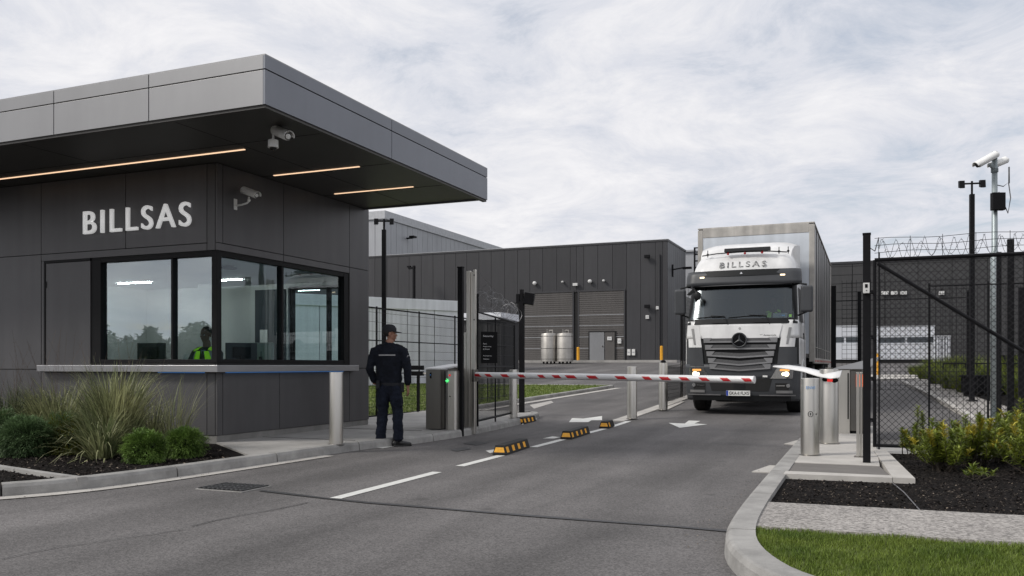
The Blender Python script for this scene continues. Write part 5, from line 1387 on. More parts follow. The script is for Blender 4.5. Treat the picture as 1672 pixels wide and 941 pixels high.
for k in range(14):
    y_ = T0 + .5 + k * .7; q.box(TW - .004, TW + .012, y_, y_ + .06, TB - .10, TB - .05)
q.build('side_marker', 'stripered', tr, local=True)
q = MB(); q.box(-.5, .5, 4.2, 12, .85, 1.1); q.box(-1.35, 1.35, T0 + .1, 12.6, 1.12, 1.27); q.box(TW - .12, TW - .05, 5.8, 9.2, .62, 1.0); q.box(.8, 1.2, 6, 7, .6, 1.1); q.build('trailer_chassis', 'tyre', tr, local=True)
for y_ in (9.0, 10.25, 11.5):
    for s_ in (-1, 1): wheel(truck, s_ * 1.15, y_, .5 + gz(TY + y_) - TZ, .5, .4, s_)
# truck seats
for s_ in (-1, 1):
    q = MB(); q.box(s_ * .62 - .24, s_ * .62 + .24, 1.30, 1.42, 1.9, 2.72); q.box(s_ * .62 - .24, s_ * .62 + .24, .85, 1.35, 1.84, 1.96); q.build('seat', 'monitor', truck, local=True, bevel=.05)
q = MB(); q.tube([(.60 + .2 * math.cos(2 * PI * i / 24), .68 + .08 * math.sin(2 * PI * i / 24), 2.20 + .16 * math.sin(2 * PI * i / 24)) for i in range(25)], .015, 6); q.build('steering_wheel', 'ink', truck, local=True, smooth=True)
# ================================================================== BUILDINGS IN THE BACKGROUND
def on_y(px, y):
    k = (px - 836) / 1398.; b = y / (k * ST + CT); return b * (k * CT - ST), b
def z_at(py, b): return CAM_H + (597 - py) / 1398. * b
WY, GZ = 58.0, 1.5
wh = thing('warehouse', 'long dark grey warehouse clad in tall vertical panels with two roller doors', 'warehouse', (-30, 61, GZ))
xc, bc = on_y(1090, WY); top = z_at(391, bc)
q = MB(); q.box(-62, xc - .03, WY + .05, 64.2, GZ - .1, top - .05); q.build('wall_core', 'gap', wh)
doors = [(on_y(851, WY)[0], on_y(937, WY)[0]), (on_y(943.5, WY)[0], on_y(1021, WY)[0])]
dtop = z_at(472, 58.5)
q = MB(); x = xc; 
bounds = [xc]
for px in (1082, 1070, 1046, 1023, 1000, 976, 953, 941, 931, 909, 886, 865, 845, 824, 802, 782, 762, 744, 726, 707, 688, 668, 650, 632, 612, 594): bounds.append(on_y(px, WY)[0])
while bounds[-1] > -60: bounds.append(bounds[-1] - 1.05)
for a, b in zip(bounds[1:], bounds):
    z0 = GZ
    mid = (a + b) / 2
    for d0, d1 in doors:
        if d0 - .2 < mid < d1 + .1: z0 = dtop
    q.box(a + .012, b - .012, WY, WY + .06, z0, top - .12)
q.build('wall_panel', 'warehouse', wh)
q = MB(); y_ = WY + .06; k = 0
while y_ < 64.1: q.box(xc - .05, xc, y_, min(64.2, y_ + .62), GZ, top - .12); y_ += .65
q.build('wall_panel', 'warehouse_lit', wh)
q = MB(); q.box(-62, xc + .04, WY - .04, 64.25, top - .12, top); q.build('parapet', 'warehouse', wh)
q = MB(); q.box(-62, xc + .05, WY - .05, 64.26, top, top + .03); q.build('coping', 'greytrim', wh)
for d0, d1 in doors:
    q = MB(); z = GZ
    while z < dtop - .03:
        q.ext([(WY + .01, z), (WY - .01, z + .03), (WY - .01, z + .12), (WY + .01, z + .146)], 'x', d0 + .1, d1 - .1); z += .148
    rd_ = q.build('roller_door', 'roller', wh)
    q = MB(); q.box(d0, d0 + .1, WY - .03, WY + .1, GZ, dtop); q.box(d1 - .1, d1, WY - .03, WY + .1, GZ, dtop); q.box(d0, d1, WY - .04, WY + .1, dtop, dtop + .12); q.build('door_frame', 'warehouse', rd_)
    q = MB()
    for z in (2.4, 3.2, 4.0, 4.75): q.box(d0 + .1, d1 - .1, WY - .022, WY - .012, z, z + .035)
    q.build('door_seam', 'greyclad', rd_)
a, b = on_y(963, WY)[0], on_y(987, WY)[0]; ztp = z_at(541, 58.8)
pd = MB(); pd.box(a, b, WY - .08, WY - .03, GZ, ztp); pd = pd.build('door', 'doorgrey', wh)
q = MB(); q.box(b - .14, b - .08, WY - .12, WY - .08, GZ + 1.0, GZ + 1.1); q.build('handle', 'chrome', pd)
c_ = on_y(1004, WY)[0]; q = MB(); q.box(b + .05, c_, WY - .07, WY - .03, GZ, ztp); q.build('door', 'roller', wh)
q = MB(); q.box(a - .07, a, WY - .1, WY, GZ, ztp + .07); q.box(c_, c_ + .07, WY - .1, WY, GZ, ztp + .07); q.box(a, c_, WY - .1, WY, ztp, ztp + .07); q.build('door_frame', 'gap', pd)
q = MB(); xp = on_y(1077, WY)[0]; q.cyl((xp, WY - .08, GZ), (xp, WY - .08, top - 1.0), .06, 8); q.build('downpipe', 'warehouse', wh)
# small fittings on the wall
fit = [(874.5, 463, .28, 'round white wall lamp above the left roller door'), (964.5, 460, .28, 'round white wall lamp above the right roller door, centre'),
       (987, 459, .18, 'small white wall lamp above the right roller door, right end'), (941, 465, .24, 'square white wall lamp between the two roller doors'), (920, 461, .16, 'tiny pale wall lamp over the left roller door')]
for px, py, s_, lab in fit:
    x, b = on_y(px, WY); z = z_at(py, b)
    s_ *= .72; t_ = thing('wall_lamp', lab, 'wall lamp', (x, WY, z))
    q = MB(); q.box(-.05, .05, -.15, 0, -.04, .04); q.build('bracket', 'blackmetal', t_, local=True)
    q = MB(); (q.ell((0, -.2, 0), (s_ * .8, .12, s_ * .7), 12, 8) if 'square' not in lab else q.box(-s_, s_, -.3, -.12, -s_ * .6, s_ * .5)); q.build('lamp', 'whiteplastic', t_, local=True, smooth='square' not in lab)
for px, py, lab in ((1057, 420, 'black camera on the upper right of the dark warehouse wall'), (1057, 501, 'black camera half way up the dark warehouse wall, right end')):
    x, b = on_y(px, WY); z = z_at(py, b); t_ = thing('security_camera', lab, 'security camera', (x, WY, z))
    q = MB(); q.box(-.05, .05, -.2, 0, -.05, .05); q.box(-.14, .24, -.36, -.18, -.1, .12); q.build('housing', 'blackmetal', t_, local=True, bevel=.02)
for px, py, w_, h_, nm, mt_, lab in ((1027.5, 575.5, .07, .12, 'utility_box', 'whiteplastic', 'white meter box low on the warehouse wall, left of a pair'), (1035.0, 575.5, .07, .12, 'utility_box', 'whiteplastic', 'white meter box low on the warehouse wall, right of a pair'),
     (1057.5, 518, .07, .07, 'wall_sign', 'whiteplastic', 'tiny white square sign on the dark warehouse wall'), (1012, 557, .08, .10, 'wall_sign', 'whiteplastic', 'small white notice beside the grey double door'), (996, 553, .1, .07, 'wall_sign', 'whiteplastic', 'small pale sign fixed on the dark door leaf'), (1074, 503, .06, .06, 'wall_sign', 'whiteplastic', 'tiny white fitting beside the downpipe')):
    x, b = on_y(px, WY); z = z_at(py, b); t_ = thing(nm, lab, 'wall box' if nm[0] == 'u' else 'sign', (x, WY, z)); 
    q = MB(); q.box(-w_ * 1.6, w_ * 1.6, -.14, 0, -h_ * 1.8, h_ * 1.8); q.build('case', mt_, t_, local=True, bevel=.01)
    q = MB(); q.box(-w_, w_, -.146, -.14, -h_ * .3, h_ * .3); q.build('face', 'greyclad', t_, local=True)
# side bracket lamp on the end wall coloured lighter, as if lit
z = z_at(441, 60); t_ = thing('wall_lamp', 'black bracket lamp sticking out from the lighter end wall of the warehouse', 'wall lamp', (xc, 59.5, z))
q = MB(); q.box(0, .08, -.1, .1, -.5, .35); q.tube([(.05, 0, 0), (.8, 0, .1)], .05, 6); q.box(.75, 1.35, -.15, .15, .0, .14); q.build('bracket', 'blackmetal', t_, local=True)
# pole with small lamp in front of the wall
p_ = on_y(676, 56.5); t_ = thing('light_pole', 'thin black pole with a short sideways lamp in front of the warehouse', 'light pole', (p_[0], 56.5, GZ))
zt_ = z_at(434, p_[1]) - GZ; q = MB(); q.box(-.08, .08, -.08, .08, 0, zt_); q.build('pole', 'blackmetal', t_, local=True)
q = MB(); q.box(-.45, .08, -.1, .1, zt_ - .25, zt_ - .1); q.box(-.55, -.3, -.1, .1, zt_ - .12, zt_); q.build('lamp_head', 'blackmetal', t_, local=True)
# tanks
for px, lab in ((896.5, 'tall round stainless steel tank, left one of the pair by the roller door'), (922.5, 'tall round stainless steel tank, right one of the pair by the roller door')):
    y_ = 53.5; x, b = on_y(px, y_); t_ = thing('steel_tank', lab, 'tank', (x, y_, gz(y_)), 0, 'pair of stainless steel tanks')
    r_ = 13.3 / 1398. * b; h_ = z_at(545, b) - gz(y_)
    q = MB(); q.lathe([(r_, .15), (r_, h_ - .08), (r_ * .93, h_), (r_ * .3, h_ + .06)], n=28); o = q.build('vessel', 'tank', t_, local=True); smooth_by_angle(o)
    q = MB()
    for a_ in range(4): q = MB(); q.box(r_ * .7 * math.cos(a_ * PI / 2 + .7) - .05, r_ * .7 * math.cos(a_ * PI / 2 + .7) + .05, r_ * .7 * math.sin(a_ * PI / 2 + .7) - .05, r_ * .7 * math.sin(a_ * PI / 2 + .7) + .05, 0, .16); q.build('leg', 'blackmetal', t_, local=True)
    q = MB(); q.tube([(0, 0, h_), (0, 0, h_ + .22), (.25, 0, h_ + .22), (.25, 0, h_ + .05)], .03, 6); q.tube([(-.1, -.1, h_), (-.1, -.1, h_ + .3)], .02, 6); q.build('valve', 'tank', t_, local=True)
    q = MB()
    for zz in (.3, h_ * .5, h_ - .2): q.lathe([(r_ + .012, zz), (r_ + .012, zz + .03)], n=28)
    q.build('hoop', 'steeldark', t_, local=True)
# yellow posts
for px, py0, py1, lab in ((944, 567, 590, 'yellow safety post between the tanks and the grey door'), (1080, 565, 590, 'yellow safety post at the right corner of the warehouse')):
    y_ = 56.5; x, b = on_y(px, y_); t_ = thing('safety_post', lab, 'bollard', (x, y_, gz(y_)), 0, 'yellow safety posts')
    h_ = z_at(py0, b) - gz(y_); q = MB(); q.lathe([(.10, 0), (.10, h_ - .04), (.06, h_)], n=14); q.build('post', 'yellow', t_, local=True)
    q = MB(); q.lathe([(.14, 0), (.14, .03)], n=14); q.build('base', 'blackmetal', t_, local=True)
y_ = 40; x, b = on_y(1433.5, y_); t_ = thing('safety_post', 'yellow safety post seen through the right chain link gate', 'bollard', (x, y_, gz(y_)), 0, 'yellow safety posts')
h_ = z_at(577, b) - gz(y_); q = MB(); q.lathe([(.055, 0), (.055, h_ - .04), (.03, h_)], n=14); q.build('post', 'yellow', t_, local=True)
q = MB(); q.lathe([(.1, 0), (.1, .03)], n=14); q.build('base', 'blackmetal', t_, local=True)
# light grey hall behind
lh = thing('grey_hall', 'tall pale grey ribbed metal hall rising behind the dark warehouse', 'building', (-50, 90, GZ))
k = (628 - 836) / 1398.; bL = 66.5 / (k * ST + CT); xL = bL * (k * CT - ST); tL = z_at(344, bL)
q = MB(); q.box(-75, xL - .1, 66.6, 150, GZ, tL - .4); q.build('wall_core', 'gap', lh)
q = MB(); y_ = 66.6
while y_ < 150: q.box(xL - .08, xL, y_ + .02, y_ + .98, GZ, tL - .55); y_ += 1.0
x = xL
while x > -75: q.box(x - .98, x - .02, 66.5, 66.58, GZ, tL - .55); x -= 1.0
q.build('wall_panel', 'greyclad', lh)
q = MB(); q.box(-75, xL + .12, 66.35, 150, tL - .75, tL); q.build('roof_edge', 'greytrim', lh, bevel=.02)
x, b = xL, 76; t_ = thing('wall_lamp', 'small dark lamp fixed high on the pale hall wall', 'wall lamp', (xL, 70.5, z_at(376, b)))
q = MB(); q.box(0, .6, -.1, .1, -.12, .0); q.box(.4, .9, -.3, .3, -.05, .12); q.build('housing', 'blackmetal', t_, local=True)
# pieces visible between warehouse and truck
g2 = thing('grey_shed', 'small piece of grey shed with a flat roof between the warehouse and the truck', 'building', (-11, 75, GZ))
xA, bA = on_y(1118, 74); xB, bB = on_y(1150, 74); q = MB(); q.box(xA, xB + 4, 74, 80, GZ, z_at(412, bA)); q.build('wall', 'greyclad', g2)
q = MB(); q.box(xA - .1, xB + 4.1, 73.8, 80.1, z_at(412, bA), z_at(409, bA)); q.build('roof_edge', 'greytrim', g2)
lt = thing('steel_ladder', 'black steel roof ladder frame standing behind the cab roof of the truck', 'ladder', (-9, 68, GZ))
xA, bA = on_y(1134, 66); xB, _ = on_y(1141, 66); q = MB()
for xx in (xA, xB): q.box(xx - .06, xx + .06, 66, 66.12, GZ, z_at(404, bA))
q.build('stringer', 'blackmetal', lt); q = MB()
for i in range(14): q.box(xA, xB, 66.03, 66.09, z_at(404, bA) - .1 - i * .5, z_at(404, bA) - i * .5)
q.build('rung', 'blackmetal', lt)
# right-hand dark building
rb = thing('warehouse', 'wide dark warehouse at the right behind the chain link gate', 'warehouse', (15, 66, GZ))
xA, bA = on_y(1290, 62); tz = z_at(430, on_y(1350, 62)[1])
q = MB(); q.box(xA, 60, 62.06, 75, GZ - .2, tz - .05); q.build('wall_core', 'gap', rb)
q = MB(); x = xA
while x < 60: q.box(x + .02, x + 1.98, 62, 62.06, GZ, tz - .1); x += 2.0
q.build('wall_panel', 'warehouse_far', rb)
q = MB(); q.box(xA - .1, 60.1, 61.95, 75.1, tz - .1, tz + .05); q.build('coping', 'warehouse', rb)
q = MB()
for z in range(1, 12): q.box(xA, 60, 61.985, 62.0, GZ + z * .58, GZ + z * .58 + .02)
q.build('wall_joint', 'gap', rb)
for px, s_ in ((1445, .22), (1460, .2), (1475, .2), (1537, .16)):
    x, b = on_y(px, 62); z = z_at(479, b); t_ = thing('wall_lamp', {1445: 'white wall lamp on the right dark warehouse, leftmost of four', 1460: 'faint white wall lamp, second from left on the right dark warehouse', 1475: 'faint white wall lamp, third from left on the right dark warehouse', 1537: 'small white wall lamp, rightmost of four on the right dark warehouse'}[px], 'wall lamp', (x, 62, z))
    q = MB(); q.box(-s_, s_, -.25, 0, -.12, .12); q.build('lamp', 'whiteplastic', t_, local=True, bevel=.02)
    q = MB(); q.box(-s_ * .3, s_ * .3, -.12, 0, .12, .24); q.build('bracket', 'blackmetal', t_, local=True)
# white site cabins with a window band
for (pa_, pb_, lab) in ((1357, 1401, 'short white site cabin with a dark window band seen left of the right gate post'), (1432, 1526, 'long white site cabin with a dark window band seen through the chain link gate')):
    y_ = 54.0; xA, bA = on_y(pa_, y_); xB, bB = on_y(pb_, y_); t_ = thing('site_cabin', lab, 'cabin', ((xA + xB) / 2, y_, gz(y_)))
    z0, z1, z2, z3 = z_at(581, bB), z_at(560, bB), z_at(550, bB), z_at(533, bB)
    z0 = gz(y_) + .22
    q = MB(); q.box(xA, xB, y_, y_ + 3, z0, z1); q.box(xA, xB, y_, y_ + 3, z2, z3); q.box(xA, xB, y_ + .05, y_ + 3, z1, z2); q.build('wall', 'cabinwhite', t_)
    q = MB(); n = max(2, int((xB - xA) / 1.9)); w_ = (xB - xA) / n
    for i in range(n): q.box(xA + i * w_ + .08, xA + (i + 1) * w_ - .04, y_ + .02, y_ + .05, z1 + .03, z2 - .03)
    q.build('window', 'doordark', t_)
    q = MB(); q.box(xA - .04, xB + .04, y_ - .03, y_ + 3.05, z3, z3 + .06); q.build('roof', 'greytrim', t_)
    q = MB(); q.box(xA + .1, xB - .1, y_ + .1, y_ + 2.9, gz(y_), z0); q.build('base', 'gap', t_)
y_ = 53; xA, bA = on_y(1526, y_); xB, bB = on_y(1550, y_)
t_ = thing('garden_shed', 'small pale slatted shelter at the right end of the long site cabin', 'shelter', (xA, y_, gz(y_)))
q = MB()
for i in range(6): xx = xA + (xB - xA) * i / 5; q.box(xx - .05, xx + .05, y_, y_ + .1, gz(y_), z_at(550, bA))
q.build('post', 'cabinwhite', t_); q = MB(); q.box(xA - .1, xB + .1, y_ - .05, y_ + 1.5, z_at(550, bA), z_at(548, bA)); q.build('roof', 'greytrim', t_); q = MB(); q.box(xA, xB, y_ + .9, y_ + 1.0, gz(y_), z_at(552, bA)); q.build('back_panel', 'gap', t_)
# white modular building on the left, beyond the lawn
mL = surv(560, 622, 0); 
def wp(px, py_top, b): k = (px - 836) / 1398.; return Vector((b * (k * CT - ST), b * (k * ST + CT), z_at(py_top, b)))
bm0, bm1 = 33.0, 35.5
c0_, c1_2 = wp(380, 470, 30.0), wp(752, 492, 35.0)
ct = thing('modular_building', 'long low white panelled building beyond the lawn left of the gate', 'building', (c1_2.x, c1_2.y, gz(c1_2.y)))
uL = Vector((c1_2.x - c0_.x, c1_2.y - c0_.y, 0)); Lc = uL.length; uL.normalize(); nL = Vector((uL.y, -uL.x, 0))
htop = CAM_H + (597 - 492) / 1398. * 35.0
def obox(q, s0, s1, d0, d1, z0, z1):
    P_ = [c1_2.xy.to_3d() - uL * a - nL * b for a, b in ((s0, d0), (s1, d0), (s1, d1), (s0, d1))]
    q.add([(p.x, p.y, z0) for p in P_] + [(p.x, p.y, z1) for p in P_], [(0, 3, 2, 1), (4, 5, 6, 7), (0, 1, 5, 4), (1, 2, 6, 5), (2, 3, 7, 6), (3, 0, 4, 7)])
q = MB(); obox(q, .05, Lc, .05, 2.6, gz(c1_2.y) - .3, htop - .05); q.build('wall_core', 'greyclad', ct)
q = MB(); s_ = .0
while s_ < Lc: obox(q, s_ + .015, s_ + 1.185, 0, .05, gz(c1_2.y) - .3, htop - .42); s_ += 1.2
q.build('wall_panel', 'containerw', ct)
q = MB(); obox(q, -.08, Lc, -.06, 2.7, htop - .42, htop); q.build('roof_edge', 'containerw', ct, bevel=.01)
# white roofed canopy strip seen through the gate mesh
cn = thing('canopy_roof', 'low shed with a pale roof edge seen through the mesh gate', 'building', (-14, 44, gz(44)))
A = wp(781, 499, 42); B = wp(818, 505, 42); A.x = on_y(782, 43)[0]; B.x = on_y(818, 43)[0]; zb_, zt2 = z_at(513, 42), z_at(500, 42)
q = MB(); q.box(A.x - 1.5, B.x, 43, 46, zb_, zt2); q.build('roof_edge', 'containerw', cn)
q = MB(); q.box(A.x - 1.4, B.x - .1, 43.2, 45.8, gz(43), zb_); q.build('wall', 'warehouse_far', cn)
# black planter boxes and railing beyond the right gate
for (pa_, pb_, pt, pbm, lab) in ((1580, 1640, 616, 648, 'long black low cabinet between the light pole and the camera pole'), (1636, 1680, 582, 603, 'black rectangular box among the hedge at the right edge')):
    P0 = surv(pa_, pbm, .08); b = P0.xy.dot(Vector((-ST, CT))); t_ = thing('black_cabinet', lab, 'cabinet', P0, TH)
    w_ = (pb_ - pa_) / 1398. * b; h_ = (pbm - pt) / 1398. * b
    q = MB(); q.box(0, w_, 0, .35, .1, h_); q.build('case', 'blackmetal', t_, local=True, bevel=.01)
    q = MB(); q.box(-.04, w_ + .04, -.03, .38, h_, h_ + .05); q.build('lid', 'blackmetal', t_, local=True)
    q = MB(); q.box(.05, .2, .05, .3, 0, .1); q.box(w_ - .2, w_ - .05, .05, .3, 0, .1); q.build('foot', 'blackmetal', t_, local=True)
P0 = surv(1540, 632, .08); b = P0.xy.dot(Vector((-ST, CT))); t_ = thing('low_railing', 'low black railing with upright bars in front of the hedge', 'railing', P0, TH - R(20))
q = MB(); q.tube([(0, 0, .75), (2.6, 0, .75)], .022, 6); q.tube([(0, 0, .12), (2.6, 0, .12)], .018, 6); q.build('rail', 'blackmetal', t_, local=True)
q = MB()
for i in range(9): q.box(i * .32 - .018, i * .32 + .018, -.018, .018, 0, .76)
q.build('baluster', 'blackmetal', t_, local=True)
# ================================================================== PEOPLE
def hand(q, wrist, dirv, palm_n, side_out, s=1.0, curl=.5):
    """palm, four fingers of unequal length with bends, thumb from the side; palm_n = direction the palm faces"""
    w0 = Vector(wrist); d_ = Vector(dirv).normalized(); n_ = Vector(palm_n).normalized(); n_ = (n_ - d_ * n_.dot(d_)).normalized(); a = d_.cross(n_)
    if a.dot(Vector(side_out)) < 0: a = -a     # a points to the thumb side
    q.limb([w0 - d_ * .03 * s, w0 + d_ * .02 * s, w0 + d_ * .055 * s, w0 + d_ * .09 * s], [(.026 * s, .020 * s), (.032 * s, .017 * s), (.040 * s, .016 * s), (.038 * s, .013 * s)], side=a, n=12)
    for i, L_ in enumerate((.068, .078, .072, .056)):
        off = (1.5 - i) * .0205 * s; p0 = w0 + d_ * .082 * s + a * off; pts = [p0]; dd = d_.copy(); ang = curl * .55
        for k, fr in enumerate((.42, .32, .26)):
            dd = (dd * math.cos(ang) + n_ * math.sin(ang)).normalized(); pts.append(pts[-1] + dd * L_ * fr * s)
        q.tube(pts, [.0098 * s, .0092 * s, .0084 * s, .0068 * s], 8)
    t0 = w0 + d_ * .028 * s + a * .028 * s; t1 = t0 + (a * .55 + d_ * .75 + n_ * .25).normalized() * .036 * s; t2 = t1 + (a * .15 + d_ * .9 + n_ * .4).normalized() * .030 * s
    q.tube([t0 - a * .012, t0, t1, t2], [.012 * s, .0125 * s, .0105 * s, .008 * s], 8)

def head(q, c, yaw=0.0, tilt=0.0, s=1.0):
    """skull, jaw, nose, lips, ears; local +Y is forward; returns matrix of the head"""
    mt = Matrix.Translation(c) @ Matrix.Rotation(yaw, 4, 'Z') @ Matrix.Rotation(tilt, 4, 'X') @ Matrix.Scale(s, 4)
    h = MB()
    h.ell((0, -.012, .045), (.076, .094, .085), 20, 14); h.ell((0, .022, -.035), (.060, .068, .072), 18, 12); h.ell((0, .058, -.085), (.030, .026, .026), 12, 8)
    h.ell((0, .072, .022), (.050, .02, .016), 12, 6)
    h.limb([(0, .078, .015), (0, .100, -.022), (0, .090, -.030)], [(.010, .010), (.015, .013), (.014, .008)], n=10)
    h.ell((0, .086, -.052), (.025, .010, .006), 12, 6); h.ell((0, .083, -.063), (.022, .010, .007), 12, 6)
    for s_ in (-1, 1):
        h.ell((s_ * .042, .058, -.015), (.022, .022, .02), 10, 6)
        h.ell((s_ * .079, -.008, -.008), (.009, .020, .032), 10, 8)
    h.xf(mt); q.v_len = len(q.v); q.add(h.v, h.f); return mt

def eyes(mt, parent, hair=True, brow='hair'):
    q = MB()
    for s_ in (-1, 1): q.ell((s_ * .031, .077, .004), (.012, .008, .007), 10, 6)
    q.xf(mt); q.build('eyes', 'eyewhite', parent, local=True, smooth=True)
    q = MB()
    for s_ in (-1, 1): q.ell((s_ * .031, .084, .004), (.005, .003, .005), 8, 6)
    for s_ in (-1, 1): q.ell((s_ * .031, .084, .022), (.018, .006, .004), 8, 6)
    q.xf(mt); q.build('eyebrows', brow, parent, local=True, smooth=True)

# ---------------- standing guard, seen from behind, head turned to the right
gp_ = surv(636, 729.5)
guard = thing('person', 'guard in navy uniform and peaked cap standing with back to camera, looking right', 'person', (gp_.x, gp_.y, 0), TH - R(8))
# local frame: +Y forward (away from camera), +X right
HIP = .94
body = MB()
LA, RA = Vector((-.125, -.02, .10)), Vector((.125, .03, .10))
# legs, trunk, neck
for s_, an, kn in ((-1, LA, Vector((-.105, .01, .50))), (1, RA, Vector((.115, .02, .50)))):
    body.limb([Vector((s_ * .09, 0, .93)), Vector((s_ * .10, 0, .75)), kn, Vector((an.x, an.y - .01, .30)), an], [(.085, .09), (.078, .08), (.055, .058), (.052, .056), (.038, .042)], n=12)
body.limb([(0, 0, .90), (0, 0, 1.05), (0, 0, 1.20), (0, -.005, 1.38), (0, -.01, 1.47)], [(.155, .10), (.14, .095), (.16, .105), (.19, .10), (.10, .08)], n=16)
body.limb([(0, -.012, 1.42), (.002, .0, 1.57)], [(.062, .062), (.056, .058)], n=14)
SH = {-1: Vector((-.205, -.01, 1.435)), 1: Vector((.205, -.01, 1.435))}
EL = {-1: Vector((-.285, -.045, 1.15)), 1: Vector((.275, -.03, 1.15))}
WR = {-1: Vector((-.235, .07, .93)), 1: Vector((.275, .02, .895))}
for s_ in (-1, 1): body.limb([SH[s_] * .92 + Vector((0, 0, .11)), SH[s_], EL[s_], WR[s_]], [(.05, .05), (.055, .055), (.042, .042), (.028, .025)], n=12)
hd = (WR[1] - EL[1]).normalized(); hand(body, WR[1] + hd * .01, hd, (-1, .1, 0), (0, 1, 0), 1.0, .45)
hd = (Vector((-.12, .20, .90)) - WR[-1]).normalized(); hand(body, WR[-1], hd, (.2, 0, -1), (0, 1, .3), 1.0, .6)
hm = head(body, (.004, .015, 1.665), R(-72), R(-2), 1.0)
gb = body.build('body', 'skinmid', guard, local=True, remesh=.0065, smo=2)
eyes(hm, gb)
# short hair at the nape and sides
q = MB(); q.ell((0, -.025, .035), (.079, .088, .078), 20, 12); q.xf(hm); q.build('hair', 'hair', guard, local=True, smooth=True)
# jacket
j = MB()
j.limb([(0, 0, .93), (0, 0, .99), (0, -.004, 1.06), (0, -.008, 1.20), (0, -.012, 1.33), (0, -.012, 1.42), (0, -.010, 1.475)], [(.178, .122), (.190, .132), (.186, .130), (.205, .135), (.222, .132), (.195, .115), (.10, .085)], n=22, dome=False)
j.limb([(0, -.012, 1.44), (.0, -.004, 1.535)], [(.080, .078), (.073, .072)], n=18, dome=False)
for s_ in (-1, 1):
    j.limb([(s_ * .06, -.01, 1.455), (s_ * .15, -.012, 1.435), (s_ * .205, -.012, 1.40)], [(.07, .07), (.082, .075), (.078, .075)], side=(0, 1, 0), n=14)
    e_, w_ = EL[s_], WR[s_]; s0 = SH[s_] + Vector((0, 0, -.015))
    j.limb([s0, s0.lerp(e_, .4) + Vector((s_ * .012, -.005, 0)), e_ + Vector((s_ * .006, -.004, 0)), e_.lerp(w_, .5), e_.lerp(w_, .86)], [(.076, .076), (.070, .072), (.062, .064), (.056, .056), (.047, .047)], n=16, dome=True)
j.xf(Matrix.Identity(4))
gj = j.build('jacket', 'navy', guard, local=True, remesh=.011, smo=3)
# wrinkles: displacement with a procedural texture
def wrinkle(o, st=.012, sc=.10, seed=0):
    tx = bpy.data.textures.new('cloth_folds', 'CLOUDS'); tx.noise_scale = sc; tx.noise_depth = 2
    m_ = o.modifiers.new('folds', 'DISPLACE'); m_.texture = tx; m_.strength = st; m_.mid_level = .5; m_.texture_coords = 'LOCAL'
wrinkle(gj, .030, .075)
q = MB(); q.limb([(0, 0, .90), (0, 0, .945)], [(.186, .130), (.188, .131)], n=28, dome=False); q.build('belt', 'capnavy', guard, local=True)
# reflective chest band across the shoulder blades
q = MB(); V = []
for i in range(15):
    x = -.125 + .25 * i / 14; y_ = -.012 - .137 * math.sqrt(max(0, 1 - (x / .222) ** 2)) - .006; V += [(x, y_, 1.342), (x, y_, 1.362)]
q.add(V, [(2 * i, 2 * i + 2, 2 * i + 3, 2 * i + 1) for i in range(14)]); bdn = q.build('reflective_band', 'reflect', guard, local=True); sm = bdn.modifiers.new('s', 'SOLIDIFY'); sm.thickness = .010
sw = None
for s_ in (-1, 1):
    q = MB(); q.box(s_ * .155 - .045, s_ * .155 + .045, -.05, .03, 1.498, 1.508); q.xf(Matrix.Translation((s_ * .155, 0, 1.5)) @ Matrix.Rotation(s_ * R(20), 4, 'Y') @ Matrix.Translation((-s_ * .155, 0, -1.5))); q.build('epaulette', 'capnavy', guard, local=True)
q = MB(); q.cyl((.276, -.04, 1.325), (.296, -.045, 1.32), .032, 16); q.build('sleeve_badge', 'reflect', guard, local=True)
# trousers
t_ = MB()
t_.limb([(0, 0, .80), (0, 0, .88), (0, 0, .95)], [(.165, .115), (.182, .128), (.178, .124)], n=22, dome=True)
for s_, an, kn in ((-1, LA, Vector((-.108, .01, .50))), (1, RA, Vector((.118, .02, .50)))):
    t_.limb([(s_ * .088, 0, .88), (s_ * .096, 0, .72), kn + Vector((0, 0, .04)), kn + Vector((s_ * .004, -.008, -.12)), an + Vector((0, -.005, .10)), an + Vector((0, 0, .015))],
            [(.100, .115), (.098, .108), (.078, .084), (.076, .084), (.072, .080), (.078, .090)], n=18, dome=True)
    t_.limb([(s_ * .185, .0, .73), (s_ * .19, .0, .60)], [(.012, .06), (.012, .06)], n=10)
gt = t_.build('trousers', 'navytrouser', guard, local=True, remesh=.011, smo=2); wrinkle(gt, .034, .065)
# boots
b_ = MB()
for an, yaw in ((LA, R(8)), (RA, R(-58))):
    bb = MB(); bb.limb([(0, -.015, .13), (0, -.015, .06)], [(.055, .062), (.052, .062)], n=14); bb.limb([(0, -.07, .045), (0, .02, .048), (0, .12, .038), (0, .185, .030)], [(.042, .044), (.048, .048), (.050, .036), (.038, .026)], side=(1, 0, 0), n=14)
    bb.limb([(0, -.08, .012), (0, .02, .012), (0, .12, .012), (0, .20, .012)], [(.045, .012), (.046, .012), (.055, .012), (.035, .012)], n=12)
    bb.xf(Matrix.Translation((an.x, an.y, .0)) @ Matrix.Rotation(yaw, 4, 'Z')); b_.add(bb.v, bb.f)
b_.build('boots', 'bootblack', guard, local=True, remesh=.007, smo=1)
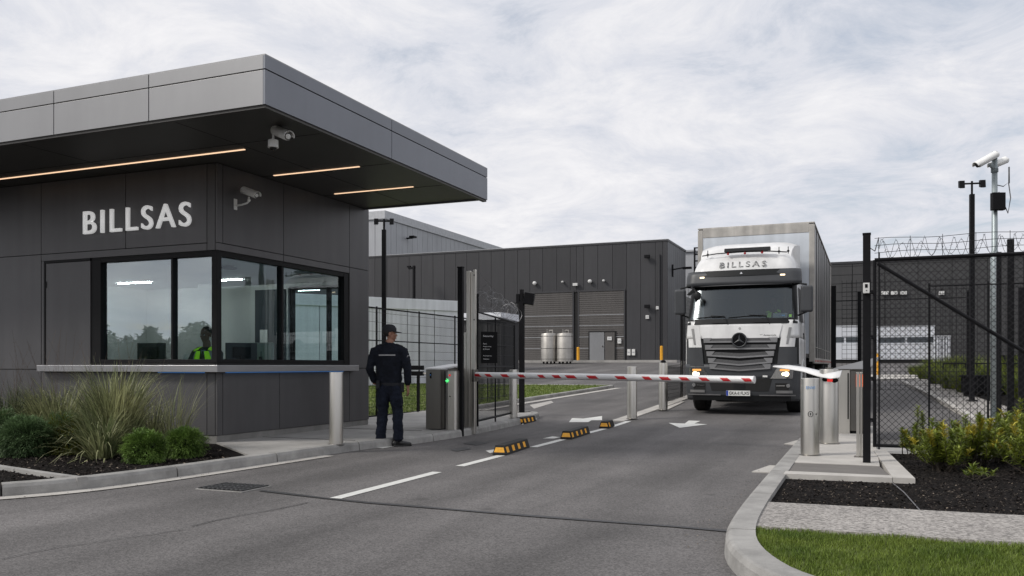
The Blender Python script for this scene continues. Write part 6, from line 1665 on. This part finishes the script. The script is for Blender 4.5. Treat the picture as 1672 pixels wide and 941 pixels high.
# cap
c_ = MB()
prof_ = []
for k in range(9):
    a = R(k * 90 / 8); prof_.append((max(.002, math.cos(a) ** .75) if k < 8 else .002, math.sin(a)))
nseg = 24; V = []
for r_, z_ in [(1.0, -.30)] + prof_:
    for jx in range(nseg): t2 = 2 * PI * jx / nseg; V.append((.088 * r_ * math.cos(t2), -.012 + .106 * r_ * math.sin(t2), .062 + .085 * z_))
c_.add(V, [(i * nseg + k, i * nseg + (k + 1) % nseg, (i + 1) * nseg + (k + 1) % nseg, (i + 1) * nseg + k) for i in range(len(prof_)) for k in range(nseg)])
c_.xf(hm); cpo = c_.build('cap', 'capnavy', guard, local=True, smooth=True)
q = MB(); V = []
for i in range(13):
    a = R(20 + i * 140 / 12); V += [(.084 * math.cos(a), -.012 + .10 * math.sin(a), .046), (.082 * math.cos(a), .02 + .150 * math.sin(a), .036 - .004 * math.sin(a))]
q.add(V, [(2 * i, 2 * i + 2, 2 * i + 3, 2 * i + 1) for i in range(12)]); q.xf(hm); pk = q.build('cap_peak', 'capnavy', cpo, local=True, smooth=True); sm = pk.modifiers.new('s', 'SOLIDIFY'); sm.thickness = .006
q = MB(); q.box(-.16, -.11, -.16, -.12, .86, .98); q.build('radio_pouch', 'capnavy', guard, local=True, bevel=.01)
q = MB(); q.box(.17, .21, -.05, .06, .80, .95); q.build('holster', 'capnavy', guard, local=True, bevel=.015)

# ---------------- seated figures: booth attendant and lorry driver
def seated(label, loc, rz, skin, seat_z, jacket_m, vest_m, hairless, tie, hands_z, rm=.008, face_yaw=0.0, reach=.36):
    t_ = thing('person', label, 'person', loc, rz)
    b = MB()
    hz = seat_z
    for s_ in (-1, 1): b.limb([(s_ * .09, .0, hz + .08), (s_ * .12, .42, hz + .08), (s_ * .12, .44, hz - .32), (s_ * .12, .50, hz - .40)], [(.08, .08), (.062, .06), (.045, .048), (.04, .04)], n=12)
    b.limb([(0, 0, hz + .06), (0, .0, hz + .22), (0, .02, hz + .40), (0, .02, hz + .56)], [(.16, .11), (.15, .105), (.17, .11), (.11, .08)], n=16)
    b.limb([(0, .02, hz + .52), (0, .04, hz + .69)], [(.062, .062), (.058, .058)], n=12)
    for s_ in (-1, 1):
        sh = Vector((s_ * .19, .02, hz + .53)); el = Vector((s_ * .27, .12, hz + .27)); wr = Vector((s_ * .10, .12 + reach * .62, hands_z))
        b.limb([sh, el, wr], [(.055, .055), (.044, .044), (.028, .026)], n=12)
        dd = (Vector((-s_ * .02, .14 + reach * .8, hands_z - .01)) - wr).normalized(); hand(b, wr, dd, (0, 0, -1), (-s_ * .2, 1, 0) if False else (-s_, .3, 0), .95, .55)
    hm = head(b, (0, .055, hz + .785), face_yaw, R(-4), .98)
    bo = b.build('body', skin, t_, local=True, remesh=rm, smo=1); eyes(hm, bo)
    q = MB(); q.ell((0, -.018, .055), (.078, .090, .082), 18, 12); q.xf(hm); q.build('hair', 'hair', t_, local=True, smooth=True)
    j = MB()
    j.limb([(0, 0, hz + .06), (0, 0, hz + .2), (0, .01, hz + .36), (0, .015, hz + .50), (0, .015, hz + .57)], [(.18, .135), (.178, .13), (.20, .132), (.20, .12), (.10, .09)], n=20, dome=False)
    for s_ in (-1, 1):
        sh = Vector((s_ * .19, .02, hz + .51)); el = Vector((s_ * .27, .12, hz + .27)); wr = Vector((s_ * .10, .12 + reach * .62, hands_z))
        j.limb([(s_ * .05, .015, hz + .555), (s_ * .14, .015, hz + .545), sh], [(.06, .06), (.07, .068), (.07, .07)], side=(0, 1, 0), n=12)
        j.limb([sh, el, el.lerp(wr, .84)], [(.074, .074), (.062, .062), (.045, .045)], n=14)
    j.limb([(0, .015, hz + .54), (0, .03, hz + .615)], [(.076, .074), (.07, .068)], n=16, dome=False)
    for s_ in (-1, 1): j.limb([(s_ * .09, .0, hz + .08), (s_ * .12, .42, hz + .08), (s_ * .12, .44, hz - .34)], [(.10, .10), (.075, .075), (.06, .062)], n=12)
    jo = j.build('jacket', jacket_m, t_, local=True, remesh=.012, smo=2)
    # hi-vis vest: two front panels and the back
    q = MB()
    def ringpt(a, z, g):
        rx = .205 if z < hz + .45 else .20 - (z - hz - .45) * .5; ry = .142
        return ((rx + g) * math.sin(a), .012 + (ry + g) * math.cos(a), z)
    for a0, a1 in ((R(14), R(88)), (R(-88), R(-14)), (R(100), R(260))):
        V = []; nz = 8; na = 10
        for kz in range(nz + 1):
            z = hz + .12 + .42 * kz / nz
            for ka in range(na + 1):
                a = a0 + (a1 - a0) * ka / na
                sh_ = max(0, (z - hz - .34)) * .9
                if abs(a0) < R(100) and a0 * a1 > 0: a *= (1 - sh_ * .5)
                V.append(ringpt(a, z, .012))
        q.add(V, [(r_ * (na + 1) + c__, r_ * (na + 1) + c__ + 1, (r_ + 1) * (na + 1) + c__ + 1, (r_ + 1) * (na + 1) + c__) for r_ in range(nz) for c__ in range(na)])
    for s_ in (-1, 1): 
        V = []
        for k in range(9):
            a = R(-60 + 120 * k / 8); x0, x1 = s_ * .085, s_ * .165; V += [(x0, .015 + .125 * math.sin(a) * 1.1, hz + .535 + .09 * math.cos(a) - .01), (x1, .015 + .125 * math.sin(a) * 1.1, hz + .51 + .09 * math.cos(a) - .01)]
        q.add(V, [(2 * k, 2 * k + 2, 2 * k + 3, 2 * k + 1) for k in range(8)])
    v = q.build('safety_vest', vest_m, t_, local=True, smooth=True); sm = v.modifiers.new('s', 'SOLIDIFY'); sm.thickness = .012
    q = MB()
    for s_ in (-1, 1):
        V = []
        for kz in range(9):
            z = hz + .13 + .42 * kz / 8; V += [ringpt(s_ * R(44 - kz), z, .028), ringpt(s_ * R(58 - kz), z, .028)]
        q.add(V, [(2 * k, 2 * k + 2, 2 * k + 3, 2 * k + 1) for k in range(8)])
    q.build('reflective_band', 'reflect', v, local=True)
    if tie:
        q = MB(); q.add([(-.045, .115, hz + .56), (.045, .115, hz + .56), (0, .155, hz + .44)], [(0, 1, 2)]); q.build('shirt', 'shirtblue', t_, local=True)
        q = MB(); q.add([(-.012, .135, hz + .54), (.012, .135, hz + .54), (.02, .165, hz + .38), (-.02, .165, hz + .38)], [(0, 1, 2, 3)]); q.build('tie', 'ink', t_, local=True)
    return t_
kx = (332 - 836) / 1398.; bS = 12.98; xs_, ysx = bS * (kx * CT - ST), bS * (kx * ST + CT)
zh = CAM_H + (597 - 529) / 1398. * bS
# head top = seat + .785 + .13
sz = zh - .955
stool = thing('stool', 'dark stool under the seated booth attendant', 'stool', (xs_, ysx + .1, .45))
q = MB(); q.lathe([(.2, sz - .45 - .06), (.21, sz - .45 - .02), (.18, sz - .45 + .01)], n=20); q.build('seat', 'monitor', stool, local=True)
q = MB(); q.cyl((0, 0, 0), (0, 0, sz - .5), .03, 10); q.lathe([(.2, 0), (.2, .02), (.03, .04)], n=20); q.build('pedestal', 'blackframe', stool, local=True)
seated('security attendant in yellow hi-vis vest and dark jacket seated behind the booth window', (xs_, ysx + .1, 0), PI + TH * .4, 'skindark', sz, 'ink', 'hivis', True, True, 1.215, face_yaw=R(-6))
seated('lorry driver in hi-vis vest dimly seen behind the truck windshield', (TX + .62, TY + 1.16, TZ), PI, 'skinmid', 1.98 - .20, 'ink', 'hivis', False, False, 2.18, rm=.012, reach=.30)
# ================================================================== VEGETATION
def blades(q, rg, c, n, rbase, hmin, hmax, spread, droop, width, segs=5, zf=None):
    cx_, cy_, cz_ = c
    for _ in range(n):
        a = rg.uniform(0, 2 * PI); rr = rbase * math.sqrt(rg.random()); x = cx_ + rr * math.cos(a); y = cy_ + rr * math.sin(a)
        da = a + rg.gauss(0, .7); L_ = rg.uniform(hmin, hmax); lean = abs(rg.gauss(0, spread)) + .04; dr = droop * rg.uniform(.3, 1.5)
        dx, dy = math.cos(da), math.sin(da); px_, py_, pz_ = x, y, cz_ - .01; th_ = lean; V = []
        w_ = width * rg.uniform(.6, 1.3); sx_, sy_ = -dy, dx
        for k in range(segs + 1):
            t_ = k / segs; ww = w_ * (1 - t_ ** 1.6) * .5 + .0004
            V += [(px_ - sx_ * ww, py_ - sy_ * ww, pz_), (px_ + sx_ * ww, py_ + sy_ * ww, pz_)]
            st_ = L_ / segs; px_ += dx * math.sin(th_) * st_; py_ += dy * math.sin(th_) * st_; pz_ = max(cz_ + .005, pz_ + math.cos(th_) * st_); th_ += dr * (k + 1) / segs
            th_ = min(th_, 2.7)
        q.add(V, [(2 * k, 2 * k + 1, 2 * k + 3, 2 * k + 2) for k in range(segs)])
def seeds(q, rg, c, n, rbase, h0, h1, spread):
    """upright stalks with feathery seed heads"""
    for _ in range(n):
        a = rg.uniform(0, 2 * PI); rr = rbase * rg.random(); p = Vector((c[0] + rr * math.cos(a), c[1] + rr * math.sin(a), c[2])); L_ = rg.uniform(h0, h1)
        d_ = Vector((rg.gauss(0, spread), rg.gauss(0, spread), 1)).normalized(); q_ = p + d_ * L_ * .6; e_ = q_ + (d_ + Vector((rg.gauss(0, .25), rg.gauss(0, .25), -.1))).normalized() * L_ * .4
        q.tube([p, q_, e_], [.0022, .0018, .001], 3, cap=False)
        for k in range(10):
            t_ = .55 + .45 * k / 10; s_ = q_.lerp(e_, (t_ - .55) / .45); o_ = Vector((rg.gauss(0, 1), rg.gauss(0, 1), rg.uniform(.2, 1.4))).normalized() * .022
            w_ = Vector((rg.gauss(0, 1), rg.gauss(0, 1), 0)).normalized() * .0035; q.add([s_ - w_, s_ + w_, s_ + o_], [(0, 1, 2)])
def grass(name_label, c, n, rbase, hmin, hmax, spread, droop, width, m='grassclump', seed=1, nseed=0, seedh=(1.1, 1.5), sp=.12, group='ornamental grass clumps in the left bed'):
    rg = random.Random(seed); t_ = thing('ornamental_grass', name_label, 'grass clump', c, 0, group)
    q = MB(); blades(q, rg, (0, 0, 0), n, rbase, hmin, hmax, spread, droop, width); q.build('blades', m, t_, local=True)
    if nseed: q = MB(); seeds(q, rg, (0, 0, 0), nseed, rbase * 1.2, seedh[0], seedh[1], sp); q.build('seed_heads', 'seedhead', t_, local=True)
    return t_
BZ = .08
def bed(px, py): p = surv(px, py, BZ); return (p.x, p.y, BZ)
grass('large arching grass clump in the middle of the left bed, reaching the counter', bed(188, 742), 800, .17, .75, 1.32, .26, .36, .020, seed=3, nseed=10, seedh=(1.25, 1.6))
grass('drooping grass clump at the front of the left bed with pale hanging blades', bed(165, 750), 300, .12, .5, .85, .5, .62, .019, seed=14)
grass('grey green tufted grass clump behind the dark shrub', bed(95, 722), 800, .28, .6, 1.15, .42, .55, .016, 'grassclump', seed=4, nseed=16, seedh=(1.15, 1.7), sp=.14)
grass('wispy grass clump beneath the counter between the big clump and the building corner', bed(243, 735), 240, .16, .5, 1.0, .42, .5, .013, seed=5, nseed=4, seedh=(1.0, 1.3))
grass('thin upright grass tuft close to the booth corner with long arching stems', bed(285, 737), 100, .12, .55, 1.25, .38, .36, .012, seed=6)
grass('dark spiky grass clump at the left edge of the photo', bed(12, 715), 520, .22, .5, 1.0, .4, .4, .013, 'grassdark', seed=7, nseed=12, seedh=(1.1, 1.55), sp=.16)
grass('tall feathery grass behind the dark shrub, standing by the service door', bed(55, 712), 480, .25, .6, 1.05, .3, .4, .010, 'grassclump', seed=8, nseed=14, seedh=(1.2, 1.75), sp=.10)
def leaf(q, p, d_, L_, w_, rg, curl=.25):
    d_ = d_.normalized(); s_ = d_.cross(Vector((rg.uniform(-.4, .4), rg.uniform(-.4, .4), 1))); s_ = s_.normalized() if s_.length > 1e-4 else Vector((1, 0, 0)); n_ = s_.cross(d_)
    m_ = p + d_ * L_ * .5 + n_ * L_ * .06; e_ = p + d_ * L_ - n_ * L_ * curl
    q.add([p, m_ - s_ * w_ * .5, e_, m_ + s_ * w_ * .5], [(0, 1, 2, 3)])
def bush(label, c, r, n, L_, w_, m, seed, name='round_bush', cat='bush', group=None, flat=1.0, lump=.12, updir=.35, shell=.55, m2=None, frac2=.1):
    rg = random.Random(seed); t_ = thing(name, label, cat, c, 0, group); q = MB(); q2 = MB()
    rx, ry, rz_ = r
    for i in range(n):
        z = rg.uniform(-.75, 1); a = rg.uniform(0, 2 * PI); s_ = math.sqrt(1 - z * z); u_ = Vector((s_ * math.cos(a), s_ * math.sin(a), z))
        k = 1 + lump * noise.noise(u_ * 2.3 + Vector((seed, 0, 0))) * 2 + lump * .6 * noise.noise(u_ * 6 + Vector((0, seed, 0))) * 2
        rr = (shell + (1 - shell) * rg.random() ** .5) * k
        p = Vector((u_.x * rx * rr, u_.y * ry * rr, rz_ * .78 + u_.z * rz_ * rr * .98)); p.z = max(.01, p.z)
        d_ = (u_ + Vector((rg.gauss(0, .35), rg.gauss(0, .35), updir + rg.gauss(0, .3))))
        leaf(q2 if (m2 and rg.random() < frac2 * (1 + u_.z)) else q, p, d_, L_ * rg.uniform(.6, 1.3), w_ * rg.uniform(.7, 1.3), rg)
    q.build('foliage', m, t_, local=True)
    if m2: q2.build('young_leaves', m2, t_, local=True)
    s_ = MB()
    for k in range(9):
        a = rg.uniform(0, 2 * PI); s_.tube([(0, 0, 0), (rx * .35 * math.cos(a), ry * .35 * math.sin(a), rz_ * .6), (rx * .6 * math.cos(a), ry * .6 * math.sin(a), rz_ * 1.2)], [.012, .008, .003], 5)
    s_.ell((0, 0, rz_ * .75), (rx * .62, ry * .62, rz_ * .62), 14, 10)  # near-black core standing in for the shade between the leaves
    s_.build('stem', 'inner_shade', t_, local=True)
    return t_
mat('inner_shade', (.010, .016, .006), .95, 0, .3, 8)  # shade inside the plants, painted as a near-black green
bush('small round clipped green bush at the front of the bed, left of the pair', bed(236, 757), (.215, .215, .20), 9000, .052, .009, 'bushround', 21, lump=.2, group='pair of small round bushes')
bush('small round clipped green bush nearest the booth corner, right of the pair', bed(301, 748), (.215, .215, .195), 9000, .052, .009, 'bushround', 22, lump=.2, group='pair of small round bushes')
bush('dense dark blue green shrub with fine needles in the left bed', bed(42, 746), (.34, .30, .27), 15000, .055, .009, 'bushdark', 23, name='needle_shrub', cat='shrub', lump=.2)
bush('dark green needle shrub at the left edge of the photo', bed(0, 728), (.28, .28, .28), 9000, .055, .009, 'bushdark', 24, name='needle_shrub', cat='shrub', lump=.2)
bush('yellow green feathery shrub between the dark shrub and the arching grass', bed(108, 742), (.27, .24, .27), 8500, .065, .008, 'bushyellow', 25, name='feathery_shrub', cat='shrub', lump=.25, m2='bushdark', frac2=.35)
# shrubs on the right: upright stems with whorls of narrow leaves
def whorl_shrub(label, c, nst, h, spread, seed, m='shrubleaf', L_=.085, w_=.016, group='leafy shrubs in the right bed', yf=.12):
    rg = random.Random(seed); t_ = thing('leafy_shrub', label, 'shrub', c, 0, group); q = MB(); q2 = MB(); s_ = MB()
    for _ in range(nst):
        a = rg.uniform(0, 2 * PI); ln = rg.random() ** .6 * spread; hh = h * rg.uniform(.45, 1.05) * (1 - .35 * ln / spread)
        base = Vector((rg.gauss(0, .05), rg.gauss(0, .05), 0)); tip = base + Vector((math.cos(a) * ln, math.sin(a) * ln, hh)); mid = base.lerp(tip, .5) + Vector((math.cos(a), math.sin(a), 0)) * ln * .18
        s_.tube([base, mid, tip], [.007, .005, .002], 4, cap=False)
        k = int(hh / .020)
        yq = rg.random() < yf
        for i in range(k):
            t2 = .25 + .75 * (i + 1) / k; p = base.lerp(mid, t2 * 2) if t2 < .5 else mid.lerp(tip, t2 * 2 - 1)
            for jx in range(5):
                aa = rg.uniform(0, 2 * PI); up = .25 + t2 * .9; d_ = Vector((math.cos(aa), math.sin(aa), up * rg.uniform(.5, 1.4)))
                leaf(q2 if (yq and t2 > .75) else q, p, d_, L_ * rg.uniform(.6, 1.2) * (1 - .25 * (t2 - .5)), w_ * rg.uniform(.7, 1.2), rg, .15)
    q.build('foliage', m, t_, local=True); s_.build('stem', 'bark', t_, local=True)
    if q2.v: q2.build('young_leaves', 'shrubyellow', t_, local=True)
    return t_
def rbed(px, py): p = surv(px, py, .07); return (p.x, p.y, .07)
specs = [((1540, 770), 46, .58, .30, 'bushy green shrub nearest the gate on the right bed'), ((1494, 745), 24, .45, .22, 'small pale variegated shrub beside the slab corner'), ((1588, 762), 46, .66, .30, 'tall yellow tipped shrub, third from the slab corner'),
         ((1636, 757), 44, .66, .32, 'dense shrub just left of the picture edge with dark hollow below'), ((1690, 775), 50, .66, .34, 'large leafy shrub cut off by the right edge of the photo'), ((1592, 784), 9, .13, .14, 'very small low plant in the mulch in front of the shrubs'),
         ((1500, 722), 5, .58, .08, 'single upright conifer like shoot behind the small pale shrub'), ((1665, 735), 40, .70, .32, 'shrub standing back by the fence post at the right')]
for i, (pp, ns, h, sp_, lab) in enumerate(specs): whorl_shrub(lab, rbed(*pp), ns, h, sp_, 40 + i, yf=.22 if i in (2, 0) else .10, L_=.06 if i == 1 else .085)
# hedge inside the compound: a row of grassy clumps
hg = random.Random(77)
hp = [(1500, 612, .5), (1520, 618, .6), (1545, 626, .75), (1570, 634, .8), (1600, 640, .85), (1632, 640, .85), (1662, 644, .9), (1692, 650, .9), (1535, 612, .8), (1575, 616, .9), (1615, 620, .9), (1655, 625, .95)]
ph = None
for i, (px, py, h) in enumerate(hp):
    p = surv(px, py, .1)
    if ph is None:
        ph = thing('hedge_plant', 'yellow green hedge plant in the row along the inner footpath', 'hedge plant', p, 0, 'row of yellow green hedge plants')
        q = MB(); blades(q, hg, (0, 0, 0), 900, .55, .5, 1.0, .3, .35, .03, 4); q.build('foliage', 'hedgeleaf', ph, local=True)
        q = MB(); q.ell((0, 0, .3), (.5, .5, .35)); q.build('shade', 'inner_shade', ph, local=True)  # dark filler painted as the shade within the blades
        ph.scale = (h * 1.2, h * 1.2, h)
    else: dup(ph, p, hg.uniform(0, 6), scale=(h * 1.25, h * 1.25, h * hg.uniform(.9, 1.15)))
# small red flowering spots
for px, py in ((1519, 583), (1540, 580)):
    p = surv(px, 612, .1); 
# mulch chips, lawn blades
rg = random.Random(5)
def inside(poly, x, y):
    c = False; n = len(poly); j_ = n - 1
    for i in range(n):
        xi, yi = poly[i]; xj, yj = poly[j_]
        if (yi > y) != (yj > y) and x < (xj - xi) * (y - yi) / (yj - yi) + xi: c = not c
        j_ = i
    return c
def chips(name, poly, n, z, s0, s1, m, label, seed):
    rg = random.Random(seed); xs_ = [p[0] for p in poly]; ys_ = [p[1] for p in poly]; q = MB(); k = 0
    while k < n:
        x = rg.uniform(min(xs_), max(xs_)); y = rg.uniform(min(ys_), max(ys_))
        if not inside(poly, x, y): continue
        k += 1; s_ = rg.uniform(s0, s1); a = rg.uniform(0, 2 * PI); t_ = rg.uniform(-.6, .6); u_ = Vector((math.cos(a), math.sin(a), math.sin(t_))) * s_; v_ = Vector((-math.sin(a), math.cos(a), rg.uniform(-.5, .5))) * s_ * rg.uniform(.25, .5); c_ = Vector((x, y, z + rg.uniform(0, .012)))
        h_ = Vector((0, 0, s_ * .35)); q.add([c_ - u_ - v_, c_ + u_ - v_, c_ + u_ + v_, c_ - u_ + v_, c_ + h_], [(0, 1, 4), (1, 2, 4), (2, 3, 4), (3, 0, 4)])
    o = q.build(name, m); tag(o, label, 'mulch', kind='stuff'); return o
lp_ = [p for p in inner if p[1] <= 8.25] + [(-8.5, 9.5), (-12.2, 9.5), (-12, 3)]
chips('bark_mulch', lp_, 16000, .083, .008, .024, 'mulchchip', 'dark bark mulch spread over the left planting bed', 9)
chips('bark_mulch', [(-.72, 7.16), (4.2, 7.38), (4.2, 11.9), (.25, 11.9), (.43, 8.95), (-.72, 8.86)], 17000, .073, .006, .018, 'mulchchip', 'black bark mulch spread over the right planting bed', 10)
mat('chippale', (.16, .13, .10), .9, 0, .4, 5, 0, island=.7)
chips('bark_chips', lp_, 1500, .088, .006, .016, 'chippale', 'scattered pale bark chips lying on the left bed', 12)
chips('bark_chips', [(-.72, 7.16), (3.2, 7.3), (3.2, 9.5), (.45, 9.5), (.43, 8.95), (-.72, 8.86)], 900, .076, .004, .010, 'chippale', 'scattered pale bark chips lying on the right bed', 13)
gl_ = [p for p in gut if p[0] > -9]
mat('litter', (.13, .11, .09), .9, 0, .4, 5, 0, island=.8)
chips('kerb_litter', gl_ + [(x + .28, y - .05) for x, y in reversed(gl_)], 260, .004, .003, .008, 'litter', 'grit and dry leaf bits lying in the left gutter', 61)
chips('kerb_litter', [(-1.0, 14), (-.97, 9), (-.95, 6.6), (-.93, 5.6), (-1.2, 5.6), (-1.2, 14)], 260, .004, .003, .008, 'litter', 'grit and dry leaf bits along the right kerb', 62)
def turf(name, poly, n, z, h0, h1, w_, seed, label, zf=None):
    rg = random.Random(seed); xs_ = [p[0] for p in poly]; ys_ = [p[1] for p in poly]; q = MB(); k = 0; V = []; F = []
    while k < n:
        x = rg.uniform(min(xs_), max(xs_)); y = rg.uniform(min(ys_), max(ys_))
        if not inside(poly, x, y): continue
        k += 1; zz = (zf(y) if zf else z); h_ = rg.uniform(h0, h1) * (.8 + .5 * noise.noise(Vector((x * 3, y * 3, 0)))); a = rg.uniform(0, 2 * PI); lx, ly = math.cos(a) * h_ * rg.uniform(.1, .8), math.sin(a) * h_ * rg.uniform(.1, .8); b_ = rg.uniform(0, 2 * PI); wx, wy = math.cos(b_) * w_, math.sin(b_) * w_
        i0 = len(V); V += [(x - wx, y - wy, zz), (x + wx, y + wy, zz), (x + lx * .5 + wx * .6, y + ly * .5 + wy * .6, zz + h_ * .65), (x + lx * .5 - wx * .6, y + ly * .5 - wy * .6, zz + h_ * .65), (x + lx, y + ly, zz + h_ * .95)]
        F += [(i0, i0 + 1, i0 + 2, i0 + 3), (i0 + 3, i0 + 2, i0 + 4)]
    q.v = V; q.f = F; o = q.build(name, 'grassblade'); tag(o, label, 'grass', kind='stuff'); return o
lr = [p for p in lawn_r if p[1] > 4.0 and p[0] < 3]
turf('lawn_grass', [(-.73, 6.0)] + lr + [(3.1, 4.1), (3.1, 6.08)], 85000, .085, .02, .055, .0022, 31, 'short green mown grass in the near right corner')
turf('lawn_grass', [(eo[0][0], 15), (eo[0][0], eo[0][1])] + eo[1:] + [(-24, eo[-1][1]), (-16, 15)], 60000, .09, .03, .07, .008, 32, 'short green mown grass of the lawn beyond the fence', zf=lambda y: gz(y) + .09)
# wood on the far side of the approach road (what the booth glass mirrors)
tl = MB(); rg = random.Random(91)
for i in range(66):
    x = -185 + i * 2.9 + rg.uniform(-1.5, 1.5); y = -95 + rg.uniform(-8, 8); h = rg.uniform(6.3, 8.6); w2 = rg.uniform(3, 4.6)
    for k in range(330):
        a = rg.uniform(0, 2 * PI); z = rg.random(); rr = w2 * math.sin(PI * min(1, .18 + z * .8)) * (.6 + .4 * rg.random()) * (1 + .3 * noise.noise(Vector((a * 2, z * 4, i))))
        p = Vector((x + rr * math.cos(a), y + rr * math.sin(a) * .7, .2 + h * z)); leaf(tl, p, Vector((rg.gauss(0, 1), rg.gauss(0, 1), rg.gauss(0, .8))), rg.uniform(.6, 1.3), .8, rg)
    tl.ell((x, y, h * .42), (w2 * .95, w2 * .6, h * .46), 10, 7)
tag(tl.build('woodland', 'treeleaf'), 'dark belt of trees beyond the approach road, mirrored in the booth glass', 'woodland', kind='stuff')
